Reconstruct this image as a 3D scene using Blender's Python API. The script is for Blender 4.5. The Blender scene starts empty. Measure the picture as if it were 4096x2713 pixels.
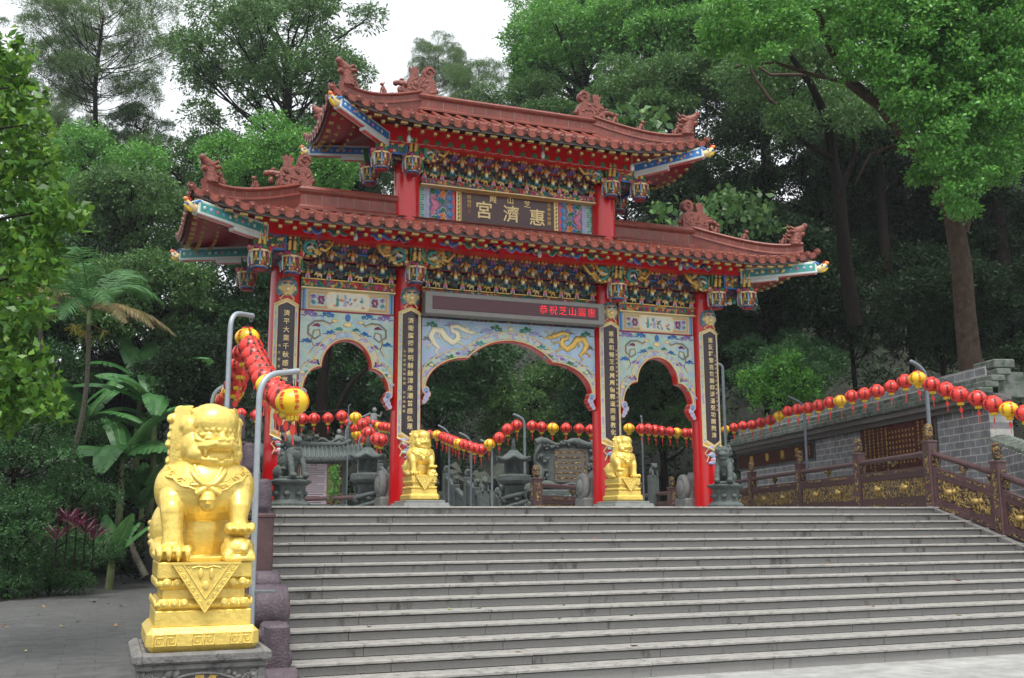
import bpy, math, random
import numpy as np
from mathutils import Vector, Matrix
SC = bpy.context.scene
COL = SC.collection
PI = math.pi
# ---------------------------------------------------------------- camera
F, YAW, PITCH, ROLL = 4200., math.radians(21.0176), math.radians(10.0752), -0.0054534
EYE = Vector((0, 0, 1.77))
FW = Vector((math.sin(YAW)*math.cos(PITCH), math.cos(YAW)*math.cos(PITCH), math.sin(PITCH)))
_r = Vector((math.cos(YAW), -math.sin(YAW), 0)); _u = _r.cross(FW)
RT = math.cos(ROLL)*_r + math.sin(ROLL)*_u
UP = math.cos(ROLL)*_u - math.sin(ROLL)*_r
cam = bpy.data.cameras.new('camera'); cam_o = bpy.data.objects.new('camera', cam); COL.objects.link(cam_o)
cam.sensor_width = 36; cam.lens = 36*F/4096; cam.clip_start = .1; cam.clip_end = 2000
cam_o.matrix_world = Matrix(((RT.x, UP.x, -FW.x, EYE.x), (RT.y, UP.y, -FW.y, EYE.y), (RT.z, UP.z, -FW.z, EYE.z), (0, 0, 0, 1)))
SC.camera = cam_o
# ---------------------------------------------------------------- world, sun, exposure
SUN_EL, SUN_AZ = math.radians(66), math.radians(200)     # high, from behind the camera
w = bpy.data.worlds.new('World'); SC.world = w; w.use_nodes = True
nt = w.node_tree; nt.nodes.clear()
sky = nt.nodes.new('ShaderNodeTexSky'); sky.sky_type = 'NISHITA'; sky.sun_disc = False
sky.sun_elevation = SUN_EL; sky.sun_rotation = SUN_AZ; sky.air_density = 1.0; sky.dust_density = 4.0; sky.ozone_density = 1.0
hs = nt.nodes.new('ShaderNodeHueSaturation'); hs.inputs['Saturation'].default_value = .22; hs.inputs['Value'].default_value = 1.0
mxw = nt.nodes.new('ShaderNodeMixRGB'); mxw.inputs[0].default_value = .72; mxw.inputs[2].default_value = (9.6, 10.0, 10.4, 1)   # the cloud layer
bgn = nt.nodes.new('ShaderNodeBackground'); bgn.inputs['Strength'].default_value = .088
wo = nt.nodes.new('ShaderNodeOutputWorld')
nt.links.new(sky.outputs[0], hs.inputs['Color']); nt.links.new(hs.outputs[0], mxw.inputs[1]); nt.links.new(mxw.outputs[0], bgn.inputs[0]); nt.links.new(bgn.outputs[0], wo.inputs[0])
sl = bpy.data.lights.new('sun', 'SUN'); sl.energy = 2.3; sl.angle = math.radians(24); sl.color = (1, .965, .9)
so = bpy.data.objects.new('sun', sl); COL.objects.link(so)
sd = Vector((math.sin(SUN_AZ)*math.cos(SUN_EL), math.cos(SUN_AZ)*math.cos(SUN_EL), math.sin(SUN_EL)))
so.rotation_euler = sd.to_track_quat('Z', 'Y').to_euler(); so.location = (0, -20, 40)
SC.view_settings.view_transform = 'Standard'; SC.view_settings.look = 'None'; SC.view_settings.exposure = 0.80; SC.view_settings.gamma = 1
SC.cycles.max_bounces = 6; SC.cycles.transparent_max_bounces = 8; SC.cycles.diffuse_bounces = 3; SC.cycles.glossy_bounces = 3

def ray(x, y): return (x-2048)/F*RT - (y-1356.5)/F*UP + FW
def atY(x, y, Y): d = ray(x, y); return EYE + d*(Y/d.y)
def atX(x, y, X): d = ray(x, y); return EYE + d*(X/d.x)
def atD(x, y, D): return EYE + ray(x, y)*D
def atP(x, y, p, dr):            # vertical plane through p with ground direction dr
    d = ray(x, y); n = Vector((dr[1], -dr[0], 0)); p = Vector((p[0], p[1], 0))
    return EYE + d*(n.dot(p-EYE)/n.dot(d))
# ---------------------------------------------------------------- materials
MATS = {}
def rgb(c): return (c[0], c[1], c[2], 1)
def mat(name, col, rough=.6, metal=0., var=.15, scale=6., bump=0., bscale=30., spec=.5, col2=None, stain=None, coat=0.):
    if name in MATS: return MATS[name]
    m = bpy.data.materials.new(name); m.use_nodes = True; n = m.node_tree; p = n.nodes['Principled BSDF']
    p.inputs['Roughness'].default_value = rough; p.inputs['Metallic'].default_value = metal
    p.inputs['Specular IOR Level'].default_value = spec
    if coat: p.inputs['Coat Weight'].default_value = coat; p.inputs['Coat Roughness'].default_value = .12
    tc = n.nodes.new('ShaderNodeTexCoord')
    no = n.nodes.new('ShaderNodeTexNoise'); no.inputs['Scale'].default_value = scale; no.inputs['Detail'].default_value = 6; no.inputs['Roughness'].default_value = .65
    n.links.new(tc.outputs['Object'], no.inputs['Vector'])
    r = n.nodes.new('ShaderNodeValToRGB'); r.color_ramp.elements[0].position = .3; r.color_ramp.elements[1].position = .72
    c2 = col2 or tuple(min(1, c*(1+var)) for c in col)
    r.color_ramp.elements[0].color = rgb([c*(1-var) for c in col]); r.color_ramp.elements[1].color = rgb(c2)
    n.links.new(no.outputs['Fac'], r.inputs[0]); out = r.outputs[0]
    if stain:
        n2 = n.nodes.new('ShaderNodeTexNoise'); n2.inputs['Scale'].default_value = stain[1]; n2.inputs['Detail'].default_value = 8; n2.inputs['Roughness'].default_value = .7
        mp = n.nodes.new('ShaderNodeMapping'); mp.inputs['Scale'].default_value = stain[3] if len(stain) > 3 else (1, 1, 1)
        n.links.new(tc.outputs['Object'], mp.inputs[0]); n.links.new(mp.outputs[0], n2.inputs['Vector'])
        r2 = n.nodes.new('ShaderNodeValToRGB'); r2.color_ramp.elements[0].position = stain[2]; r2.color_ramp.elements[1].position = min(1, stain[2]+.14)
        mx = n.nodes.new('ShaderNodeMixRGB'); mx.inputs[2].default_value = rgb(stain[0])
        n.links.new(n2.outputs['Fac'], r2.inputs[0]); n.links.new(r2.outputs[0], mx.inputs[0]); n.links.new(out, mx.inputs[1]); out = mx.outputs[0]
    n.links.new(out, p.inputs['Base Color'])
    if bump:
        n3 = n.nodes.new('ShaderNodeTexNoise'); n3.inputs['Scale'].default_value = bscale; n3.inputs['Detail'].default_value = 5
        b = n.nodes.new('ShaderNodeBump'); b.inputs['Strength'].default_value = bump; b.inputs['Distance'].default_value = .02
        n.links.new(tc.outputs['Object'], n3.inputs['Vector']); n.links.new(n3.outputs['Fac'], b.inputs['Height']); n.links.new(b.outputs[0], p.inputs['Normal'])
    MATS[name] = m; return m
def ornate(name, cols, scale=14., rough=.5, metal=0., bump=.6, stretch=(1, 1, 1), rand=1.):
    """carved and painted ornament: cells of the palette colours, warped, with relief"""
    if name in MATS: return MATS[name]
    m = bpy.data.materials.new(name); m.use_nodes = True; n = m.node_tree; p = n.nodes['Principled BSDF']
    p.inputs['Roughness'].default_value = rough; p.inputs['Metallic'].default_value = metal
    tc = n.nodes.new('ShaderNodeTexCoord'); mp = n.nodes.new('ShaderNodeMapping'); mp.inputs['Scale'].default_value = stretch
    no = n.nodes.new('ShaderNodeTexNoise'); no.inputs['Scale'].default_value = scale*.6; no.inputs['Detail'].default_value = 2
    ad = n.nodes.new('ShaderNodeMixRGB'); ad.blend_type = 'ADD'; ad.inputs[0].default_value = 1.6/scale
    vo = n.nodes.new('ShaderNodeTexVoronoi'); vo.inputs['Scale'].default_value = scale; vo.inputs['Randomness'].default_value = rand
    sp = n.nodes.new('ShaderNodeSeparateColor'); r = n.nodes.new('ShaderNodeValToRGB'); r.color_ramp.interpolation = 'CONSTANT'
    n.links.new(tc.outputs['Object'], mp.inputs[0]); n.links.new(mp.outputs[0], no.inputs['Vector']); n.links.new(mp.outputs[0], ad.inputs[1]); n.links.new(no.outputs['Color'], ad.inputs[2])
    n.links.new(ad.outputs[0], vo.inputs['Vector']); n.links.new(vo.outputs['Color'], sp.inputs[0]); n.links.new(sp.outputs[0], r.inputs[0])
    el = r.color_ramp.elements
    while len(el) < len(cols): el.new(.5)
    for i, c in enumerate(cols): el[i].position = i/len(cols); el[i].color = rgb(c)
    n.links.new(r.outputs[0], p.inputs['Base Color'])
    b = n.nodes.new('ShaderNodeBump'); b.inputs['Strength'].default_value = bump; b.inputs['Distance'].default_value = .03; b.invert = True
    n.links.new(vo.outputs['Distance'], b.inputs['Height']); n.links.new(b.outputs[0], p.inputs['Normal'])
    MATS[name] = m; return m
def leafmat(name, c1, c2, c3=None, rough=.45, trans=.35, spec=.4):
    if name in MATS: return MATS[name]
    m = bpy.data.materials.new(name); m.use_nodes = True; n = m.node_tree; p = n.nodes['Principled BSDF']; out = n.nodes['Material Output']
    g = n.nodes.new('ShaderNodeNewGeometry'); r = n.nodes.new('ShaderNodeValToRGB')
    el = r.color_ramp.elements; el[0].color = rgb(c1); el[0].position = .1; el[1].color = rgb(c2); el[1].position = .9
    if c3: e = el.new(.97); e.color = rgb(c3)
    n.links.new(g.outputs['Random Per Island'], r.inputs[0]); n.links.new(r.outputs[0], p.inputs['Base Color'])
    p.inputs['Roughness'].default_value = rough; p.inputs['Specular IOR Level'].default_value = spec
    t = n.nodes.new('ShaderNodeBsdfTranslucent'); hsn = n.nodes.new('ShaderNodeHueSaturation'); hsn.inputs['Value'].default_value = 1.5; hsn.inputs['Hue'].default_value = .48
    n.links.new(r.outputs[0], hsn.inputs['Color']); n.links.new(hsn.outputs[0], t.inputs['Color'])
    mx = n.nodes.new('ShaderNodeMixShader'); mx.inputs[0].default_value = trans
    n.links.new(p.outputs[0], mx.inputs[1]); n.links.new(t.outputs[0], mx.inputs[2]); n.links.new(mx.outputs[0], out.inputs['Surface'])
    MATS[name] = m; return m
def emit(name, col, s):
    m = bpy.data.materials.new(name); m.use_nodes = True; p = m.node_tree.nodes['Principled BSDF']
    p.inputs['Base Color'].default_value = rgb([c*.3 for c in col]); p.inputs['Emission Color'].default_value = rgb(col); p.inputs['Emission Strength'].default_value = s
    MATS[name] = m; return m
GOLD = mat('gold_leaf', (.62, .40, .10), .38, .45, .25, 9)
GOLDP = mat('gold_paint', (.79, .585, .14), .40, .50, .12, 5, bump=.3, bscale=24, coat=.2, stain=((.50, .33, .07), 4, .60))
GOLDL = mat('pale_gold', (.72, .56, .27), .45, .3, .12, 9)
RED = mat('red_lacquer', (.56, .003, .007), .30, 0, .08, 2, coat=.5)
REDD = mat('deep_red_paint', (.27, .008, .02), .5, 0, .18, 4)
TILE = mat('red_clay_tile', (.20, .045, .028), .36, 0, .32, 7, bump=.25, bscale=40, spec=.4, coat=.06, stain=((.09, .035, .03), 5, .60))
TILED = mat('red_clay_brick', (.175, .038, .024), .45, 0, .3, 6, bump=.2)
CLAY = mat('terracotta', (.19, .050, .032), .45, 0, .35, 14, bump=.9, bscale=26)
GREY = mat('grey_stone', (.075, .093, .088), .75, 0, .35, 8, bump=.8, bscale=30)
GREYL = mat('pale_grey_stone', (.19, .20, .195), .8, 0, .25, 9, bump=.5)
DKST = mat('weathered_grey_stone', (.15, .145, .14), .8, 0, .3, 6, bump=.6, stain=((.03, .03, .03), 5, .55))
BROWN = mat('brown_purple_paint', (.085, .042, .045), .42, 0, .3, 5, bump=.25, stain=((.20, .17, .16), 9, .64))
BOARD = mat('brown_lacquer_board', (.065, .022, .02), .25, 0, .1, 3)
BLACKB = mat('black_purple_board', (.022, .010, .016), .25, 0, .1, 3)
GALV = mat('grey_pole_steel', (.15, .175, .20), .5, .25, .2, 10)
GALVL = mat('skylit_pole_steel', (.30, .34, .38), .45, .25, .12, 10)  # paler copy of the pole steel, sky light put into its colour
WHITE = mat('white_paint', (.55, .60, .58), .5, 0, .12, 6)
BLUE = mat('blue_paint', (.03, .16, .45), .5, 0, .2, 6)
TEAL = mat('teal_paint', (.05, .28, .26), .5, 0, .25, 6)
GREEN = mat('green_paint', (.03, .20, .08), .5, 0, .25, 6)
PURP = mat('purple_paint', (.24, .13, .42), .5, 0, .2, 6)
PINK = mat('pink_paint', (.60, .16, .26), .5, 0, .3, 8)
ORNG = mat('orange_paint', (.75, .24, .06), .5, 0, .15, 8)
MAGE = mat('magenta_paint', (.22, .03, .10), .5, 0, .3, 8)
MINT = mat('mint_paint', (.32, .50, .43), .55, 0, .12, 5)
SKYB = mat('sky_blue_paint', (.17, .33, .52), .55, 0, .15, 4)
LAV = mat('lavender_paint', (.36, .37, .60), .55, 0, .2, 8)
SKIN = mat('porcelain_pink', (.55, .33, .28), .45, 0, .2, 8)
NAVY = mat('navy_paint', (.012, .02, .07), .5, 0, .3, 6)
GUT = mat('mossy_gutter', (.12, .11, .10), .8, 0, .6, 20)
ORN_G = ornate('gilded_carving', [(.55, .34, .08), (.05, .10, .06), (.62, .42, .12), (.20, .02, .03), (.02, .06, .12), (.5, .3, .07)], 16, .4, .3)
ORN_F = ornate('painted_flower_carving', [(.30, .02, .03), (.03, .16, .08), (.5, .31, .08), (.02, .10, .16), (.35, .05, .16), (.04, .10, .05), (.45, .1, .02)], 15, .5)
ORN_K = ornate('dark_painted_carving', [(.03, .02, .04), (.12, .02, .05), (.02, .05, .09), (.02, .07, .05), (.22, .14, .05), (.05, .02, .06)], 18, .6)
ORN_D = ornate('column_foliage_paint', [(.35, .45, .62), (.55, .62, .66), (.65, .5, .25), (.2, .4, .38), (.45, .35, .6)], 22, .5, bump=.2)
ORN_B = ornate('brown_gold_relief', [(.06, .035, .03), (.33, .22, .07), (.05, .03, .03), (.25, .16, .05), (.04, .03, .03), (.16, .1, .04)], 24, .5, .2, 1.0)
DRGW = mat('pale_gilt', (.72, .66, .46), .45, .1, .1, 9)
GOLDD = mat('old_gilding', (.36, .25, .08), .45, .35, .35, 12)
ORN_P = ornate('scroll_border_paint', [(.32, .45, .55), (.36, .30, .50), (.45, .55, .45), (.55, .50, .35)], 16, .5, bump=.1)
MINTP = ornate('mint_cloud_panel', [(.38, .52, .46), (.42, .56, .50), (.34, .50, .48), (.34, .46, .54), (.46, .52, .46), (.38, .54, .44)], 11, .55, bump=.05)
SKYP = ornate('sky_blue_panel', [(.34, .47, .62), (.38, .50, .66), (.30, .43, .60), (.36, .50, .56), (.42, .44, .62), (.33, .48, .62)], 11, .55, bump=.05)
# ---------------------------------------------------------------- mesh builder
def rotm(a=0, b=0, c=0): return (Matrix.Rotation(c, 4, 'Z') @ Matrix.Rotation(b, 4, 'Y') @ Matrix.Rotation(a, 4, 'X'))
def T(x, y=None, z=None): return Matrix.Translation(Vector((x, y, z)) if y is not None else Vector(x))
class MB:
    def __init__(s): s.v = []; s.f = []; s.m = []; s.mats = []; s.sm = []; s.M = Matrix.Identity(4)
    def mi(s, m):
        if m not in s.mats: s.mats.append(m)
        return s.mats.index(m)
    def add(s, vs, fs, m, smooth=False):
        o = len(s.v); M = s.M; s.v += [tuple(M @ Vector(p)) for p in vs]; k = s.mi(m)
        for f in fs: s.f.append([o+i for i in f]); s.m.append(k); s.sm.append(smooth)
        return s
    def box(s, c, d, m, R=None, taper=1., ty=None):
        hx, hy, hz = d[0]/2, d[1]/2, d[2]/2; ty = taper if ty is None else ty
        vs = [Vector((x*hx*(taper if z > 0 else 1), y*hy*(ty if z > 0 else 1), z*hz)) for z in (-1, 1) for y in (-1, 1) for x in (-1, 1)]
        if R is not None: vs = [R @ p for p in vs]
        c = Vector(c); vs = [p+c for p in vs]
        return s.add(vs, [(0, 2, 3, 1), (4, 5, 7, 6), (0, 1, 5, 4), (2, 6, 7, 3), (0, 4, 6, 2), (1, 3, 7, 5)], m)
    def bbox(s, c, d, m, b=.02):         # bevelled box
        hx, hy, hz = d[0]/2, d[1]/2, d[2]/2; b = min(b, hx*.9, hy*.9, hz*.9)
        lv = [(-hz, 1), (-hz+b, 0), (hz-b, 0), (hz, 1)]; vs = []
        for z, q in lv:
            o = b if q else 0; X, Y = hx-o, hy-o
            e = b if not q else 0
            vs += [(-X+e, -Y, z), (X-e, -Y, z), (X, -Y+e, z), (X, Y-e, z), (X-e, Y, z), (-X+e, Y, z), (-X, Y-e, z), (-X, -Y+e, z)]
        fs = [tuple(range(7, -1, -1)), tuple(range(24, 32))]
        for l in range(3):
            for i in range(8): j = (i+1) % 8; fs.append((l*8+i, l*8+j, l*8+8+j, l*8+8+i))
        c = Vector(c); return s.add([Vector(p)+c for p in vs], fs, m)
    def tube(s, pts, rad, m, n=8, cap=True, flat=1., smooth=True):
        pts = [Vector(p) for p in pts]; N = len(pts)
        if not hasattr(rad, '__len__'): rad = [rad]*N
        vs = []; fs = []; t0 = (pts[1]-pts[0]).normalized()
        a = Vector((0, 0, 1)) if abs(t0.z) < .9 else Vector((1, 0, 0)); u = t0.cross(a).normalized()
        for i in range(N):
            t = (pts[min(i+1, N-1)]-pts[max(i-1, 0)]).normalized(); u = (u-t*u.dot(t)).normalized(); w2 = t.cross(u)
            for k in range(n): q = 2*PI*k/n; vs.append(pts[i]+u*math.cos(q)*rad[i]*flat+w2*math.sin(q)*rad[i])
        for i in range(N-1):
            for k in range(n): j = (k+1) % n; fs.append((i*n+k, i*n+j, i*n+n+j, i*n+n+k))
        s.add(vs, fs, m, smooth)
        if cap:
            s.add(vs[:n], [tuple(range(n-1, -1, -1))], m); s.add(vs[-n:], [tuple(range(n))], m)
        return s
    def cyl(s, p0, p1, r, m, r1=None, n=12): return s.tube([p0, p1], [r, r if r1 is None else r1], m, n)
    def lathe(s, prof, m, c=(0, 0, 0), n=20, R=None, sx=1., sy=1., smooth=True):
        vs = []; fs = []; c = Vector(c)
        for r, z in prof:
            for k in range(n):
                p = Vector((r*math.cos(2*PI*k/n)*sx, r*math.sin(2*PI*k/n)*sy, z)); vs.append((R @ p if R is not None else p)+c)
        L = len(prof)
        for i in range(L-1):
            for k in range(n): j = (k+1) % n; fs.append((i*n+k, i*n+j, i*n+n+j, i*n+n+k))
        s.add(vs, fs, m, smooth)
        if prof[0][0] > 1e-4: s.add(vs[:n], [tuple(range(n-1, -1, -1))], m)
        if prof[-1][0] > 1e-4: s.add(vs[-n:], [tuple(range(n))], m)
        return s
    def ell(s, c, r, m, R=None, n=12, k=8):
        if not hasattr(r, '__len__'): r = (r, r, r)
        vs = []; fs = []; c = Vector(c)
        for i in range(k+1):
            a = PI*i/k
            for j in range(n):
                b = 2*PI*j/n; p = Vector((r[0]*math.sin(a)*math.cos(b), r[1]*math.sin(a)*math.sin(b), -r[2]*math.cos(a))); vs.append((R @ p if R is not None else p)+c)
        for i in range(k):
            for j in range(n): q = (j+1) % n; fs.append((i*n+j, i*n+q, i*n+n+q, i*n+n+j))
        return s.add(vs, fs, m, True)
    def prism(s, poly, y0, y1, m, mside=None, R=None):   # polygon in x,z extruded along y (front = y0)
        n = len(poly); vs = [Vector((x, y0, z)) for x, z in poly]+[Vector((x, y1, z)) for x, z in poly]
        if R is not None: vs = [R @ p for p in vs]
        s.add(vs, [tuple(range(n)), tuple(range(2*n-1, n-1, -1))], m)
        return s.add(vs, [(i, (i+1) % n, n+(i+1) % n, n+i) for i in range(n)], mside or m)
    def strip(s, a, b, m, y0=0, y1=.02, smooth=False):        # band between two x,z polylines, thick along y
        n = len(a); vs = [(x, y0, z) for x, z in a]+[(x, y0, z) for x, z in b]+[(x, y1, z) for x, z in a]+[(x, y1, z) for x, z in b]
        fs = []
        for i in range(n-1): fs += [(i, i+1, n+i+1, n+i), (2*n+i, 3*n+i, 3*n+i+1, 2*n+i+1), (i, 2*n+i, 2*n+i+1, i+1), (n+i, n+i+1, 3*n+i+1, 3*n+i)]
        return s.add(vs, fs, m, smooth)
    def text(s, txt, size, m, M, depth=.004, bold=.0, align='CENTER'):
        cu = bpy.data.curves.new('t', 'FONT'); cu.body = txt; cu.size = size; cu.align_x = align; cu.align_y = 'CENTER'; cu.extrude = depth; cu.offset = bold; cu.resolution_u = 2
        o = bpy.data.objects.new('t', cu); COL.objects.link(o); dg = bpy.context.evaluated_depsgraph_get(); me = o.evaluated_get(dg).to_mesh()
        vs = [M @ p.co for p in me.vertices]; fs = [tuple(p.vertices) for p in me.polygons]
        s.add(vs, fs, m); o.evaluated_get(dg).to_mesh_clear(); bpy.data.objects.remove(o); bpy.data.curves.remove(cu); return s
    def build(s, name, parent=None, loc=(0, 0, 0), rz=0.):
        me = bpy.data.meshes.new(name); me.from_pydata(s.v, [], s.f)
        for m in s.mats: me.materials.append(m)
        me.polygons.foreach_set('material_index', s.m); me.polygons.foreach_set('use_smooth', s.sm); me.update()
        o = bpy.data.objects.new(name, me); COL.objects.link(o); o.location = loc; o.rotation_euler.z = rz
        if parent: o.parent = parent
        return o
TXT = rotm(PI/2)                                  # text standing in the x,z plane, facing -y
def thing(name, label, cat, loc=(0, 0, 0), rz=0., group=None):
    o = bpy.data.objects.new(name, None); COL.objects.link(o); o.location = loc; o.rotation_euler.z = rz; o.empty_display_size = .2
    return tag(o, label, cat, group)
def tag(o, label=None, cat=None, group=None, kind=None):
    if label: o['label'] = label
    if cat: o['category'] = cat
    if group: o['group'] = group
    if kind: o['kind'] = kind
    return o
KIDS = {}
def copy_tree(o, parent=None, top=True):
    c = o.copy(); COL.objects.link(c)
    if parent: c.parent = parent
    for ch in [k for k in o.children]: copy_tree(ch, c, False)
    return c
def remesh(o, vox, smooth=6, disp=None):
    md = o.modifiers.new('r', 'REMESH'); md.mode = 'VOXEL'; md.voxel_size = vox; md.use_smooth_shade = True
    if smooth: m2 = o.modifiers.new('s', 'SMOOTH'); m2.iterations = smooth; m2.factor = .5
    dg = bpy.context.evaluated_depsgraph_get(); me = bpy.data.meshes.new_from_object(o.evaluated_get(dg)); old = o.data
    me.materials.clear()
    for m in old.materials: me.materials.append(m)
    o.modifiers.clear(); o.data = me; me.name = o.name
    me.polygons.foreach_set('use_smooth', [True]*len(me.polygons)); me.polygons.foreach_set('material_index', [0]*len(me.polygons)); return o
def struct(name, mb, label=None): return tag(mb.build(name), label=label, kind='structure')
rnd = random.Random(7)
# ================================================================ ground, terrace, stairs
ZT = 2.1; Y0 = 17.23; TR = .40; RS = .14; XL, XR = 1.95, 15.95
def stepz(Y): return ZT - .35*(Y0-Y) if Y < Y0 else ZT
GROUND = mat('soil', (.010, .009, .006), 1., 0, .5, 1.2, bump=.7, bscale=9, stain=((.02, .045, .012), 2.5, .5))  # near-black tone carries the canopy shade on the hill

def tiled(name, c, c2, mort, sx, sy, rough=.7):
    m = mat(name, c, rough, 0, .25, 3, bump=.3, stain=(c2, 2.2, .5)); n = m.node_tree; p = n.nodes['Principled BSDF']
    src = p.inputs['Base Color'].links[0].from_socket; tc = n.nodes.new('ShaderNodeTexCoord'); br = n.nodes.new('ShaderNodeTexBrick')
    br.inputs['Color1'].default_value = (1, 1, 1, 1); br.inputs['Color2'].default_value = (.86, .86, .86, 1); br.inputs['Mortar'].default_value = (mort, mort, mort, 1)
    br.inputs['Scale'].default_value = 1; br.inputs['Brick Width'].default_value = sx; br.inputs['Row Height'].default_value = sy; br.inputs['Mortar Size'].default_value = .012
    mx = n.nodes.new('ShaderNodeMixRGB'); mx.blend_type = 'MULTIPLY'; mx.inputs[0].default_value = 1
    n.links.new(tc.outputs['Object'], br.inputs['Vector']); n.links.new(src, mx.inputs[1]); n.links.new(br.outputs['Color'], mx.inputs[2]); n.links.new(mx.outputs[0], p.inputs['Base Color'])
    return m
PLAZA = tiled('plaza_paving', (.33, .33, .32), (.25, .25, .24), .72, 1.2, .6)
PATH = tiled('path_paving', (.080, .082, .080), (.052, .054, .052), .6, .9, .45)
TERR = tiled('terrace_paving', (.22, .22, .21), (.15, .15, .15), .6, .6, .6)
g = MB(); N = 60; S0 = 420
xs = np.linspace(-150, 320, N); ys = np.linspace(-60, 330, N)
def hill(x, y):
    """wooded hill closing the view behind the gate, higher to the right"""
    d = y - (50 + .12*(x-8)) if x < 22 else y-(50+.12*14) + (x-22)*1.15
    d = max(d, (x-33) * .9 + (y-14)*.18 if y > -4 else 0)
    h = 0
    if d > 0: h = min(34., d*.46) * min(1, .55+.45*max(0, min(1, (x+8)/40)))
    return h
vs = []; fs = []
for j, y in enumerate(ys):
    for i, x in enumerate(xs): vs.append((x, y, -.035 + hill(x, y)))
for j in range(N-1):
    for i in range(N-1): a = j*N+i; fs.append((a, a+1, a+N+1, a+N))
g.add(vs, fs, GROUND, True); struct('ground', g)
g = MB(); g.add([(1.6, -30, -.031), (40, -30, -.031), (40, 11.8, -.031), (1.6, 11.8, -.031)], [(0, 1, 2, 3)], PLAZA); struct('plaza', g)
pl = [atY(0, 2455, 29.), atY(300, 2395, 33), atY(590, 2318, 42)]
g = MB(); g.add([(-30, -30, -.027), (1.6, -30, -.027), (1.6, 17, -.027), (1.9, 60, -.027), (0.4, 60, -.027)]+[tuple(atD(x, y, (1.8/((y-2155)/F)))) [:2]+(-.027,) for x, y in ((560, 2325), (420, 2352), (200, 2398), (0, 2447), (-500, 2540))], [tuple(range(10))], PATH); struct('path', g)
# terrace behind the stairs
g = MB(); g.add([(1.62, Y0+.36, ZT-.002), (60, Y0+.36, ZT-.002), (60, 49, ZT-.002), (1.62, 49, ZT-.002), (1.62, Y0+.36, -.1), (1.62, 49, -.1)], [(0, 1, 2, 3)], TERR)
g.add([(1.62, Y0+.36, ZT-.002), (1.62, 49, ZT-.002), (1.62, 49, -.1), (1.62, Y0+.36, -.1)], [(0, 1, 2, 3)], DKST); struct('terrace', g)
NOSE = mat('step_nosing', (.28, .272, .255), .7, 0, .18, 7, bump=.25, stain=((.11, .105, .10), 11, .52, (.7, 1, 3)))
RISER = mat('step_riser', (.235, .23, .22), .8, 0, .28, 90, bump=.3, bscale=60, stain=((.045, .042, .038), 2.4, .57, (1.4, 1, .5)))
DARK = mat('dark_joint_and_shadow', (.02, .02, .02), .9)
st = thing('staircase', 'wide flight of fifteen grey granite steps with pale nosings climbing to the gate', 'staircase', (0, 0, 0))
core = MB()
for k in range(15):
    z = ZT-RS*k; y = Y0-TR*k; xr = XR+.12; g = MB(); rr = random.Random(k*13+5)
    x = XL; off = .55 + .8*rr.random(); zb = z-RS if k < 14 else -.034
    while x < xr:               # riser slabs and nosing slabs, each a separate stone
        x1 = min(x+off, xr); off = 1.72 + .03*rr.random(); j = rr.uniform(-.0015, .0015)
        g.bbox(((x+x1)/2, y+.058, (z-.034+zb)/2), (x1-x-.006, .04, z-.034-zb), RISER, .003)
        g.box(((x+x1)/2, y+.036, z-.041), (x1-x-.01, .02, .014), DARK)  # dark strip paints the shadow line under the nosing overhang
        g.M = T(0, 0, j); g.bbox(((x+x1)/2, y+.2, z-.017), (x1-x-.005, .42, .034), NOSE, .006); g.M = Matrix.Identity(4); x = x1
    g.build('step', st)
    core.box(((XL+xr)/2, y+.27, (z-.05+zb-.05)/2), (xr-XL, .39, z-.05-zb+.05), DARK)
core.build('step_bed', st)
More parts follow.
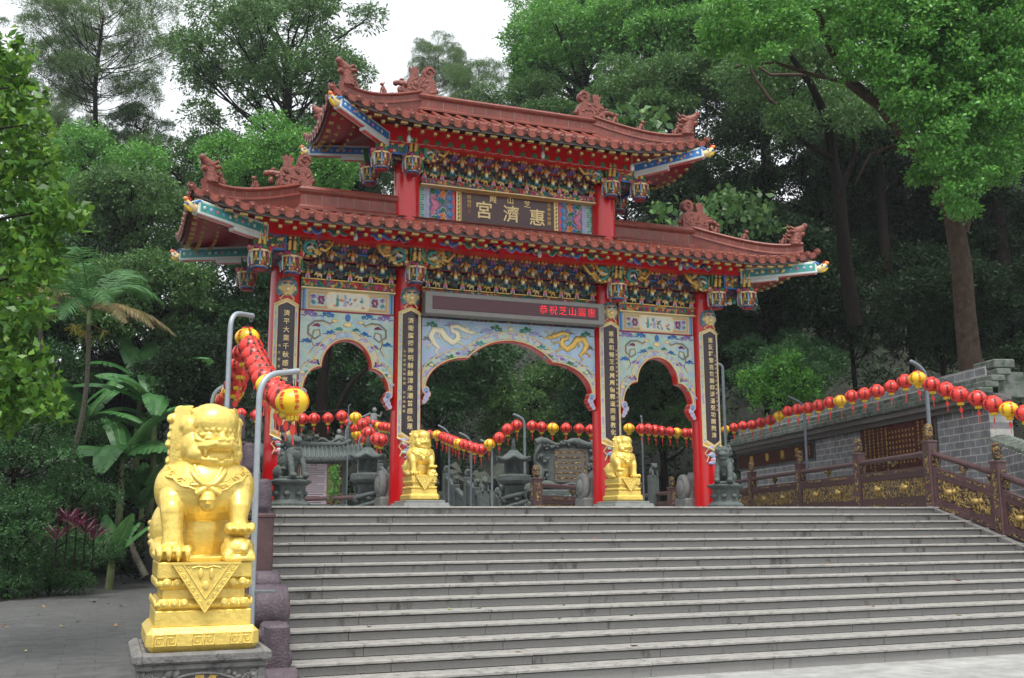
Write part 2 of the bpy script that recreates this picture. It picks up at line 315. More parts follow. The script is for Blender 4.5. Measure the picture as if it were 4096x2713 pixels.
# ---------------------------------------------------------------- balustrades
def P3(p, q, u, h, o):
    d = (q-p); n = Vector((d.y, -d.x, 0)).normalized(); return p+d*u+Vector((0, 0, h))+n*o
def slab(g, p, q, u0, u1, h0, h1, o0, o1, m):
    vs = [P3(p, q, u, h, o) for h in (h0, h1) for o in (o0, o1) for u in (u0, u1)]
    g.add(vs, [(0, 2, 3, 1), (4, 5, 7, 6), (0, 1, 5, 4), (2, 6, 7, 3), (0, 4, 6, 2), (1, 3, 7, 5)], m)
def bay(par, p, q, th=.07, hi=True):
    """rail, stone panel with gilded relief, and the carved supports between two posts"""
    L = (q-p).length; e = .11/L; r = MB(); r.tube([P3(p, q, e, 1.12, 0), P3(p, q, 1-e, 1.12, 0)], .062, BROWN, 10); r.build('handrail', par)
    g = MB(); slab(g, p, q, e, 1-e, .74, .86, -.075, .075, BROWN); slab(g, p, q, e, 1-e, .02, .14, -.085, .085, BROWN)
    slab(g, p, q, e, 1-e, .14, .74, -.045, .045, BROWN)
    for a, b in ((e, e+.09/L), (1-e-.09/L, 1-e)): slab(g, p, q, a, b, .14, .74, -.07, .07, BROWN)
    for s in (1, -1): slab(g, p, q, e, 1-e, .66, .74, s*.045, s*.066, BROWN); slab(g, p, q, e, 1-e, .14, .22, s*.045, s*.066, BROWN)
    g.build('panel', par)
    rl = MB(); rr = random.Random(int(L*977+p.y*31)); 
    for s in (1, -1):
        slab(rl, p, q, e+.12/L, 1-e-.12/L, .24, .64, s*.046, s*.052, ORN_B)
        for a, b in ((.16, .42), (.58, .84)): slab(rl, p, q, a, b, .775, .825, s*.075, s*.08, ORN_B); slab(rl, p, q, a, b, .05, .105, s*.085, s*.09, ORN_B)
        if hi:
            for cx in (.3, .68):        # crouching beasts in relief
                c = P3(p, q, cx, .44, s*.06); d = (q-p).normalized()
                rl.ell(c, (.11, .11, .07), GOLDD, n=10, k=6); rl.ell(c+d*.13+Vector((0, 0, .05)), .055, GOLDD, n=8, k=5); rl.tube([c-d*.1, c-d*.17+Vector((0, 0, .06)), c-d*.14+Vector((0, 0, .13))], .018, GOLDD, 5)
                for t in (-.08, .02, .1): rl.tube([c+d*t, c+d*(t+.03)-Vector((0, 0, .13))], .022, GOLDD, 5)
            for _ in range(int(26*min(L, 2.5))):
                c = P3(p, q, rr.uniform(e+.15/L, 1-e-.15/L), rr.uniform(.26, .62), s*.054); a = rr.random()*6; pts = [c+Vector((0, 0, .05))*math.sin(a+t)+(q-p).normalized()*.05*math.cos(a+t) for t in (0, .9, 1.8, 2.7)]
                rl.tube(pts, .011, GOLDD, 4)
    rl.build('gilded_relief', par)
    sp = MB()
    for u in (e+.1/L, .5, 1-e-.1/L):
        c = P3(p, q, u, .86, 0); sp.lathe([(.02, 0), (.03, .04), (.055, .08), (.11 if u == .5 else .08, .13), (.13 if u == .5 else .1, .19), (.0, .2)], ORN_B, c, 8, sy=.5)
    sp.build('rail_support', par)
def post(par, p, h=1.70, s=.11, cap=.36, gold=True, top=None):
    g = MB(); g.M = T(p); H = h-cap; g.bbox((0, 0, H/2-.1), (2*s, 2*s, H+.2), BROWN, .015)
    g.bbox((0, 0, H+.012), (2*s+.03, 2*s+.03, .05), BROWN, .012); g.build('post', par)
    o = MB(); o.M = T(p)
    if gold:
        for rz in (0, PI/2, PI, -PI/2):
            R = rotm(0, 0, rz); o.box(R @ Vector((0, -s-.003, H*.62)), (s*.9, .012, H*.55), ORN_B, R); o.box(R @ Vector((0, -s-.003, H*.14)), (s*1.1, .012, H*.2), ORN_B, R)
        o.build('carved_inlay', par)
    c = MB(); c.M = T(p)+Matrix.Identity(4)*0; z = H+.035; r = s*.82
    c.lathe([(r*.7, z), (r*.62, z+.03), (r, z+.06), (r*1.04, z+.1), (r, z+.15), (r*1.04, z+.2), (r*1.02, z+cap-.1), (r*.9, z+cap-.07), (r*.93, z+cap-.05), (r*.6, z+cap-.01), (0, z+cap)], top or ORN_B, n=14)
    c.build('finial', par)
PURPB = mat('weathered_purple_stone', (.085, .062, .078), .6, 0, .35, 8, bump=.7, bscale=40, stain=((.20, .18, .15), 7, .64))
rb = thing('balustrade', 'brown balustrade with gilded animal relief panels along the right edge of stairs and terrace', 'balustrade', group='stone balustrades')
RP = [Vector((x, y, stepz(y))) for x, y in ((16.05, 17.45), (17.21, 21.11), (18.4, 25.1), (19.87, 29.74), (21.2, 34))]
RD = [Vector((16.13, 15.75, stepz(15.75))), Vector((16.14, 14.1, stepz(14.1))), Vector((16.14, 12.4, stepz(12.4)))]
for p in RP+RD: post(rb, p)
for i in range(len(RP)-1): bay(rb, RP[i], RP[i+1])
bay(rb, RP[0], RD[0]); bay(rb, RD[0], RD[1]); bay(rb, RD[1], RD[2])
g = MB(); a, b = Vector((16.13, 11.3, stepz(11.3))), Vector((16.05, Y0+.2, ZT))     # string wall below the balusters
slab(g, a, b, 0, 1, -2.3, .03, -.2, .2, DKST); slab(g, RP[0]-Vector((0, 0, 0)), RP[-1], 0, 1, -.3, .03, -.13, .13, BROWN); g.build('string_wall', rb)
lb = thing('balustrade', 'weathered purple stone balustrade with drum scroll on the left edge of the stairs', 'balustrade', group='stone balustrades')
LP = [Vector((x, y, stepz(y))) for x, y in ((1.80, 17.51), (1.80, 16.1), (1.79, 14.55), (1.78, 12.97))]
for p in LP: post(lb, p, top=PURPB, gold=False, s=.115, cap=.42)
for i in range(3): bay(lb, LP[i], LP[i+1], hi=False)
q = Vector((1.80, 24, ZT)); post(lb, q, top=PURPB, gold=False); bay(lb, LP[0], q, hi=False)
g = MB(); slab(g, Vector((1.78, 11.0, stepz(11.0))), Vector((1.8, Y0+.2, ZT)), 0, 1, -2.3, .04, -.17, .17, PURPB); g.build('string_wall', lb)
def scroll(y, z, r, wd, nm='drum_scroll'):
    g = MB(); R = rotm(0, PI/2)
    g.lathe([(r*.80, -wd/2-.012), (r*.97, -wd/2), (r, -wd/2+.02), (r*1.0, -.02), (r*1.015, 0), (r, .02), (r, wd/2-.02), (r*.97, wd/2), (r*.80, wd/2+.012)], PURPB, (1.80, y, z), 28, R)
    g.lathe([(r*.55, -wd/2-.03), (r*.6, -wd/2-.012), (r*.6, wd/2+.012), (r*.55, wd/2+.03)], ORN_B if r > .2 else PURPB, (1.80, y, z), 20, R); g.build(nm, lb)
scroll(12.35, .86, .27, .36); scroll(12.62, 1.12, .15, .25); scroll(11.95, .60, .15, .27); scroll(11.78, .38, .13, .27); scroll(11.42, .13, .20, .32)
g = MB(); g.bbox((1.79, 12.2, .5), (.24, 1.3, .5), PURPB, .03); g.build('plinth', lb)
# courtyard balustrade posts seen through the arches
for lab, pts in (('low brown balustrade behind the left arch, beside the notice board shrine', [atD(1190, 2040, 30), atD(1465, 2040, 28)]),
                 ('low brown balustrade behind the centre arch in front of the dragon screen', [atD(2146, 2040, 27), atD(2420, 2040, 31)]),
                 ('low brown balustrade behind the right arch, beyond the gold lion', [atD(2560, 2040, 38), atD(2690, 2040, 34), atD(2800, 2040, 40)])):
    bb = thing('balustrade', lab, 'balustrade', group='stone balustrades'); pts = [Vector((p.x, p.y, ZT)) for p in pts]
    for p in pts: post(bb, p, 1.18 if p is not pts[0] or 'left' not in lab else 1.0, .12, .34)
    for i in range(len(pts)-1):
        dn = Vector((0, 0, .68 if 'left' in lab else .42)); bay_p, bay_q = pts[i]-dn, pts[i+1]-dn; bay(bb, bay_p, bay_q, hi=False)
# ================================================================ the gate
GC = Vector((7.20, 18.9, 2.1)); GM = T(0, 0, -2.1)
gate = thing('memorial_gate', 'two tiered red and gold temple gateway with four columns, three arches and tiled roofs', 'gate', GC)
def G(): m = MB(); m.M = GM.copy(); return m
def sgn(a): return 1 if a > 0 else -1
def make_roof(L, R, D, ze, zr, x0, lift, par, name):
    def S(x, y):
        t = min(1, abs(y)/D); s = max(0, (abs(x)-R)/(L-R)); q = max(t, s); h = ze+(zr-ze)*(1-q)**1.15
        sp = max(0, min(1.05, (abs(x)-x0)/(L-x0))); return h+lift*sp**2*t**2
    roof = G(); nx = 72
    xs = [(-L+2*L*i/nx) for i in range(nx+1)]
    ny = 20; ys = [(-D+2*D*j/ny) for j in range(ny+1)]
    vs = [(x, y, S(x, y)-.05) for y in ys for x in xs]; fs = [(j*(nx+1)+i, j*(nx+1)+i+1, (j+1)*(nx+1)+i+1, (j+1)*(nx+1)+i) for j in range(ny) for i in range(nx)]
    roof.add(vs, fs, TILE, True)
    sp = .245; n = int(round(2*L/sp)); sp = 2*L/n
    for i in range(n+1):
        x = -L+sp*i
        for sy in (-1, 1):
            s = max(0, (abs(x)-R)/(L-R)); ytop = D*s
            if D-ytop < .05: ytop = D-.06
            pts = [(x, sy*(ytop+(D-ytop)*k/5), 0) for k in range(6)]; pts = [(a, b, S(a, b)-.005) for a, b, _ in pts]; pts[-1] = (x, sy*(D+.03), pts[-1][2]-.008)
            roof.tube(pts, [.045, .048, .05, .052, .054, .056], TILE, 8)
            if sy == 1 and abs(x) < L-.5: continue
            z = pts[-1][2]; zz = z-.002
            roof.cyl((x, sy*(D+.03), zz), (x, sy*(D+.05), zz-.005), .066, CLAY, .062, 12); roof.ell((x, sy*(D+.05), zz-.005), (.036, .02, .036), CLAY, n=8, k=5)
        if i < n:                                       # drip tiles between the barrels
            xm = x+sp/2
            for sy in (-1, 1):
                z = S(xm, sy*D)-.035; dz = S(xm+.05, sy*D)-S(xm-.05, sy*D); sl = dz/.1; pr = []
                for a in range(9): th = PI*a/8; pr.append((xm-.098*math.cos(th), z+.02-.098*math.cos(th)*sl-(.115*math.sin(th)**.75)))
                pr = [(xm-.098, z+.055-.098*sl)]+pr+[(xm+.098, z+.055+.098*sl), (xm, z+.02)]
                y = sy*(D+.015); roof.prism(pr, y-.012, y+.012, TILE)
    n2 = int(round(2*D/sp)); s2 = 2*D/n2
    for i in range(n2+1):
        y = -D+s2*i
        for sx in (-1, 1):
            x1 = R+(L-R)*abs(y)/D
            if L-x1 < .05: x1 = L-.06
            pts = [(sx*(x1+(L-x1)*k/4), y, 0) for k in range(5)]; pts = [(a, b, S(a, b)-.005) for a, b, _ in pts]; pts[-1] = (sx*(L+.03), y, pts[-1][2]-.008)
            roof.tube(pts, .052, TILE, 8); z = pts[-1][2]
            roof.cyl((sx*(L+.03), y, z), (sx*(L+.05), y, z-.005), .066, CLAY, .062, 10)
        if i < n2:
            ym = y+s2/2
            for sx in (-1, 1):
                z = S(sx*L, ym)-.035; sl = (S(sx*L, ym+.05)-S(sx*L, ym-.05))/.1; pr = [(-.098, .055-.098*sl)]+[(-.098*math.cos(PI*a/8), .02-.098*math.cos(PI*a/8)*sl-.115*math.sin(PI*a/8)**.75) for a in range(9)]+[(.098, .055+.098*sl), (0, .02)]
                vv = [(sx*(L+.01+o), ym+a, z+b) for o in (0, .02) for a, b in pr]; k = len(pr)
                roof.add(vv, [tuple(range(k)), tuple(range(2*k-1, k-1, -1))]+[(a, (a+1) % k, k+(a+1) % k, k+a) for a in range(k)], TILE)
    ro = roof.build(name, par)
    # soffit boards, gutter line and gilded rafter ends
    so_ = G(); vs = [(x*(L-.06)/L, y*(D-.06)/D, S(x, y)-.13-.0*abs(y)) for y in ys for x in xs]; so_.add(vs, [f[::-1] for f in fs], REDD, True)
    for sy in (-1, 1):
        for i in range(nx):
            a, b = xs[i]*(L-.04)/L, xs[i+1]*(L-.04)/L; za, zb = S(xs[i], sy*D), S(xs[i+1], sy*D); y = sy*(D-.04)
            so_.add([(a, y, za-.135), (b, y, zb-.135), (b, y, zb-.05), (a, y, za-.05)], [(0, 1, 2, 3)], GUT)
            so_.add([(a, y+sy*.012, za-.150), (b, y+sy*.012, zb-.150), (b, y+sy*.012, zb-.12), (a, y+sy*.012, za-.12)], [(0, 1, 2, 3)], GUT)
    for sx in (-1, 1):
        for j in range(ny):
            a, b = ys[j]*(D-.04)/D, ys[j+1]*(D-.04)/D; za, zb = S(L, ys[j]), S(L, ys[j+1]); x = sx*(L-.03)
            so_.add([(x, a, za-.17), (x, b, zb-.17), (x, b, zb-.05), (x, a, za-.05)], [(0, 1, 2, 3)], GUT)
    so_.build('soffit', ro)
    ra = G()
    for i in range(n):
        x = -L+sp*(i+.5)
        for sy in (-1, 1):
            if abs(x) > L-.1: continue
            z = S(x, sy*D)-.165; ra.box((x, sy*(D-.10), z-.005), (.13, .08, .042), GOLDD)
            ra.box((x+sp/2, sy*(D-.20), z-.075), (.06, .08, .05), GOLDD)
    for i in range(n2):
        y = -D+s2*(i+.5)
        for sx in (-1, 1):
            z = S(sx*L, y)-.17; ra.box((sx*(L-.13), y, z-.02), (.08, .08, .04), GOLDD); ra.box((sx*(L-.30), y+s2/2, z-.03), (.06, .05, .04), GOLDD); ra.box((sx*(L-.55), y, z-.03), (.045, .045, .04), GOLDD)
    ra.build('rafter_end', ro)
    return ro, S
def ridge_box(g, pts, w_, h, m=TILED):
    """moulded ridge along a polyline (bottom line), w wide and h high"""
    prof = [(-w_*.5, 0), (-w_*.5, h*.10), (-w_*.36, h*.2), (-w_*.36, h*.62), (-w_*.5, h*.72), (-w_*.56, h*.82), (-w_*.42, h*.95), (-w_*.15, h), (w_*.15, h), (w_*.42, h*.95), (w_*.56, h*.82), (w_*.5, h*.72), (w_*.36, h*.62), (w_*.36, h*.2), (w_*.5, h*.1), (w_*.5, 0)]
    pts = [Vector(p) for p in pts]; k = len(prof); vs = []; fs = []
    for i, p in enumerate(pts):
        d = pts[min(i+1, len(pts)-1)]-pts[max(i-1, 0)]; nn = Vector((-d.y, d.x, 0)).normalized(); vs += [p+nn*a+Vector((0, 0, b)) for a, b in prof]
    for i in range(len(pts)-1):
        for j in range(k): q = (j+1) % k; fs.append((i*k+j, i*k+k+j, i*k+k+q, i*k+q))
    g.add(vs, fs, m); g.add(vs[:k], [tuple(range(k))], m); g.add(vs[-k:], [tuple(range(k-1, -1, -1))], m)
    tot = sum((pts[i+1]-pts[i]).length for i in range(len(pts)-1)); step = .3; acc = 0          # mortar joints
    for i in range(len(pts)-1):
        seg = pts[i+1]-pts[i]; l = seg.length; c = (-acc) % step
        while c < l:
            p = pts[i]+seg*(c/l); d = seg.normalized(); nn = Vector((-d.y, d.x, 0)).normalized()
            g.box(p+Vector((0, 0, h*.42)), (.008, w_*.76, h*.44), GREYL, Matrix.Rotation(math.atan2(d.y, d.x), 4, 'Z'))
            c += step
        acc += l
def owl(par, x, y, z, s, flip, nm='ridge_ornament'):
    """moulded ridge beast: relief block, feathered crest and spiral tail"""
    g = G(); g.M = GM @ T(x, y, z) @ Matrix.Diagonal((-s if flip else s, s, s, 1))
    g.prism([(-.30, 0), (.30, 0), (.31, .2), (.26, .33), (.2, .36), (-.2, .36), (-.27, .30)], -.11, .11, CLAY)
    for i in range(16):
        rr = random.Random(i*7+int(x*10)); g.ell((rr.uniform(-.24, .25), -.11, rr.uniform(.05, .32)), (rr.uniform(.03, .085), .016, rr.uniform(.012, .03)), CLAY, rotm(0, rr.random()*3), 8, 5); g.ell((rr.uniform(-.24, .25), .11, rr.uniform(.05, .32)), (.05, .014, .03), CLAY, n=8, k=5)
    g.prism([(-.20, .34), (-.08, .34), (-.05, .48), (-.03, .56), (-.07, .53), (-.10, .60), (-.13, .54), (-.17, .60), (-.19, .53), (-.24, .56), (-.21, .46)], -.05, .05, CLAY)
    g.tube([(.10, 0, .34), (.06, 0, .42), (.10, 0, .50)], [.07, .05, .06], CLAY, 8); g.cyl((.16, -.075, .50), (.16, .075, .50), .125, CLAY, n=20)
    sp_ = [(.16+(.10-.012*a)*math.cos(a*.75), -.085, .50+(.10-.012*a)*math.sin(a*.75)) for a in range(9)]; g.tube(sp_, .018, CLAY, 6)
    g.tube([(-.28, 0, .20), (-.40, 0, .22), (-.48, 0, .22)], [.07, .06, .045], CLAY, 8); g.ell((-.50, 0, .20), (.06, .06, .055), CLAY)
    g.ell((-.42, 0, .08), (.05, .05, .07), CLAY); g.ell((.33, 0, .14), (.05, .05, .05), CLAY); g.ell((-.38, 0, .29), (.05, .04, .03), CLAY)
    return g.build(nm, par)
def dragonhead(par, p, ang, s, up=.0):
    """clay dragon bust on the hip end, looking outward"""
    g = G(); g.M = GM @ T(p) @ Matrix.Rotation(ang, 4, 'Z') @ Matrix.Scale(s, 4)
    g.tube([(-.02, 0, 0), (-.02, 0, .10), (.02, 0, .22), (.03, 0, .30)], [.15, .14, .125, .12], CLAY, 12)
    g.ell((.05, 0, .34), (.15, .11, .11), CLAY); g.tube([(.08, 0, .36), (.15, 0, .39), (.20, 0, .43)], [.105, .09, .075], CLAY, 8); g.ell((.215, 0, .455), .068, CLAY)
    for k in range(4): g.tube([(-.06-.03*k, 0, .40-.09*k), (-.17-.02*k, 0, .45-.09*k), (-.2-.02*k, 0, .53-.1*k)], [.04, .03, .008], CLAY, 6)
    g.tube([(.06, 0, .27), (.15, 0, .25), (.21, 0, .265)], [.085, .07, .05], CLAY, 8)
    for sy in (-1, 1):
        g.tube([(-.03, sy*.05, .38), (-.10, sy*.07, .44), (-.17, sy*.06, .43)], [.035, .025, .008], CLAY, 6); g.ell((.09, sy*.07, .37), .028, CLAY); g.tube([(-.02, sy*.09, .3), (-.12, sy*.13, .33), (-.2, sy*.12, .28)], [.04, .035, .01], CLAY, 6)
    for k in range(5): g.ell((-.11, 0, .08+.06*k), (.05, .02, .045), CLAY)
    for k in range(10): rr = random.Random(k); g.ell((rr.uniform(-.06, .08), rr.choice((-1, 1))*.10, rr.uniform(.03, .28)), .03, CLAY, n=6, k=4)
    return g.build('dragon_finial', par)
def pup(par, p, ang, s=1.):
    g = G(); g.M = GM @ T(p) @ Matrix.Rotation(ang, 4, 'Z') @ Matrix.Scale(s, 4)
    g.tube([(-.03, 0, 0), (-.02, 0, .06), (.01, 0, .13)], [.045, .045, .03], CLAY, 8); g.ell((.03, 0, .165), (.042, .032, .036), CLAY); g.ell((.07, 0, .155), .02, CLAY, n=6, k=4)
    for sy in (-1, 1): g.tube([(.03, sy*.02, .1), (.05, sy*.025, 0)], .014, CLAY, 5); g.ell((.0, sy*.03, .195), .014, CLAY, n=6, k=4); g.ell((-.03, sy*.035, .02), (.035, .015, .025), CLAY, n=6, k=4)
    g.ell((-.08, 0, .05), (.02, .015, .05), CLAY, n=6, k=4); return g.build('ridge_animal', par)
def hips(par, L, R, D, S, rh, hz, drs, npup, px0, rw=.16):
    hp = []
    for sx in (-1, 1):
        for sy in (-1, 1):
            g = G(); A = Vector((sx*(R-.12), 0, 0)); B = Vector((sx*(L-.20), sy*(D-.20*D/(L-R)), 0)); pts = []
            for k in range(13):
                t = k/12; q = A.lerp(B, t); zt = S(q.x, q.y)+.03; q.z = zt+rh*(1-t)**1.6*.45; pts.append(q)
            ridge_box(g, pts, rw, hz); sk = [Vector((p.x, p.y, S(p.x, p.y)-.06)) for p in pts]
            nn = Vector((-(B-A).y, (B-A).x, 0)).normalized()*.06
            for i in range(12):
                for f in (-1, 1): g.add([sk[i]+nn*f, sk[i+1]+nn*f, pts[i+1]+nn*f+Vector((0, 0, .02)), pts[i]+nn*f+Vector((0, 0, .02))], [(0, 1, 2, 3)], TILED)
            o = g.build('hip_ridge', par)
            ang = math.atan2(B.y-A.y, B.x-A.x); e = pts[-1]+Vector((0, 0, hz-.02)); dragonhead(par, pts[-2].lerp(pts[-1], .3)+Vector((0, 0, hz*.85)), ang, drs)
            for k in range(npup):
                i = 3+(k*7)//max(1, npup-1) if npup > 1 else 6; pup(par, pts[i]+Vector((0, 0, hz)), ang, 1.)
# ------------------------------------------------ lower roof
lroof, SL = make_roof(6.17, 4.25, 1.60, 7.03, 7.58, 4.55, .26, gate, 'lower_roof')
g = G()
for a, b in ((-4.35, -2.25), (2.25, 4.35)): ridge_box(g, [(a, 0, 7.55), ((a+b)/2, 0, 7.55), (b, 0, 7.55)], .26, .47)
g.build('main_ridge', lroof); g = G(); ridge_box(g, [(-2.3, -.18, 7.47), (2.3, -.18, 7.47)], .12, .12); g.build('wall_flashing', lroof)
hips(lroof, 6.17, 4.25, 1.60, SL, .52, .24, .86, 3, 0)
owl(lroof, -4.25, 0, 7.98, 1.03, False); owl(lroof, 4.25, 0, 7.98, 1.03, True)
# ------------------------------------------------ upper roof
uroof, SU = make_roof(3.85, 1.95, 1.28, 9.17, 9.82, 1.75, .34, gate, 'upper_roof')
g = G(); ridge_box(g, [(-2.0, 0, 9.80), (0, 0, 9.80), (2.0, 0, 9.80)], .26, .36); g.build('main_ridge', uroof)
hips(uroof, 3.85, 1.95, 1.28, SU, .42, .22, .92, 3, 0)
owl(uroof, -1.85, 0, 10.12, 1.0, False); owl(uroof, 1.85, 0, 10.12, 1.0, True)
# ------------------------------------------------ ring beams with painted clouds
def squig(g, x, z, y, w_, m, m2, s=1):
    pts = [(x+w_*(i/10-.5), y, z+s*.045*math.sin(i*1.25)*(1-.35*abs(i/5-1))) for i in range(11)]
    g.tube(pts, [.01+.026*math.sin(PI*i/10) for i in range(11)], m, 6, flat=.35); g.tube([(p[0], p[1]+.004, p[2]) for p in pts], [.02+.034*math.sin(PI*i/10) for i in range(11)], m2, 6, flat=.25)
    for i in (3, 7): g.tube([(pts[i][0], y, pts[i][2]), (pts[i][0]+.04, y, pts[i][2]+.06*s), (pts[i][0]-.02, y, pts[i][2]+.085*s)], .013, m, 5, flat=.4)
g = G(); g.box((0, 0, 7.05), (9.9, 1.62, .42), RED); g.box((0, 0, 6.98), (8.7, .5, .9), REDD); beam = g.build('ring_beam', gate)
g = G(); PALE = mat('pale_violet_line', (.30, .20, .36), .5)
for c, n_, w_ in ((-3.2, 5, .40), (0, 8, .42), (3.2, 5, .40)):
    for i in range(n_):
        x = c+(i-(n_-1)/2)*w_
        if n_ % 2 and i == n_//2 or (n_ % 2 == 0 and False): 
            for k in range(7): g.ell((x+.07*math.cos(k*.9), -.815, 6.95+.045*math.sin(k*.9)), (.035, .008, .03), MAGE, n=8, k=4)
            continue
        squig(g, x, 6.95, -.816, w_*.98, (NAVY, GREEN)[i % 2] if i % 3 else BLUE, PALE, 1 if i % 2 else -1)
g.build('painted_clouds', beam)
g = G(); g.box((0, 0, 9.08), (5.5, .96, .36), RED); g.box((0, 0, 9.0), (4.3, .4, .5), REDD); ub = g.build('ring_beam', gate)
g = G()
for i in range(22):
    x = -2.62+i*.25; 
    for a, b in ((-.03, 0), (.03, 0), (0, .032)): g.ell((x+a, -.487, 9.0+b), (.036, .008, .028), GREEN, n=8, k=4)
    g.box((x, -.487, 8.965), (.02, .01, .045), GREEN); g.tube([(x+.02, -.487, 8.95), (x+.12, -.487, 8.93), (x+.23, -.487, 8.95)], .008, MINT, 4)
g.build('painted_clouds', ub)
# ------------------------------------------------ columns with couplet boards and lion masks
def sector(g, r, a0, a1, z0, z1, m, n=8, peak=0., peakb=0., y=0):
    vs = []; 
    for i in range(n+1):
        t = i/n; a = a0+(a1-a0)*t; k = 1-abs(2*t-1); x = r*math.sin(a); yy = -r*math.cos(a); vs += [(x, yy+y, z0-peakb*k), (x, yy+y, z1+peak*k)]
    g.add(vs, [(2*i, 2*i+2, 2*i+3, 2*i+1) for i in range(n)], m, True)
COUPLETS = ['濟平大業千秋感看喜神　　　靈', '濟衛鷹揚神明赫赫漳泉潮普感弘恩', '惠風和暢芝阜巖巖儒釋道同垂教化', '惠愛群黎百世廟仰浮漚受功開關漳']
SMALLT = ['山左提督', '山左提督元和吳國　何文明敬書', '山巖惠濟宮管理委員會敬立壬申', '芝山巖惠濟宮信徒敬獻壬申年孟']
for ci, cx in enumerate((-4.36, -2.07, 2.07, 4.36)):
    g = G(); g.lathe([(.29, 2.0), (.29, 2.3), (.275, 4.5), (.262, 6.9)], RED, (cx, 0, 0), 36); col = g.build('column', gate)
    g = G(); g.M = GM @ T(cx, 0, 0)
    sector(g, .300, -.76, .76, 3.42, 5.70, WHITE, 12, .07, -.0); sector(g, .3005, -.76, .76, 3.34, 3.42, GOLD, 12, 0, .10)
    sector(g, .303, -.72, .72, 3.46, 5.66, ORN_P, 12, .07, .08); sector(g, .306, -.56, .56, 3.42, 5.70, GOLDL, 12, .07, .10); sector(g, .309, -.51, .51, 3.47, 5.66, BLACKB, 12, .07, .10)
    for a in (-.76, .76): g.tube([(.30*math.sin(a), -.30*math.cos(a), 3.36), (.30*math.sin(a), -.30*math.cos(a), 5.68)], .012, GOLDL, 6)
    g.tube([(.312*math.sin(a), -.312*math.cos(a), 5.69+.09*(1-abs(a)/.76)) for a in (-.76, -.4, 0, .4, .76)], .022, GOLDL, 6); g.tube([(.312*math.sin(a), -.312*math.cos(a), 3.36-.11*(1-abs(a)/.76)) for a in (-.76, -.4, 0, .4, .76)], .02, GOLDL, 6)
    bd = g.build('couplet_board', col)
    g = MB(); t = COUPLETS[ci]; n_ = len(t)
    for i, ch in enumerate(t):
        if ch != '　': g.text(ch, .115, GOLDL, T(0, 0, 5.60-(i+.5)*2.11/n_) @ TXT, .003, .001)
    sm_ = SMALLT[ci]; side = -.112 if ci < 2 else .116
    for i, ch in enumerate(sm_): g.text(ch, .052, GOLDL, T(side, 0, (5.0 if ci == 1 else 5.25)-(i+.5)*(1.2 if ci > 0 else .5)/len(sm_)-(0.25 if ci == 0 else 0)) @ TXT, .003, .0)
    g.v = [(cx+(.312+max(0, -v[1]))*math.sin(v[0]/.312), -(.312+max(0, -v[1]))*math.cos(v[0]/.312), v[2]-2.1) for v in g.v]; g.build('inscription', bd)
    g = G(); g.M = GM @ T(cx, 0, 0)
    for k in range(11): rr = random.Random(k+ci); g.ell((rr.uniform(-.12, .12), -.285, 3.32-k*.032), (rr.uniform(.06, .1), .02, .035), (LAV, SKYB, WHITE, PINK, MINT)[k % 5], n=10, k=5)
    g.tube([(-.12, -.29, 3.3), (-.19, -.25, 3.2), (-.13, -.29, 3.12), (-.17, -.27, 3.02)], .014, GOLDL, 5); g.tube([(.12, -.29, 3.3), (.19, -.25, 3.2), (.13, -.29, 3.12), (.15, -.27, 3.02)], .014, GOLDL, 5); g.build('painted_foliage', col)
    g = G(); g.M = GM @ T(cx, -.27, 5.99)
    for k in range(22):
        a = PI*1.25-(k/21)*PI*1.5 if 1 else 0; a = -PI*.25+(k/21)*PI*1.5; c, s_ = math.cos(a), math.sin(a); b = .03
        g.tube([(c*.12, 0, s_*.13), (c*.17+b*s_, .01, s_*.19+b*.3), (c*.20, .04, s_*.225)], [.028, .02, .002], TEAL if k % 3 else SKYB, 6)
    g.ell((0, -.02, .0), (.135, .09, .15), GOLDL); g.ell((0, -.08, -.03), (.07, .06, .06), GOLDL); g.ell((0, -.03, .10), (.11, .06, .05), SKIN); g.tube([(-.05, -.08, -.13), (0, -.1, -.10), (.05, -.08, -.13)], .022, GOLDL, 6)
    for sx in (-1, 1): g.ell((sx*.055, -.10, .04), .026, WHITE); g.ell((sx*.055, -.122, .04), .011, NAVY, n=6, k=4); g.tube([(sx*.02, -.1, .07), (sx*.09, -.085, .08)], .012, NAVY, 5); g.tube([(sx*.06, -.04, -.13), (sx*.13, -.02, -.20), (sx*.05, -.05, -.25)], .012, GOLDL, 5); g.ell((sx*.13, -.02, 0), (.03, .03, .05), GOLDL)
    g.build('lion_mask', col)
for cx in (-2.1, 2.1):
    g = G(); g.lathe([(.25, 7.3), (.245, 9.0)], RED, (cx, 0, 0), 32); g.build('upper_column', gate)
# ------------------------------------------------ arches
def outline(hw, cz, low, cusp, top, c=0, n=14):
    cx_, cz_ = cusp; a = hw-cx_; b = cz_-low; pts = []
    for i in range(n+1): th = (PI/2)*i/n; pts.append((c-cx_-a*math.cos(th), low+b*math.sin(th)))
    rise = top-cz_
    if rise > cx_*.95:
        arc = [(c-cx_*math.cos(PI*i/(2*n)), cz_+rise*math.sin(PI*i/(2*n))) for i in range(1, 2*n)]
    else:
        r = (cx_**2+rise**2)/(2*rise); th0 = math.asin(cx_/r); arc = [(c+r*math.sin(-th0+2*th0*i/(2*n)), top-r+r*math.cos(-th0+2*th0*i/(2*n))) for i in range(1, 2*n)]
    return pts+arc+[(2*c-x, z) for x, z in pts[::-1]]
def offset(pts, d, zmin=None):
    out = []
    for i, (x, z) in enumerate(pts):
        a = pts[max(i-1, 0)]; b = pts[min(i+1, len(pts)-1)]; tx, tz = b[0]-a[0], b[1]-a[1]; l = math.hypot(tx, tz); out.append((x-tz/l*d, z+tx/l*d))
    return out
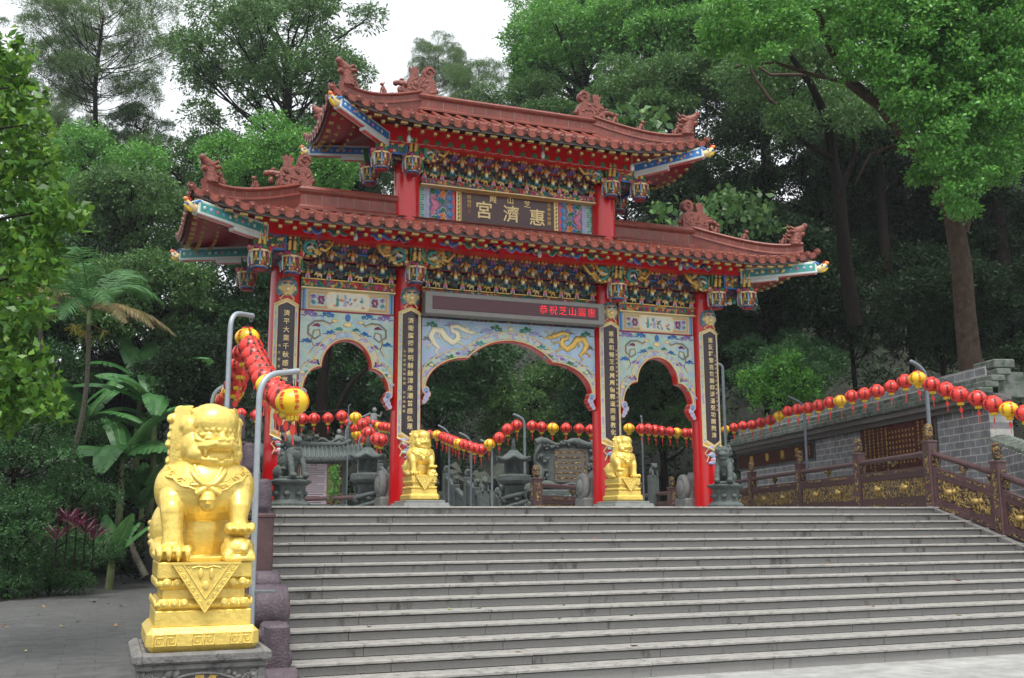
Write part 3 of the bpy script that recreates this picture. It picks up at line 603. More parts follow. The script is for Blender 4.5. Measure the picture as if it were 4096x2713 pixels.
def spiral(g, x, z, r, m, y, s=1, turns=2.2, th=.012):
    n = 12; g.tube([(x+s*r*(1-i/n*.85)*math.cos(i/n*turns*2*PI/1.6), y, z+r*(1-i/n*.85)*math.sin(i/n*turns*2*PI/1.6)) for i in range(n+1)], th, m, 5, flat=.3)
def cloud(g, x, z, s, m, y, m2=None, fl=1):
    for a, b, r in ((0, 0, .075), (.1*fl, .02, .05), (-.1*fl, -.01, .055), (.02, .06, .045)): spiral(g, x+a*s, z+b*s, r*s, m, y, fl)
    g.tube([(x+.12*fl*s, y, z-.04*s), (x+.2*fl*s, y, z-.02*s), (x+.3*fl*s, y, z-.05*s)], [.014, .01, .003], m2 or m, 5, flat=.3)
def gdragon(g, x, z, s, m, y, fl=1):
    """flat gilded dragon coiling in the spandrel, head toward the arch crown"""
    P = [(-.50, -.42), (-.56, -.30), (-.48, -.22), (-.60, -.12), (-.68, .05), (-.60, .20), (-.42, .20), (-.30, .02), (-.14, -.08), (.0, .02), (-.02, .16), (-.14, .20), (-.18, .30), (-.02, .33), (.12, .26), (.26, .22)]
    W = [.008, .02, .03, .045, .058, .062, .062, .06, .058, .055, .05, .045, .04, .04, .045, .05]
    def q(a, b): return (x+fl*a*s, y, z+b*s)
    g.tube([q(*p) for p in P], [w_*s*1.35 for w_ in W], m, 8, flat=.28)
    g.ell(q(.32, .2), (.09*s, .02, .05*s), m, n=8, k=5); g.tube([q(.36, .18), q(.46, .16), q(.54, .22)], [.03*s, .02*s, .004], m, 5, flat=.3)
    for a in ((.28, .26, .18, .36, .08, .35), (.34, .25, .40, .34, .50, .33), (.30, .14, .24, .05, .30, -.02)): g.tube([q(a[0], a[1]), q(a[2], a[3]), q(a[4], a[5])], [.018*s, .012*s, .003], m, 5, flat=.3)
    for a, b, c_, d in ((-.05, -.04, .12, -.14), (-.62, -.05, -.78, -.22), (.0, .1, .16, .06), (-.5, .16, -.5, .02)):
        g.tube([q(a, b), q((a+c_)/2+.04, (b+d)/2), q(c_, d)], [.03*s, .024*s, .014*s], m, 5, flat=.3)
        for t in (-.05, 0, .05): g.tube([q(c_, d), q(c_+.07, d+t)], [.01*s, .003], m, 4, flat=.3)
    for i in range(3, 14):
        a, b = P[i]; n1 = (P[i+1][1]-P[i-1][1], -(P[i+1][0]-P[i-1][0])); l = math.hypot(*n1); g.tube([q(a-n1[0]/l*.04, b-n1[1]/l*.04), q(a-n1[0]/l*.085, b-n1[1]/l*.085)], [.014*s, .002], MAGE, 4, flat=.3)
YF = -.10; TH = .17
def arch(c, hw, low, cusp, top, zt, base, sc, centre=False):
    pl_ = outline(hw-.07, 0, low, cusp, top, c); a = G()
    a.strip(pl_, [(x, zt) for x, z in pl_], base, YF, YF+TH)
    for s in (-1, 1):
        xa, xb = sorted((c+s*hw, c+s*(hw-.07))); a.box(((xa+xb)/2, YF+TH/2, (low+zt)/2), (xb-xa-.002, TH, zt-low), base)
    ar = a.build('arch_panel', gate); r = G(); o1 = offset(pl_, .0); o2 = offset(pl_, -.022)
    r.strip(o2, o1, RED, YF+.02, YF+TH+.02); r.build('arch_soffit', ar)
    t = G(); t.tube([(x, YF-.008, z) for x, z in offset(pl_, .012)], .016, GOLDL, 6); bd = offset(pl_, .17 if centre else .15); bi = offset(pl_, .03)
    bd = [(max(c-hw+.02, min(c+hw-.02, x)), z) for x, z in bd]; t.tube([(x, YF-.006, z) for x, z in bd], .012, GOLDL, 6)
    t.strip(bi, bd, ORN_P, YF-.005, YF)
    for k, m_ in ((3, LAV), (6, GOLDL), (9, MINT), (12, PURP)):            # framed cartouches in the band
        for idx in (k, len(pl_)-1-k):
            x, z = pl_[idx]; x2, z2 = offset(pl_, .09)[idx]; t.ell((x2, YF-.008, z2), (.05, .008, .03), m_, n=8, k=4)
    t.build('gilt_trim', ar)
    e = G()                                                # scroll feet on the columns
    for s in (-1, 1):
        x = c+s*(hw-.09)
        for dx, dz, rr in ((.01*s, -.02, .075), (-.03*s, -.10, .065), (.0, -.18, .055), (.035*s, -.24, .045)):
            e.cyl((x+dx, YF-.012, low+dz), (x+dx, YF+TH, low+dz), rr*1.02, RED, n=18); e.cyl((x+dx, YF-.016, low+dz), (x+dx, YF-.01, low+dz), rr*.93, GOLDL, n=18); e.cyl((x+dx, YF-.02, low+dz), (x+dx, YF-.012, low+dz), rr*.8, LAV, n=18)
        spiral(e, x-s*.0, low-.02, .045, SKYB, YF-.022, -s)
    e.build('scroll_bracket', ar)
    p = G(); y = YF-.006
    if centre:
        gdragon(p, c-1.08, 5.27, .80, DRGW, y-.004, 1); gdragon(p, c+1.08, 5.27, .80, GOLD, y-.004, -1); p.ell((c, y, 5.55), (.05, .012, .05), GOLDL)
        for i, (dx, z, s) in enumerate(((.30, 5.52, .8), (.5, 5.46, .7), (.62, 5.20, .7), (.78, 5.02, .7), (1.6, 5.52, .7), (1.4, 4.92, .8), (1.62, 4.75, .6), (1.66, 5.25, .6), (1.22, 4.9, .7), (1.2, 5.55, .6))):
            for f in (-1, 1): cloud(p, c+f*dx, z, s, (GREEN, LAV, TEAL, GREYL)[i % 4], y, GREYL, f)
    else:
        for f in (-1, 1):
            m_ = GREYL; pts = [(c+f*a, y, z) for a, z in ((.22, 5.50), (.33, 5.42), (.45, 5.47), (.6, 5.46), (.72, 5.36), (.72, 5.22), (.6, 5.13), (.5, 5.2), (.52, 5.3), (.62, 5.28), (.66, 5.1), (.62, 4.98), (.7, 4.86))]
            p.tube(pts, [.012, .016, .02, .02, .022, .022, .02, .018, .016, .016, .014, .012, .005], m_, 6, flat=.3); p.tube([(q[0]+f*.012, q[1]+.003, q[2]-.012) for q in pts], .02, GOLDL, 6, flat=.2)
            p.ell((c+f*.24, y, 5.48), (.06, .012, .035), GOLDL, n=8, k=4)
            for i, (dx, z, s, mm) in enumerate(((.68, 5.58, .8, PURP), (.36, 5.58, .7, BLUE), (.30, 5.25, .55, BLUE), (.74, 5.08, .5, BLUE), (.64, 4.7, .5, PURP), (.5, 5.02, .45, PURP), (.72, 4.5, .4, TEAL), (.15, 5.33, .35, TEAL), (.56, 5.38, .35, MAGE))): cloud(p, c+f*dx, z, s, mm, y, mm, f)
        p.ell((c, y, 5.42), (.08, .014, .05), GOLDL); p.ell((c, y, 5.55), (.05, .01, .07), BLUE)
    p.build('painted_decoration', ar); return ar
arch(-3.215, .87, 4.17, (.47, 4.63), 5.15, 5.64, MINTP, 1); arch(3.215, .87, 4.17, (.47, 4.63), 5.15, 5.64, MINTP, 1)
arch(0, 1.80, 4.30, (.88, 4.93), 5.31, 5.66, SKYP, 1, True)
# painted panels over the side arches
CREAM = mat('cream_paint', (.55, .48, .32), .5, 0, .08, 4); IVORY = mat('ivory_paint', (.62, .62, .52), .5, 0, .06, 4)
for c in (-3.215, 3.215):
    g = G(); g.box((c, YF+.14, 5.855), (1.72, .28, .40), CREAM); g.box((c, YF+.13, 5.655), (1.74, .30, .025), REDD); pp = g.build('painted_panel', gate)
    g = G(); y = YF-.004
    for s in (-1, 1):
        g.box((c+s*.825, y, 5.855), (.035, .01, .39), BLUE); g.box((c+s*.79, y, 5.855), (.03, .01, .39), SKYB)
        g.prism([(c+s*.74, 5.70), (c+s*.40, 5.70), (c+s*.30, 5.855), (c+s*.40, 6.01), (c+s*.74, 6.01)][::s], y-.004, y, mat('tan_paint', (.50, .33, .14), .5))
        g.prism([(c+s*.70, 5.74), (c+s*.43, 5.74), (c+s*.36, 5.855), (c+s*.43, 5.97), (c+s*.70, 5.97)][::s], y-.008, y-.003, ORN_P)
        for k in range(6): g.ell((c+s*.50+.04*math.cos(k), y-.01, 5.855+.06*math.sin(k)), (.025, .006, .04), MAGE, rotm(0, k), 8, 4)
        spiral(g, c+s*.64, 5.91, .04, PURP, y-.01, s); spiral(g, c+s*.64, 5.80, .04, TEAL, y-.01, s)
    g.prism([(c-.36, 5.69), (c+.36, 5.69), (c+.46, 5.855), (c+.36, 6.02), (c-.36, 6.02), (c-.46, 5.855)], y-.007, y, GOLDL); g.prism([(c-.33, 5.71), (c+.33, 5.71), (c+.42, 5.855), (c+.33, 6.0), (c-.33, 6.0), (c-.42, 5.855)], y-.012, y-.006, IVORY)
    for i in range(26):
        rr = random.Random(i+int(c*10)); g.ell((c+rr.uniform(-.26, .3), y-.013, rr.uniform(5.74, 5.93)), (rr.uniform(.01, .035), .003, rr.uniform(.01, .04)), rr.choice((GOLDL, ORNG, TEAL, GREYL, SKYB)), rotm(0, rr.random()*3), 6, 4)
    for fx in (-.2, -.06): g.ell((c+fx, y-.014, 5.96), .017, SKIN, n=6, k=4); g.prism([(c+fx-.03, 5.76), (c+fx+.03, 5.76), (c+fx+.012, 5.945), (c+fx-.012, 5.945)], y-.018, y-.012, TEAL if fx < -.1 else LAV)
    g.build('panel_painting', pp)
# friezes and gold strips under the brackets
g = G()
for c, hw in ((-3.215, .88), (0, 1.82), (3.215, .88)):
    g.box((c, YF+.1, 6.145), (2*hw, .30, .15), ORN_F); g.box((c, YF+.08, 6.06), (2*hw, .34, .022), GOLDL); g.box((c, YF+.08, 6.225), (2*hw, .34, .018), GOLD)
    if hw > 1: g.box((c, YF+.12, 5.70), (2*hw, .26, .10), ORN_K); g.box((c, YF+.12, 5.9), (2*hw, .24, .30), REDD)
    rr = random.Random(int(c*9+50))
    for i in range(int(hw*2/.075)): g.ell((c-hw+.04+i*.075, YF-.055, 6.145+rr.uniform(-.035, .035)), (rr.uniform(.02, .035), .02, rr.uniform(.015, .035)), rr.choice((GOLD, GOLDL, MAGE, GREEN, RED, TEAL, PINK)), n=7, k=4)
g.build('carved_frieze', gate)
g = G(); g.box((0, .02, 8.345), (3.72, .30, .13), ORN_F); g.box((0, .0, 8.275), (3.72, .34, .02), GOLDL); rr = random.Random(3)
for i in range(50): g.ell((-1.83+i*.075, -.14, 8.345+rr.uniform(-.035, .035)), (rr.uniform(.02, .035), .02, rr.uniform(.015, .035)), rr.choice((GOLD, GOLDL, MAGE, GREEN, RED, TEAL, PINK)), n=7, k=4)
g.build('carved_frieze', gate)
# ------------------------------------------------ bracket tiers
def unit(kind):
    u = MB(); c1 = ((PINK, WHITE, TEAL), (GOLDL, TEAL, SKYB), (SKIN, GREEN, ORNG), (MAGE, PURP, NAVY))[kind]
    u.ell((0, -.03, .0), (.042, .05, .045), GOLD, n=8, k=6); u.tube([(0, -.03, .03), (0, -.035, .08), (0, -.03, .12)], [.03, .016, .004], GOLD, 6)
    u.box((0, -.05, -.05), (.045, .04, .06), c1[0], taper=1.5); u.box((-.03, -.045, -.075), (.018, .03, .07), c1[1]); u.box((.03, -.045, -.075), (.018, .03, .07), c1[1]); u.box((0, -.062, -.095), (.022, .012, .035), c1[2])
    u.box((0, .04, .035), (.05, .16, .05), NAVY); u.box((0, .0, .05), (.17, .05, .03), c1[2] if kind != 1 else MAGE)
    for s in (-1, 1): u.ell((s*.075, -.01, .02), (.03, .035, .03), GOLD, n=7, k=5); u.ell((s*.085, -.02, .065), (.022, .02, .016), (TEAL, MAGE, NAVY, GREEN)[kind], n=6, k=4)
    u.ell((0, -.07, -.02), (.014, .012, .014), RED, n=5, k=4)
    return u
UNITS = [unit(k).build('bracket') for k in range(4)]
def tiers(c, hw, z0, y0, n, dz=.155, dy=.105, nt=4):
    bk = G(); bk.prism([(0, 0)]*0 or [(c-hw, z0-.1), (c+hw, z0-.1), (c+hw, z0+nt*dz+.02), (c-hw, z0+nt*dz+.02)], y0+.16, y0+.22, ORN_K)
    vs = [(c-hw, y0+.1, z0-.1), (c+hw, y0+.1, z0-.1), (c+hw, y0+.12-nt*dy, z0+nt*dz), (c-hw, y0+.12-nt*dy, z0+nt*dz)]; bk.add(vs, [(0, 1, 2, 3)], ORN_K); 
    for j in range(nt): bk.box((c, y0-j*dy+.03, z0+j*dz+.055), (2*hw, .03, .022), (TEAL, NAVY, BLUE, MAGE)[j])
    bk.build('bracket_backing', gate)
    for j in range(nt):
        m = n if j % 2 == 0 else n-1; row = MB()
        for i in range(m):
            x = c+(i-(m-1)/2)*(2*hw-.16)/(n-1); p = Vector((x, y0-j*dy, z0+j*dz-2.1))
            if j == nt-1:
                src = UNITS[3]; row.M = T(p)
                me = src.data; row.add([v.co for v in me.vertices], [tuple(q.vertices) for q in me.polygons], GOLD); o_ = len(row.m)-len(me.polygons)
                for a, q in enumerate(me.polygons): row.m[o_+a] = row.mi(me.materials[q.material_index])
            else:
                o = UNITS[j].copy(); COL.objects.link(o); o.parent = gate; o.location = p
        if j == nt-1: r = row.build('bracket_row', gate); r['kind'] = 'stuff'
tiers(-3.215, .86, 6.33, -.16, 5); tiers(3.215, .86, 6.33, -.16, 5); tiers(0, 1.80, 6.33, -.16, 11); tiers(0, 1.86, 8.50, -.06, 11, .125, .085)
for u in UNITS: bpy.data.objects.remove(u)
for (c, hw, z, n_, y) in ((-3.215, .8, 6.245, 5, -.2), (0, 1.75, 6.245, 11, -.2), (3.215, .8, 6.245, 5, -.2), (0, 1.8, 8.42, 11, -.1)):       # small beasts between the lowest brackets
    for i in range(n_-1):
        g = G(); x = c+(i-(n_-2)/2)*(2*hw-.1)/(n_-1)
        el = (i % 4 == 1); m_ = GREY if el else (GOLD if i % 2 else GOLDL); k = 1.15 if el else .9
        g.ell((x, y, z+.06), (.06*k, .04, .04*k), m_, n=8, k=5); g.ell((x-.06, y-.02, z+.075), (.032*k, .03, .03), m_, n=7, k=5); g.tube([(x-.08, y-.03, z+.07), (x-.1, y-.035, z+.03)], [.016, .008], m_, 5); g.tube([(x+.05, y, z+.06), (x+.09, y-.01, z+.1)], [.012, .01], TEAL if not el else m_, 5)
        for a in (-.035, .035): g.tube([(x+a, y-.01, z+.04), (x+a, y-.01, z)], .013, m_, 5)
        g.build('bracket_beast', gate)
# ------------------------------------------------ hanging carved baskets
def basket():
    b = MB(); b.lathe([(.0, -.235), (.07, -.23), (.085, -.20), (.12, -.19), (.12, -.165), (.13, -.16), (.155, -.10), (.165, .08), (.19, .12), (.19, .15), (.165, .18), (.10, .22)], ORN_F, n=8)
    b.lathe([(.09, -.235), (.115, -.23), (.115, -.215), (.09, -.21)], REDD, n=16); b.lathe([(.125, -.195), (.135, -.185), (.125, -.175)], BLUE, n=16); b.lathe([(.11, -.172), (.125, -.165), (.12, -.155)], GOLDL, n=16)
    for k in range(8):
        a = 2*PI*k/8+PI/8; c, s = math.cos(a), math.sin(a); R = Matrix.Rotation(a, 4, 'Z')
        b.ell((c*.185, s*.185, .155), (.045, .045, .04), (MAGE, GREEN, RED, PINK)[k % 4], n=8, k=5); b.box((c*.172, s*.172, .095), (.02, .12, .03), GOLDL, R); b.ell((c*.165, s*.165, .02), (.022, .03, .06), (GOLD, GOLDL)[k % 2], n=8, k=5); b.ell((c*.165, s*.165, .075), .02, WHITE if k % 2 else SKIN, n=6, k=4)
        a2 = 2*PI*k/8; c, s = math.cos(a2), math.sin(a2); m_ = (PINK, TEAL, ORNG, LAV, MINT, SKYB, MAGE, GREEN)[k]
        b.tube([(c*.185, s*.185, .07), (c*.192, s*.192, -.04), (c*.188, s*.188, -.13)], [.014, .022, .012], m_, 6); b.ell((c*.186, s*.186, -.145), (.014, .014, .02), WHITE, n=6, k=4)
        b.box((c*.150, s*.150, -.07), (.02, .09, .03), GOLD, Matrix.Rotation(a2, 4, 'Z'))
    return b
BK = None
def hang(x, y, z, fig=True, tilt=0, s=1.):
    global BK
    if BK is None: o = basket().build('hanging_basket', gate); BK = o
    else: o = BK.copy(); COL.objects.link(o)
    o.location = (x, y, z-2.1); o.scale = (s, s, s); o.rotation_euler.z = (x*3.1) % 1
    if fig:
        g = G(); sy = -1 if y < 0 else 1; g.M = GM @ T(x, y, z+.36) @ Matrix.Rotation(math.copysign(.18, -y)*1, 4, 'X') @ Matrix.Rotation(tilt, 4, 'Z')
        g.box((0, 0, .0), (.24, .06, .32), GREEN, taper=1.12); g.box((0, sy*.032, 0), (.19, .012, .28), ORN_K)
        for a, h_ in ((-.05, .2), (.05, .18)):
            g.tube([(a, sy*.055, -.13), (a*.9, sy*.06, -.02), (a*.9, sy*.06, .05)], [.05, .035, .03], GOLD, 7); g.ell((a*.9, sy*.06, .095), .026, GOLDL, n=8, k=5); g.tube([(a, sy*.07, .03), (a*1.8, sy*.08, -.03)], .013, GOLD, 5); g.ell((a*.9, sy*.06, .13), (.02, .02, .025), GOLD, n=6, k=4)
        g.build('gilded_figures', o).location = (0, 0, 0); f = o.children[-1] if o.children else None
        ob = [k for k in bpy.data.objects if k.parent == o][-1]; ob.parent = gate
    return o
for sx in (-1, 1):
    for x, y in ((4.94, -.85), (4.94, .85), (4.36, -.62), (2.07, -.62)): hang(sx*x, y, 6.37, True, -sx*.5 if abs(x) > 4.5 and y < 0 else 0)
    for x, y in ((2.72, -.46), (2.72, .46), (2.1, -.40)): hang(sx*x, y, 8.56, True, -sx*.5 if abs(x) > 2.5 and y < 0 else 0, .98)
def dragonwing(x, y, z, s, par=gate):
    """pierced dragon bracket beside each hanging basket"""
    g = G(); q = lambda a, b, o=0: (x+s*a, y+o, z+b)
    g.prism([(x+s*a, z+b) for a, b in ((0, .17), (.62, .20), (.55, .06), (.42, .0), (.36, -.12), (.18, -.17), (.02, -.14))][::s], y-.01, y+.04, ORN_G)
    sp_ = [q(.42+.0*i, 0) for i in range(1)]; c = (.20, .02); g.tube([q(c[0]+.12*math.cos(t), c[1]+.12*math.sin(t), -.03) for t in [i*.55 for i in range(10)]], [.016+.004*i for i in range(5)]+[.036-.003*i for i in range(5)], TEAL, 7)
    g.tube([q(.36, .02, -.04), (x+s*.46, y-.05, z-.02), q(.56, .10, -.04), q(.60, .18, -.02)], [.035, .03, .03, .012], GOLD, 7); g.tube([q(.12, .0, -.05), q(.22, .04, -.06), q(.26, -.03, -.05)], [.03, .024, .008], WHITE, 6)
    g.ell(q(.04, -.10, -.05), (.05, .04, .045), GOLDL, n=8, k=5); g.ell(q(.14, -.14, -.05), (.04, .035, .03), GOLD, n=8, k=5); g.ell(q(.26, -.13, -.05), (.045, .03, .03), GOLDL, n=8, k=5); g.ell(q(.48, .15, -.03), (.04, .02, .03), GREEN, n=8, k=5)
    g.build('dragon_bracket', par)
for sx in (-1, 1):
    dragonwing(sx*4.22, -.60, 6.66, -sx); dragonwing(sx*2.20, -.60, 6.66, -sx); dragonwing(sx*1.94, -.60, 6.66, -sx) if 0 else None
    dragonwing(sx*1.93, -.602, 6.66, -sx); dragonwing(sx*1.95, -.36, 8.80, -sx)
    if 1: dragonwing(sx*2.22, -.604, 6.66, sx)
# blue framed panels between the corner baskets, and the end walls of the bracket zone
for sx in (-1, 1):
    g = G()
    for (x0, x1, y, z0, z1) in ((4.47, 4.84, -.72, 6.56, 6.86), (2.22, 2.62, -.44, 8.70, 8.96)):
        c = sx*(x0+x1)/2; w_ = x1-x0; g.box((c, y, (z0+z1)/2), (w_, .05, z1-z0), BLUE); g.box((c, y-.027, (z0+z1)/2), (w_-.06, .012, z1-z0-.06), ORN_F)
        for k in range(8): rr = random.Random(k); g.ell((c+rr.uniform(-.13, .13), y-.035, (z0+z1)/2+rr.uniform(-.09, .08)), (.03, .015, .025), rr.choice((GOLD, RED, GREEN, GOLDL)), n=7, k=4)
    for (x, yy, z0, z1) in ((4.95, .8, 6.45, 6.86), (2.73, .42, 8.6, 8.94)):
        g.box((sx*x, 0, (z0+z1)/2), (.05, 2*yy-.25, z1-z0), BLUE); g.box((sx*(x+.028), 0, (z0+z1)/2), (.012, 2*yy-.33, z1-z0-.07), ORN_F)
    g.box((sx*4.65, -.1, 6.62), (.5, 1.1, .42), ORN_K); g.box((sx*2.45, 0, 8.78), (.45, .7, .3), ORN_K); g.box((sx*4.94, -.85, 6.86), (.13, .13, .24), RED); g.box((sx*2.72, -.46, 8.92), (.11, .11, .2), RED); g.box((sx*4.94, .85, 6.86), (.13, .13, .24), RED)
    for i in range(5): g.ell((sx*(4.45+.1*i), -.5, 6.42-.03*abs(i-2)), (.05, .05, .06), (GOLD, TEAL, MAGE)[i % 3], n=7, k=5)
    g.build('side_bracket_panel', gate)
# corner beams with dragon heads
def cbeam(A, B, h, w_, mband, head=True):
    A, B = Vector(A), Vector(B); d = B-A; L = d.length; ang = math.atan2(d.y, d.x); el = math.asin(d.z/L); g = G(); g.M = GM @ T(A) @ Matrix.Rotation(ang, 4, 'Z') @ Matrix.Rotation(-el, 4, 'Y')
    g.bbox((L*.5, 0, 0), (L, w_, h), WHITE, .012); g.bbox((L*.24, 0, -h*.5-.035), (L*.5, w_*.96, .07), WHITE, .012)
    for s in (-1, 1):
        g.box((L*.5, s*(w_/2+.002), .0), (L-.08, .006, h*.62), mband); 
        for k in range(9):
            cc = L-.12-k*.135
            if cc > .05: g.ell((cc, s*(w_/2+.006), 0), (.032, .012, .032), (WHITE, LAV, PINK, SKYB)[k % 4], n=10, k=5)
    g.box((L*.5, 0, -h/2-.002), (L-.1, w_*.5, .006), RED); g.box((L*.24, 0, -h/2-.072), (L*.45, w_*.5, .006), RED)
    b = g.build('corner_beam', gate)
    h_ = G(); h_.M = g.M @ T(L, 0, 0)
    h_.tube([(-.02, 0, -.02), (.06, 0, -.03), (.13, 0, .0), (.19, 0, .05)], [.075, .08, .065, .04], GOLDL, 10); h_.ell((.20, 0, .08), (.05, .035, .035), ORNG); h_.tube([(.08, 0, -.07), (.16, 0, -.06), (.21, 0, -.02)], [.045, .035, .02], mat('yellow_paint', (.75, .5, .04), .45), 8)
    for s in (-1, 1): h_.ell((.10, s*.06, .03), .03, WHITE, n=8, k=5); h_.ell((.11, s*.078, .03), .015, NAVY, n=6, k=4); h_.tube([(.04, s*.05, .05), (-.02, s*.08, .10), (-.08, s*.08, .08)], [.03, .02, .005], BLUE, 6); h_.tube([(.15, s*.03, -.01), (.2, s*.03, .0)], .02, BLUE, 6); h_.tube([(.13, s*.04, .07), (.2, s*.05, .12)], [.018, .004], RED, 5)
    h_.build('dragon_head', b)
for sx in (-1, 1):
    for sy in (-1, 1):
        cbeam((sx*4.85, sy*.78, 6.86), (sx*6.10, sy*1.66, 6.92), .24, .17, TEAL); cbeam((sx*2.62, sy*.42, 9.0), (sx*3.75, sy*1.32, 9.20), .22, .16, BLUE)
# ------------------------------------------------ plaque and its side panels
g = G(); g.box((0, .10, 7.95), (2.18, .16, .80), GOLDL); g.box((0, .014, 7.95), (1.98, .02, .60), BOARD); pq = g.build('name_plaque', gate)
g = G()
for i in range(26):            # fret border
    for z in (7.60, 8.30):
        x = -1.0+i*.08; g.box((x, .008, z), (.05, .02, .008), BROWN); g.box((x+.025, .008, z+.012), (.008, .02, .03), BROWN); g.box((x, .008, z-.018), (.04, .02, .006), BROWN)
for i in range(9):
    for x in (-1.045, 1.045): z = 7.63+i*.08; g.box((x, .008, z), (.008, .02, .05), BROWN); g.box((x+.012, .008, z+.02), (.03, .02, .008), BROWN)
for x in (-.995, .995): g.box((x, .006, 7.95), (.012, .02, .62), GOLD)
for z in (7.645, 8.255): g.box((0, .006, z), (2.0, .02, .012), GOLD)
g.build('fret_border', pq)
g = G(); YT = .0
for ch, x, z, s in (('惠', .62, 7.86, .36), ('濟', .06, 7.88, .36), ('宮', -.52, 7.90, .37), ('芝', .40, 8.13, .15), ('山', .04, 8.17, .15), ('巖', -.33, 8.15, .16)): g.text(ch, s, GOLDL, T(x, YT, z) @ TXT, .010, .004 if s > .3 else .001)
for i, ch in enumerate('壬申年修廟'): g.text(ch, .085, GOLD, T(.88, YT, 8.17-i*.095) @ TXT, .006, .0)
for i, ch in enumerate('邱柏村'): g.text(ch, .085, GOLD, T(-.83, YT, 8.16-i*.09) @ TXT, .006, .0)
g.box((-.83, .004, 7.87), (.08, .012, .09), mat('seal_brown', (.14, .05, .035), .4)); g.build('inscription', pq)
for sx in (-1, 1):
    g = G(); c = sx*1.5; g.box((c, .12, 7.93), (.78, .14, .74), mat('slate_paint', (.16, .17, .26), .5, 0, .2, 8)); sp_ = g.build('side_panel', gate); g = G(); y = .045
    g.box((sx*1.80, y, 7.93), (.15, .012, .73), MINT); g.box((sx*1.68, y, 7.93), (.09, .014, .73), LAV); g.box((sx*1.14, y, 7.93), (.06, .014, .73), RED); 
    for i in range(7): z = 7.62+i*.1; g.box((sx*1.80, y-.008, z), (.11, .008, .014), TEAL); g.box((sx*(1.76+.08*(i % 2)), y-.008, z+.05), (.014, .008, .1), TEAL); g.box((sx*1.80, y-.008, z+.045), (.05, .008, .012), TEAL)
    for i in range(5): spiral(g, sx*1.66, 7.64+i*.145, .035, WHITE, y-.01, -sx, th=.008); spiral(g, sx*1.22, 7.62+i*.16, .05, SKYB, y-.006, sx, th=.018); g.ell((sx*1.19, y, 7.62+i*.16), (.06, .012, .07), BLUE, n=10, k=5)
    g.prism([(sx*1.62, 7.80), (sx*1.50, 7.84), (sx*1.43, 7.93), (sx*1.50, 8.02), (sx*1.62, 8.06), (sx*1.56, 7.93)][::sx], y-.02, y-.006, PINK)
    for f in (-1, 1):
        for a, b, r, m_ in ((1.38, .20, .065, ORNG), (1.34, .27, .045, ORNG), (1.46, .25, .05, BLUE), (1.36, .09, .05, GREEN), (1.55, .27, .06, GREEN), (1.42, .13, .035, BLUE), (1.56, .16, .04, PINK), (1.30, .33, .04, GREEN), (1.58, .34, .04, BLUE)): spiral(g, sx*a, 7.93+f*b, r*1.1, WHITE, y-.008, f*sx, th=.03); spiral(g, sx*a, 7.93+f*b, r, m_, y-.014, f*sx, th=.020)
    g.build('panel_painting', sp_)
g = G(); g.box((0, .30, 7.9), (4.2, .24, 1.5), REDD); g.box((0, .02, 8.44), (3.7, .10, .05), REDD); g.build('back_wall', gate)
# drum stones behind the column feet
for cx in (-4.36, -2.07, 2.07, 4.36):
    g = G(); g.M = GM @ T(cx, .62, 2.1); g.prism([(-.18, 0), (.18, 0), (.16, .3), (.1, .7), (.0, .8), (-.1, .7), (-.16, .3)], -.25, .25, GREYL)
    o = G(); o.M = GM @ T(cx-.27, .45, 2.1); o.bbox((0, 0, .1), (.26, .5, .22), GREYL, .03); R = rotm(0, PI/2, 0); o.lathe([(.16, -.07), (.2, -.05), (.21, 0), (.2, .05), (.16, .07)], GREYL, (-.06, -.02, .42), 24, R, sy=1, sx=1.35); o.lathe([(.0, -.12), (.10, -.11), (.13, -.06)], GREYL, (-.06, -.02, .42), 20, R, sx=1.35); o.prism([(-.05, .1), (.2, .1), (.2, .75), (.1, .6)], -.2, .2, GREYL); o.build('drum_stone', gate)
# lamps under the eaves
for x, y, z in ((-3.3, -1.0, 6.98), (.25, -1.0, 6.98), (3.3, -1.0, 6.98), (-2.3, -.85, 9.0), (2.35, -.85, 9.0), (.4, -.85, 9.02)):
    g = G(); g.M = GM @ T(x, y, z); g.cyl((0, 0, -.06), (0, 0, .12), .018, GREYL, n=8); g.lathe([(.0, -.20), (.03, -.19), (.042, -.14), (.035, -.09), (.022, -.06), (.0, -.055)], WHITE, n=12); g.build('lamp', gate)
# ------------------------------------------------ LED sign
FR = mat('aluminium_frame', (.20, .195, .18), .45, .2, .1, 8); SCR = mat('led_screen', (.075, .018, .026), .35, 0, .15, 30)
led = thing('led_sign', 'grey framed dot matrix display with red scrolling characters over the centre arch', 'led sign', GC+Vector((0, -.36, 5.88-2.1)))
g = MB(); g.bbox((0, 0, 0), (3.70, .26, .43), FR, .012); g.box((.0, -.131, 0), (3.42, .006, .255), SCR); g.build('frame', led)
g = MB(); g.box((0, -.137, 0), (3.36, .004, .215), SCR); g.build('screen', led)
g = MB(); EL = emit('red_led', (1., .01, .02), 1.0)
for i, ch in enumerate('恭祝芝山巖惠'):
    t = MB(); t.text(ch, .185, EL, T(.44+.205*i+.09, -.14, 0) @ TXT, .001, -.003)
    xm = 1.66; o = len(g.v); ok = [f for f in t.f if all(t.v[i_][0] < xm for i_ in f)]; g.v += t.v; g.mi(EL)
    for f in ok: g.f.append([o+q for q in f]); g.m.append(0); g.sm.append(False)
g.build('lettering', led)
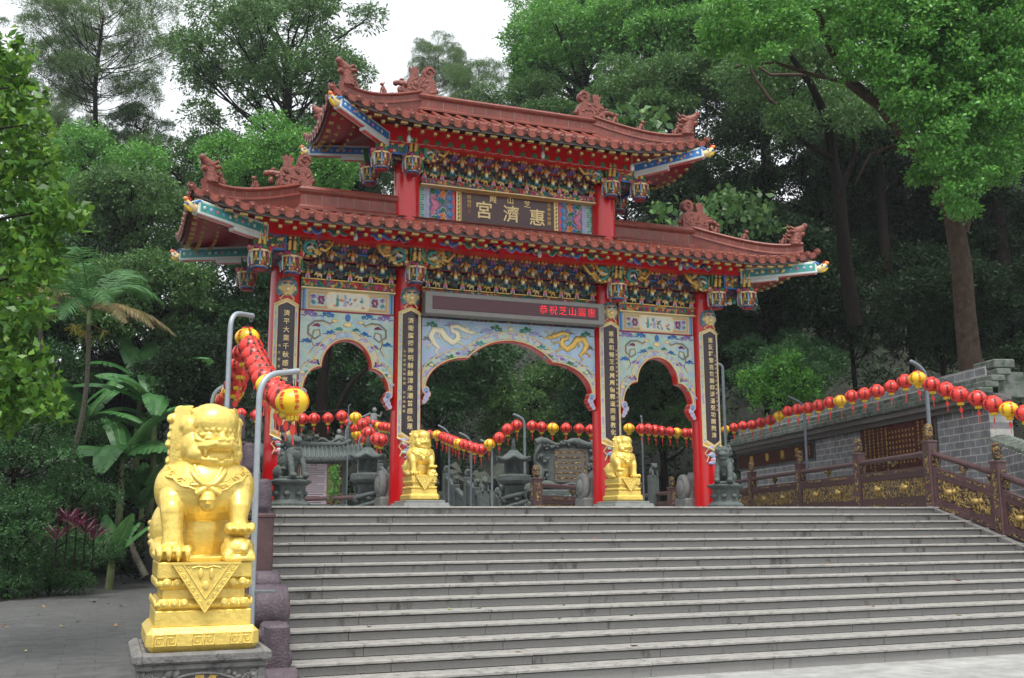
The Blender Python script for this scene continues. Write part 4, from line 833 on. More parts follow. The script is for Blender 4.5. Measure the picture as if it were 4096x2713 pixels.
# ================================================================ lion statues
def lion_body(cub=True, stone=False):
    """seated guardian lion, front toward -y, height about 1.40, standing on z = 0; s is the side of the raised paw"""
    s = 1 if cub else -1; m = GOLDP; g = MB(); E_ = lambda c, r, R=None, n=20, k=14: g.ell(c, r, m, R, n, k)
    E_((0, -.06, .62), (.42, .33, .32)); E_((0, .16, .45), (.33, .36, .45), rotm(-.2)); E_((0, .20, .22), (.36, .30, .26)); g.box((0, .05, .02), (.66, .62, .04), m); E_((0, -.0, .26), (.27, .24, .40))
    for q in (-1, 1):
        E_((q*.30, -.06, .64), (.145, .20, .22)); E_((q*.30, .30, .27), (.15, .26, .27)); E_((q*.36, .10, .10), (.09, .24, .10)); E_((q*.37, -.12, .06), (.07, .13, .06))
        for k in range(4): E_((q*.43, .22+.07*k, .16+.06*k), (.03, .06, .03), rotm(0, 0, .3))
    def toes(x, y, z, n=4, cl=1.):
        for t in range(n):
            tx = x-(.115-.077*1.5*0)+.077*t if cl == 1. else x-.093+.062*t; E_((tx, y, z), (.042, .062, .042), n=12, k=9); E_((tx, y-.035, z-.01), (.038, .04, .035), n=12, k=9); g.tube([(tx, y-.055, z-.01), (tx, y-.064, z-.05*cl), (tx, y-.055, z-.10*cl)], [.030, .026, .010], m, 8)
    a = -s*.285; g.tube([(a, -.12, .64), (a, -.22, .52), (a, -.27, .42), (a*.98, -.30, .26), (a*.95, -.31, .10)], [.12, .12, .105, .085, .10], m, 16); E_((a, -.32, .44), (.075, .055, .085)); E_((a*.95, -.36, .08), (.15, .13, .08)); toes(a*.95, -.45, .105)
    b = s*.285; g.tube([(b, -.10, .64), (b, -.25, .54), (b, -.30, .46), (b*.98, -.33, .36), (b, -.34, .28)], [.12, .115, .10, .075, .08], m, 16); E_((b, -.34, .47), (.065, .05, .085)); E_((b, -.38, .27), (.135, .11, .06)); toes(b, -.45, .295, 4, .45)
    E_((0, -.03, .92), (.22, .22, .18)); g.M = T(.02, -.08, 1.085) @ rotm(.05, 0, .30) @ Matrix.Diagonal((1.2, 1.13, 1.12, 1))
    E_((0, .0, .08), (.20, .22, .225)); E_((0, -.115, .135), (.175, .145, .150)); E_((0, -.14, .06), (.165, .09, .09)); E_((0, -.12, -.06), (.185, .125, .12)); E_((0, -.14, -.13), (.135, .095, .06))
    g.tube([(.15*math.sin(t), -.10-.135*math.cos(t), .055-.012*math.cos(t)) for t in [-1.25+2.5*i/10 for i in range(11)]], .017, m, 8)
    for t in (-1.1, -.75, -.45, -.15, .15, .45, .75, 1.1): E_((.15*math.sin(t), -.105-.14*math.cos(t), .078), .021, n=10, k=8)
    for q in (-1, 1):
        E_((q*.078, -.215, .008), (.045, .035, .027)); g.tube([(q*.03, -.235, .028), (q*.09, -.225, .042), (q*.145, -.18, .03)], [.010, .014, .010], m, 8); g.tube([(q*.04, -.235, -.018), (q*.10, -.225, -.024), (q*.155, -.16, -.002), (q*.165, -.13, .05)], [.012, .018, .018, .012], m, 8)
        E_((q*.175, -.05, -.06), (.06, .11, .13)); E_((q*.185, -.03, .08), (.045, .08, .11)); E_((q*.15, -.13, -.12), (.065, .085, .085)); E_((q*.215, .0, .13), (.03, .06, .07), rotm(0, q*-.3))
        g.tube([(0, -.285, -.045), (q*.05, -.275, -.032), (q*.10, -.245, -.052), (q*.155, -.19, -.055)], [.028, .032, .030, .022], m, 10); E_((q*.03, -.292, -.004), (.022, .02, .018)); E_((q*.15, -.19, -.115), (.028, .03, .03)); g.tube([(q*.115, -.235, -.075), (q*.115, -.24, -.13)], [.018, .008], m, 7); g.tube([(q*.06, -.25, -.07), (q*.06, -.252, -.10)], [.014, .006], m, 7)
        g.tube([(q*.02, -.262, -.165), (q*.09, -.24, -.162), (q*.145, -.17, -.155)], [.020, .022, .018], m, 8); g.tube([(q*.09, -.24, -.17), (q*.09, -.24, -.125)], [.014, .006], m, 6)
    E_((0, -.27, .0), (.045, .035, .03)); E_((0, -.235, .03), (.03, .05, .035)); E_((0, -.20, -.055), (.135, .085, .05)); E_((0, -.16, -.185), (.14, .11, .04)); E_((0, -.10, -.24), (.13, .10, .07)); E_((0, -.20, -.23), (.10, .05, .05))
    for k in range(5): g.tube([(-.08+.04*k, -.20, -.21), (-.08+.04*k, -.22, -.27), (-.07+.035*k, -.20, -.32)], [.024, .022, .006], m, 7)
    E_((0, .12, -.04), (.245, .17, .29)); E_((0, .08, .06), (.235, .2, .23))
    for q in (-1, 1):              # combed locks of the mane, side and back
        for i in range(27):
            z = .25-.0205*i; r = .205+.045*math.sin(min(1, i/12)*PI/2)*(1 if i < 20 else 1-.02*(i-20)); g.tube([(q*(r-.045), -.045, z+.018), (q*(r-.005), .0, z+.012), (q*(r+.022), .06, z), (q*(r+.010), .12, z-.012)], [.009, .0125, .0135, .010], m, 7)
        for i in range(8):
            z = .235-.068*i; r = (.245 if i else .20)+.012*math.sin(i*2.1); E_((q*r, .115, z), (.048, .05, .044), n=14, k=10); E_((q*(r+.03), .10, z-.012), (.024, .026, .022), n=10, k=8); E_((q*(r-.07), .20, z-.02), (.055, .05, .045), n=12, k=9); E_((q*.06, .25, z-.02), (.05, .045, .045), n=12, k=9)
    for k in range(9): t = -1.2+2.4*k/8; E_((.17*math.sin(t), .06-.10*math.cos(t)*.5, .27-.05*abs(t)), (.035, .05, .028), n=12, k=9)
    g.M = Matrix.Identity(4)
    for k in range(5): E_((0, .38+.03*k, .92-.14*k), (.09-.008*k, .05, .08)); E_((.09*(-1)**k, .39+.03*k, .87-.14*k), (.05, .05, .05))
    g.tube([(0, .5, .12), (0, .56, .3), (.03, .52, .45), (0, .46, .5)], [.05, .07, .08, .03], m, 10)
    return g
def collar(cub, m):
    """scalloped mantle over the shoulders, with ribbon folds"""
    g = MB(); C = Vector((0, -.06, .62)); n = 40; k = 8; R_ = (.432, .343, .333)
    def P(a, e, o=0): return C+Vector(((R_[0]+o)*math.cos(e)*math.sin(a), -(R_[1]+o)*math.cos(e)*math.cos(a), (R_[2]+o)*math.sin(e)))
    def edge(a): return math.radians(27-30*math.cos(a)**3*(1 if abs(a) < PI/2 else 0))+.035*math.sin(a*14)
    vs = []
    for i in range(n+1):
        a = -2.6+5.2*i/n
        for j in range(k+1): e = edge(a)+(math.radians(66)-edge(a))*j/k; vs.append(P(a, e, .008))
    g.add(vs, [(i*(k+1)+j, (i+1)*(k+1)+j, (i+1)*(k+1)+j+1, i*(k+1)+j+1) for i in range(n) for j in range(k)], m, True)
    g.tube([P(-2.6+5.2*i/n, edge(-2.6+5.2*i/n), .006) for i in range(n+1)], .011, m, 6); g.tube([P(-2.6+5.2*i/n, edge(-2.6+5.2*i/n)+.22, .006) for i in range(n+1)], .006, m, 6)
    for i in range(15):
        a = -2.1+4.2*i/14
        if abs(a) < .25: continue
        e = edge(a)+.11; g.tube([P(a+.11*(1-t/9)*math.cos(t*.8), e+.085*(1-t/9)*math.sin(t*.8), .012) for t in range(9)], .008, m, 5)
    y = -.405
    for q in (-1, 1):
        g.tube([(0, y, .66), (q*.05, y-.005, .67), (q*.10, y+.02, .72), (q*.14, y+.06, .78), (q*.16, y+.12, .83)], [.018, .026, .030, .026, .012], m, 8); g.tube([(0, y, .655), (q*.05, y-.01, .62), (q*.10, y, .585)], [.014, .034, .030], m, 8); g.tube([(q*.02, y, .665), (q*.11, y+.02, .665), (q*.20, y+.05, .66)], [.014, .026, .020], m, 8)
        g.tube([(q*.03, y, .68), (q*.09, y+.03, .76), (q*.12, y+.09, .84)], [.014, .022, .016], m, 8)
        for t in range(3): g.tube([(q*.10, y+.03, .70-.03*t), (q*.19, y+.06, .72-.035*t)], [.008, .012], m, 6)
    g.bbox((0, y-.01, .665), (.07, .04, .035), m, .01); g.bbox((0, y+.005, .63), (.12, .04, .04), m, .01); return g
def spiral_on(g, x, y, z, r, a, m):
    ux, uy = -math.sin(a), math.cos(a); g.tube([(x+ux*r*(1-i/10)*math.cos(i*.8), y+uy*r*(1-i/10)*math.cos(i*.8), z+r*(1-i/10)*math.sin(i*.8)) for i in range(10)], .006, m, 4)
def bell(m):
    g = MB(); g.lathe([(.0, -.095), (.03, -.09), (.055, -.07), (.068, -.03), (.070, 0), (.077, .004), (.077, .012), (.070, .018), (.068, .05), (.05, .08), (.02, .088)], m, (0, -.40, .525), 24); g.box((0, -.47, .50), (.04, .02, .010), m); return g
def cub_mesh(m):
    g = MB(); E_ = lambda c, r: g.ell(c, r, m, None, 14, 10); c = .26
    c = .28; E_((c, -.36, .10), (.15, .17, .12)); E_((c+.0, -.44, .11), (.13, .11, .10)); E_((c-.10, -.47, .05), (.05, .09, .05)); E_((c+.09, -.50, .05), (.05, .06, .045)); E_((c+.03, -.50, .12), (.065, .06, .06)); E_((c+.03, -.55, .10), (.04, .03, .03)); E_((c-.08, -.40, .17), (.05, .07, .05)); g.box((c, -.40, .02), (.27, .32, .04), m)
    for q in (-1, 1): E_((c+.03+q*.045, -.49, .17), (.02, .02, .022)); E_((c+.03+q*.03, -.545, .14), (.014, .012, .012))
    return g
def ball_mesh(m):
    g = MB(); c = Vector((-.28, -.38, .13)); g.ell(c, .13, m, None, 24, 16)
    for k in range(3): a = k*PI/3; g.tube([c+Vector((math.cos(a)*math.cos(t), math.sin(a)*math.cos(t), math.sin(t)))*.132 for t in [2*PI*i/20 for i in range(21)]], .008, m, 5)
    g.box((-.26, -.38, .02), (.24, .26, .04), m); return g
def gold_base(W=.86, D=1.12):
    """moulded plinth; returns builders for plinth and relief, top at z = 0, bottom at -.74"""
    m = GOLDP; g = MB(); w_, d = W, D
    g.bbox((0, 0, -.07), (w_*.92, d*.92, .14), m, .012); g.bbox((0, 0, -.185), (w_*.93, d*.93, .09), m, .035); g.bbox((0, 0, -.275), (w_*.80, d*.82, .10), m, .008); g.bbox((0, 0, -.36), (w_*.95, d*.95, .10), m, .045); g.bbox((0, 0, -.475), (w_*.93, d*.93, .14), m, .01); g.bbox((0, 0, -.64), (w_*1.08, d*1.06, .20), m, .05)
    r = MB(); 
    for z, n, hw, hd, fl in ((-.175, 8, w_*.465, d*.465, 1), (-.345, 9, w_*.475, d*.475, 1)):
        for i in range(n):
            x = -hw+.04+(2*hw-.08)*(i+.5)/n; wd = (2*hw-.08)/n*.46
            if abs(x) > .22 or z > -.2 and abs(x) > .27 or z < -.3 and abs(x) > .15: r.ell((x, -hd+.006, z), (wd*1.03, .015, .040), m, n=14, k=8); r.ell((x, -hd-.002, z-.008), (wd*.55, .010, .018), m, n=10, k=6)
            y = -hd+.04+(2*hd-.08)*(i+.5)/n
            for q in (-1, 1): r.ell((q*(hw-.006), y, z), (.015, wd*1.3, .040), m, n=12, k=8)
    yf = -d*.475-.045
    tri = MB(); tri.prism([(-.29, .0), (.29, .0), (.0, -.43)], yf, yf+.05, m); tri.box((0, yf+.06, -.01), (.58, .14, .02), m)
    for a, b in (((-.285, -.005), (0, -.425)), ((.285, -.005), (0, -.425)), ((-.20, -.01), (0, -.31)), ((.20, -.01), (0, -.31)), ((-.285, -.01), (.285, -.01))): tri.tube([(a[0], yf-.002, a[1]), (b[0], yf-.002, b[1])], .008, m, 6)
    for q in (-1, 1):
        for i in range(6): t = (i+.5)/6; x = q*(.24-.22*t); z = -.03-.34*t; spiral(tri, x, z, .024, m, yf-.003, q, th=.006)
        for i in range(4): spiral(tri, q*(.03+.04*i), -.035, .02, m, yf-.003, q, th=.006)
        tri.ell((q*.045, yf-.004, -.10), (.022, .012, .05), m, n=10, k=6)
    tri.tube([(-.12, yf-.003, -.05), (-.06, yf-.003, -.035), (0, yf-.003, -.05), (.06, yf-.003, -.035), (.12, yf-.003, -.05)], .008, m, 6); tri.ell((0, yf-.003, -.2), (.03, .01, .04), m)
    for c in (-.30, -.045, .045+.0, .30):
        pass
    for c in (-.31, 0, .31):
        for q in (-1, 1):
            x = c+q*.05; z = -.64; yy = -d*.53-.002; pts = [(-.038, .045), (.038, .045), (.038, -.045), (-.038, -.045), (-.038, .02), (.018, .02), (.018, -.022), (-.012, -.022), (-.012, 0)]
            r.tube([(x+q*a, yy, z+b) for a, b in pts], .0055, m, 5)
    return g, r, tri
def make_lion(label, cub, loc, rz, sc, group='golden guardian lions'):
    t = thing('lion_statue', label, 'statue', loc, rz, group); t.scale = (sc, sc, sc)
    return t
LB = {}
def fill_lion(t, cub):
    if cub not in LB:
        b = remesh(lion_body(cub).build('body'), .0085, 2); c = collar(cub, GOLDP).build('collar'); be = bell(GOLDP).build('bell')
        x = remesh(cub_mesh(GOLDP).build('cub'), .012, 3) if cub else ball_mesh(GOLDP).build('ball')
        LB[cub] = [b, c, be, x]
        if 'base' not in LB: a, r, tr = gold_base(); LB['base'] = [a.build('plinth'), r.build('petal_relief'), tr.build('altar_cloth')]
        for o in LB[cub]: o.parent = t
        base = [o if o.parent is None else o.copy() for o in LB['base']]
        for o in base:
            if o.name not in COL.objects: COL.objects.link(o)
            o.parent = t
    else:
        for o in LB[cub]+LB['base']: c = o.copy(); COL.objects.link(c); c.parent = t
LX = .85
big = make_lion('large gold lion statue with one paw on a cub, in the left foreground', True, (LX, 10.15, 1.475), 0, 1.0); fill_lion(big, True)
sl1 = make_lion('small gold lion statue with a cub, beside the second red column', True, (GC.x-2.00, 18.15, 2.21+.74*.58), 0, .58); fill_lion(sl1, True)
sl2 = make_lion('small gold lion statue with paw on a ball, beside the third red column', False, (GC.x+2.02, 18.15, 2.21+.74*.58), 0, .58); fill_lion(sl2, False)
for x, lab in ((GC.x-2.0, 'low grey slab under the gold lion beside the second red column'), (GC.x+2.02, 'low grey slab under the gold lion beside the third red column')):
    g = MB(); g.M = T(x, 18.15, 2.1); g.bbox((0, 0, .055), (.70, .86, .11), GREYL, .01, ) ; g.box((0, 0, .035), (.82, .98, .07), GREYL, taper=.96); tag(g.build('stone_slab'), lab, 'slab')
# carved stone pedestal of the large lion
pd = thing('stone_pedestal', 'weathered grey carved pedestal with gold lettering, under the large gold lion', 'pedestal', (LX, 10.15, 0))
g = MB(); g.bbox((0, 0, .69), (1.14, 1.34, .09), DKST, .02); g.bbox((0, 0, .62), (1.08, 1.28, .06), DKST, .015); g.bbox((0, 0, .30), (1.00, 1.20, .66), DKST, .01)
for q in (-1, 1): g.bbox((q*.49, -.60, .28), (.07, .05, .62), DKST, .01); g.bbox((q*.51, 0, .69), (.09, 1.36, .12), DKST, .03)
g.build('block', pd)
g = MB(); rr = random.Random(11); yy = -.605
for q in (-1, 1):
    for k in range(16): g.ell((q*rr.uniform(.2, .44), yy, rr.uniform(.2, .57)), (rr.uniform(.02, .05), .03, rr.uniform(.02, .04)), DKST, rotm(0, rr.random()*3), 8, 6)
    for k in range(5): spiral(g, q*(.42-.05*k), .54-.03*k, .035, DKST, yy-.01, q, th=.012)
pts = [(.42*math.cos(a), yy-.008, .30+.26*math.sin(a)) for a in [PI*i/24 for i in range(25)]]; g.tube(pts, .014, DKST, 6); g.prism([(p[0]*.97, .3+(p[2]-.3)*.95) for p in pts]+[(-.4, .02), (.4, .02)], yy-.004, yy+.02, mat('dark_slab', (.07, .07, .068), .6)); g.build('relief', pd)
g = MB()
for ch, x, z in (('羅', -.14, .47), ('羅', -.02, .50), ('何', .09, .50), ('何', .20, .46), ('玉', -.02, .41), ('木', .09, .41), ('金', -.14, .38), ('成', .20, .37)): g.text(ch, .085, GOLD, T(x, yy-.006, z) @ TXT, .003, .002)
g.build('inscription', pd)
# grey stone lions on pedestals in front of the outer columns
def stone_lion(label, x, rz, head_up):
    t = thing('lion_statue', label, 'statue', (x, 18.05, 2.1), rz, 'grey stone lions')
    g = MB(); E_ = lambda c, r, R=None: g.ell(c, r, GREY, R, 12, 9)
    E_((0, .06, .30), (.16, .22, .22), rotm(-.4)); E_((0, -.08, .42), (.14, .14, .14)); E_((0, .16, .14), (.17, .2, .12)); g.box((0, 0, .02), (.34, .50, .05), GREY)
    for q in (-1, 1): g.tube([(q*.10, -.10, .40), (q*.12, -.2, .22), (q*.12, -.22, .06)], [.06, .05, .055], GREY, 8); E_((q*.12, -.26, .06), (.055, .08, .045)); E_((q*.14, .14, .12), (.06, .13, .11))
    hz = .60 if not head_up else .62; yh = -.12 if not head_up else -.04
    E_((0, yh, hz), (.135, .15, .14)); E_((0, yh-.12, hz-.03+.05*head_up), (.09, .09, .06)); E_((0, yh-.10, hz-.11), (.08, .08, .035)); E_((0, yh-.1, hz+.06), (.09, .05, .04))
    for q in (-1, 1): E_((q*.06, yh-.13, hz+.05), .03); E_((q*.13, yh, hz+.07), (.03, .05, .05))
    rr = random.Random(int(x*7))
    for k in range(44): a = rr.uniform(0, PI*2); z = rr.uniform(-.2, .14); E_((math.cos(a)*.13, yh+.06+abs(math.sin(a))*.12, hz+z), (.035, .04, .03), rotm(rr.random()*3, rr.random()*3))
    for k in range(16): E_((rr.uniform(-.15, .15), rr.uniform(-.1, .22), rr.uniform(.15, .45)), (.05, .05, .03), rotm(rr.random()*3, rr.random()*3))
    g.M = Matrix.Identity(4); g.v = [(a*1.05, b*1.05, c*1.0+.46) for a, b, c in g.v]; remesh(g.build('body', t), .011, 2)
    p = MB(); p.lathe([(.36, 0), (.36, .05), (.30, .09), (.27, .12), (.27, .34), (.29, .36), (.37, .40), (.38, .43), (.27, .455), (.25, .47)], GREY, n=8, R=rotm(0, 0, PI/8), smooth=False)
    for k in range(8): a = k*PI/4; p.ell((math.cos(a)*.25, math.sin(a)*.25, .22), (.06, .06, .05), GREY, n=8, k=5)
    p.build('pedestal', t)
stone_lion('grey stone lion on pedestal before the first red column, under the hanging lanterns', GC.x-4.30, .45, 1)
stone_lion('grey stone lion on pedestal before the rightmost red column, facing left', GC.x+4.24, -.7, 0)
# ================================================================ lantern poles, wires and lanterns
LRED = mat('red_lantern_skin', (.68, .038, .024), .38, 0, .12, 10, spec=.6); LYEL = mat('yellow_lantern_skin', (.80, .52, .015), .38, 0, .08, 10, spec=.6)
INKB = mat('black_ink', (.03, .005, .01), .5); INKR = mat('red_ink', (.62, .02, .01), .5); YCAP = mat('yellow_tassel_cap', (.72, .50, .02), .45, 0, .2, 30); TAG = mat('red_paper_tag', (.70, .04, .025), .5, 0, .1, 9); WIRE = mat('black_wire', (.02, .02, .02), .6)
LW, LH = .185, .150
def lantern_meshes():
    out = {}
    for key, sk, ink in (('red', LRED, INKB), ('yellow', LYEL, INKR)):
        g = MB(); prof = []
        for i in range(41):
            a = PI*(.14+.72*i/40); rib = 1+.010*math.cos(i*PI*1.0) if i % 2 else 1-.006; prof.append((LW*math.sin(a)*rib, -LH*math.cos(a)))
        g.lathe(prof, sk, n=28); g.lathe([(.085, -.137), (.062, -.150)], sk, n=20)
        sh = g.build('shade'); rim = MB(); rim.lathe([(.078, .134), (.078, .158), (.070, .158), (.070, .136)], TAG, n=18); rim.lathe([(.0, .136), (.07, .137)], INKB, n=14); rim.tube([(-.07, 0, .152), (0, 0, .2), (.07, 0, .152)], .0035, WIRE, 4); rim.ell((0, 0, .185), (.014, .014, .03), WIRE, n=6, k=4); rim = rim.build('top_rim')
        cp = MB(); cp.lathe([(.066, -.157), (.06, -.145)], TAG, n=16)
        for k in range(10): a = 2*PI*k/10; cp.box((math.cos(a)*.052, math.sin(a)*.052, -.18), (.026, .026, .05), YCAP, Matrix.Rotation(a, 4, 'Z'))
        cp.lathe([(.05, -.20), (.052, -.157)], YCAP, n=14); cp = cp.build('fringe')
        tg = MB(); tg.cyl((0, 0, -.34), (0, 0, -.20), .004, TAG, n=5); tg.ell((0, 0, -.30), (.034, .007, .058), TAG, n=12, k=8); tg.cyl((0, 0, -.47), (0, 0, -.35), .009, TAG, r1=.006, n=6); tg.box((0, 0, -.23), (.016, .012, .02), YCAP); tg = tg.build('tassel')
        w_ = MB()
        for ca, txt in ((0, '闔家平安'), (.95, '惠濟宮'), (2.2, '合境平安'), (3.3, '惠濟宮'), (4.3, '闔家平安'), (5.3, '惠濟宮')):
            t = MB(); n_ = len(txt)
            for i, ch in enumerate(txt): t.text(ch, .056 if n_ > 3 else .060, ink, T(0, 0, (.088-.058*i) if n_ > 3 else (.066-.066*i)) @ TXT, .0, .0012)
            o = len(w_.v); w_.mi(ink)
            for x, y, z in t.v: r = LW*math.sqrt(max(.05, 1-(z/LH)**2))*1.012+.001; a = ca+x/r; w_.v.append((r*math.sin(a), -r*math.cos(a), z))
            for f in t.f: w_.f.append([o+q for q in f]); w_.m.append(0); w_.sm.append(False)
        wr = w_.build('writing', sh); out[key] = [sh, rim, cp, tg]
    return out
LM = lantern_meshes(); LCOUNT = [0]
def lantern(p, key, label, group, rz=0., s=1., tilt=(0, 0)):
    t = thing('paper_lantern', label, 'lantern', p, rz, group); t.scale = (s, s, s); t.rotation_euler = (tilt[0], tilt[1], rz)
    for o in LM[key]:
        c = o.copy(); COL.objects.link(c); c.parent = t
        if o.children:
            for ch in o.children: d = ch.copy(); COL.objects.link(d); d.parent = c
    LCOUNT[0] += 1; return t
ORD = ['first', 'second', 'third', 'fourth', 'fifth', 'sixth', 'seventh', 'eighth', 'ninth', 'tenth', 'eleventh', 'twelfth', 'thirteenth', 'fourteenth', 'fifteenth', 'sixteenth', 'seventeenth', 'eighteenth', 'nineteenth', 'twentieth', 'twenty first', 'twenty second', 'twenty third', 'twenty fourth', 'twenty fifth', 'twenty sixth', 'twenty seventh', 'twenty eighth']
def row(pts, cols, where, group, s=1., wire=True):
    """pts: lantern centres from left to right; hung on one wire"""
    n = {'r': 0, 'y': 0}
    for i, (p, c) in enumerate(zip(pts, cols)):
        n[c] += 1; lantern(p, 'red' if c == 'r' else 'yellow', '%s %s lantern from the left %s' % (ORD[n[c]-1], 'red' if c == 'r' else 'yellow', where), group, rnd.uniform(-.6, .6), s*rnd.uniform(.96, 1.04), (rnd.uniform(-.05, .05), rnd.uniform(-.05, .05)))
    if wire: g = MB(); g.tube([Vector(p)+Vector((0, 0, .205*s)) for p in pts], .006, WIRE, 4); tag(g.build('lantern_wire'), 'thin black wire carrying the lanterns '+where, 'wire', 'lantern wires')
# left foreground string above the balustrade
def lerp3(a, b, t): return Vector(a).lerp(Vector(b), t)
A0, A1 = atX(1169, 1608, 1.84), atX(990, 1352, 1.84); A1b = atX(985, 1360, 1.84); A2 = atX(895, 1605, 1.86)
ptsA = [lerp3(A0, A1, i/10)-Vector((0, 0, .34*4*(i/10)*(1-i/10)*.55)) for i in range(11)]
for i, (p, c) in enumerate(zip(ptsA, 'yrrryrrrrry')):
    lab = {0: 'nearest yellow lantern hanging from the front pole above the big gold lion', 4: 'yellow lantern in the middle of the near left string', 10: 'topmost yellow lantern under the tip of the tall left pole'}.get(i) or '%s red lantern up the near left string from the front pole' % ORD[i-1 if i < 4 else i-2]
    lantern(p, 'red' if c == 'r' else 'yellow', lab, 'lanterns over the left balustrade', (0.12 if i == 0 else rnd.uniform(-.8, .8)), 1., (rnd.uniform(-.06, .06), rnd.uniform(-.06, .06)))
g = MB(); g.tube([p+Vector((0, 0, .2)) for p in ptsA], .006, WIRE, 4); tag(g.build('lantern_wire'), 'black wire from the front pole up to the tall left pole', 'wire', 'lantern wires')
ptsB = [lerp3(A1, A2, i/9)-Vector((0, 0, 1.1*(i/9)*(1-i/9))) for i in range(1, 10)]
for i, (p, c) in enumerate(zip(ptsB, 'rrrryrrry')): lantern(p, 'red' if c == 'r' else 'yellow', '%s lantern, %s behind the tall left pole, string descending' % ('red' if c == 'r' else 'yellow', ORD[i]), 'lanterns over the left balustrade', rnd.uniform(-.8, .8), 1., (rnd.uniform(-.06, .06), 0))
g = MB(); g.tube([p+Vector((0, 0, .2)) for p in [A1]+ptsB], .006, WIRE, 4); tag(g.build('lantern_wire'), 'black wire descending behind the tall left pole', 'wire', 'lantern wires')
def pole(base, top_z, tip, r, label, group='grey lantern poles', bend=.2, ring=True, GALV=GALV):
    """galvanised pole with an arm bent over the lantern string"""
    b = Vector(base); tip = Vector(tip); h = Vector((tip.x-b.x, tip.y-b.y, 0)); d = h.normalized(); t = thing('lantern_pole', label, 'pole', b, 0, group); g = MB(); L = h.length
    pts = [Vector((0, 0, 0)), Vector((0, 0, top_z-b.z-bend*1.3))]
    p0, p1, p2 = Vector((0, 0, top_z-b.z-bend*1.3)), Vector((0, 0, top_z-b.z)), d*bend*1.2+Vector((0, 0, top_z-b.z+(tip.z-top_z)*bend*1.2/L))
    for k in range(1, 9): q = k/8; pts.append(p0*(1-q)**2+p1*2*q*(1-q)+p2*q*q)
    pts.append(tip-b); g.tube(pts, r, GALV, 14); g.ell(tip-b, (r*1.02, r*1.02, r*1.02), GALV); g.build('tube', t)
    e = MB(); e.bbox((0, 0, .012), (r*6, r*6, .024), GALV, .004); e.cyl((0, 0, .02), (0, 0, .08), r*1.3, GALV); e.build('foot_plate', t)
    if ring:
        e = MB(); c = tip-b-d*.04-Vector((0, 0, r+.03)); e.tube([c+d*.035*math.cos(a)+Vector((0, 0, .035*math.sin(a))) for a in [2*PI*i/12 for i in range(13)]], .006, GALV, 5); e.tube([c-Vector((0, 0, .03)), c-Vector((0, 0, .12))], .004, WIRE, 4); e.build('hook', t)
    return t
PB = atY(1022, 2000, 11.2); tipA = A0+Vector((.05, 0, .34)); 
pole((PB.x, 11.2, -.03), tipA.z-.10, tipA, .032, 'front grey pole bending over the nearest yellow lantern, beside the big lion', GALV=GALVL); g = MB(); g.bbox((PB.x+.11, 11.2, 1.12), (.24, .05, .03), GALV, .004); tag(g.build('pole_clamp'), 'small grey clamp strap fixing the front pole to the balustrade', 'clamp')
P2 = atY(905, 1700, 15.3); t2 = A1+Vector((.06, 0, .34)); pole((P2.x, 15.3, -.03), t2.z-.06, t2, .036, 'tall left grey pole behind the head of the big gold lion', GALV=GALVL)
P3_ = atY(845, 1700, 19.0); t3 = Vector((A2.x-.03, 19.0, A2.z+.25)); pole((P3_.x, 19.0, -.03), t3.z-.04, t3, .034, 'grey pole just left of and behind the tall left pole', GALV=GALVL)
# string over the right balustrade
RPd = (RP[3]-RP[0]); S1 = [(345, 540), (400, 527), (460, 515), (522, 510), (580, 495), (645, 478), (705, 448), (765, 418), (830, 405), (902, 395), (975, 378), (1050, 358), (1122, 345), (1200, 315), (1285, 300), (1370, 280), (1468, 250), (1560, 215)]
S1 = [atP(2700+a/1.696, 1400+b/1.696, (16.1, 17.6), (RPd.x, RPd.y)) for a, b in S1]
row(S1, 'yrrrrryrrrrryrrrrr', 'on the string over the right balustrade', 'lanterns over the right balustrade', .96)
S2 = [(1645, 195), (1740, 235), (1838, 270), (1930, 305), (2050, 330), (2158, 370), (2265, 405), (2372, 432)]
S2 = [atP(2700+a/1.696, 1400+b/1.696, (16.1, 17.8), (.06, 1)) for a, b in S2]
row(S2, 'yrrrrryr', 'on the string near the right edge', 'lanterns over the right balustrade', 1.0)
def pxpole(bx, by, tx, ty, topx, topy, D, label, r=.03, zb=ZT, ring=False):
    b = atD(bx, by, D); b.z = zb; q = atD(topx, topy, D); b.x, b.y = q.x, q.y; tip = atD(tx, ty, D); return pole((b.x, b.y, zb), q.z, tip, r, label, ring=ring, bend=min(.2, (tip-q).length*.5))
pxpole(3735, 1830, 3645, 1447, 3700, 1478, 23.2, 'grey lantern pole behind the right corner balustrade post', .045); pxpole(3240, 1850, 3157, 1588, 3215, 1615, 31.6, 'grey lantern pole with electric box beside the stone wall', .04)
pxpole(2905, 1700, 2868, 1455, 2890, 1462, 36, 'far grey street pole behind the rightmost red column', .05)
# strings in the courtyard behind the gate
def pxrow(l, D, cols, where, s=1., D1=None): n = len(l); row([atD(x, y, D+((D1 or D)-D)*i/max(1, n-1)) for i, (x, y) in enumerate(l)], cols, where, 'lanterns in the courtyard', s)
pxrow([(964, 1655), (1026, 1662), (1085, 1668), (1150, 1674), (1210, 1677), (1256, 1675), (1312, 1673), (1367, 1665), (1422, 1671)], 31, 'rryrrrrry', 'on the level string behind the left arch', 1.0)
pxrow([(1452, 1698), (1475, 1732), (1507, 1757), (1512+12, 1762)], 28, 'rrrr', 'dropping beside the left stone lantern', .98, 26)
pxrow([(1395, 1690), (1420, 1715), (1424, 1737), (1450, 1755)], 36, 'rryr', 'in the far tangle behind left arch', .95)
pxrow([(1470, 1680), (1482, 1686), (1494, 1692), (1505, 1698), (1517, 1704), (1530, 1707), (1545, 1709), (1562, 1711)], 44, 'rrrryrrr', 'in the distant row behind second column', .95, 36)
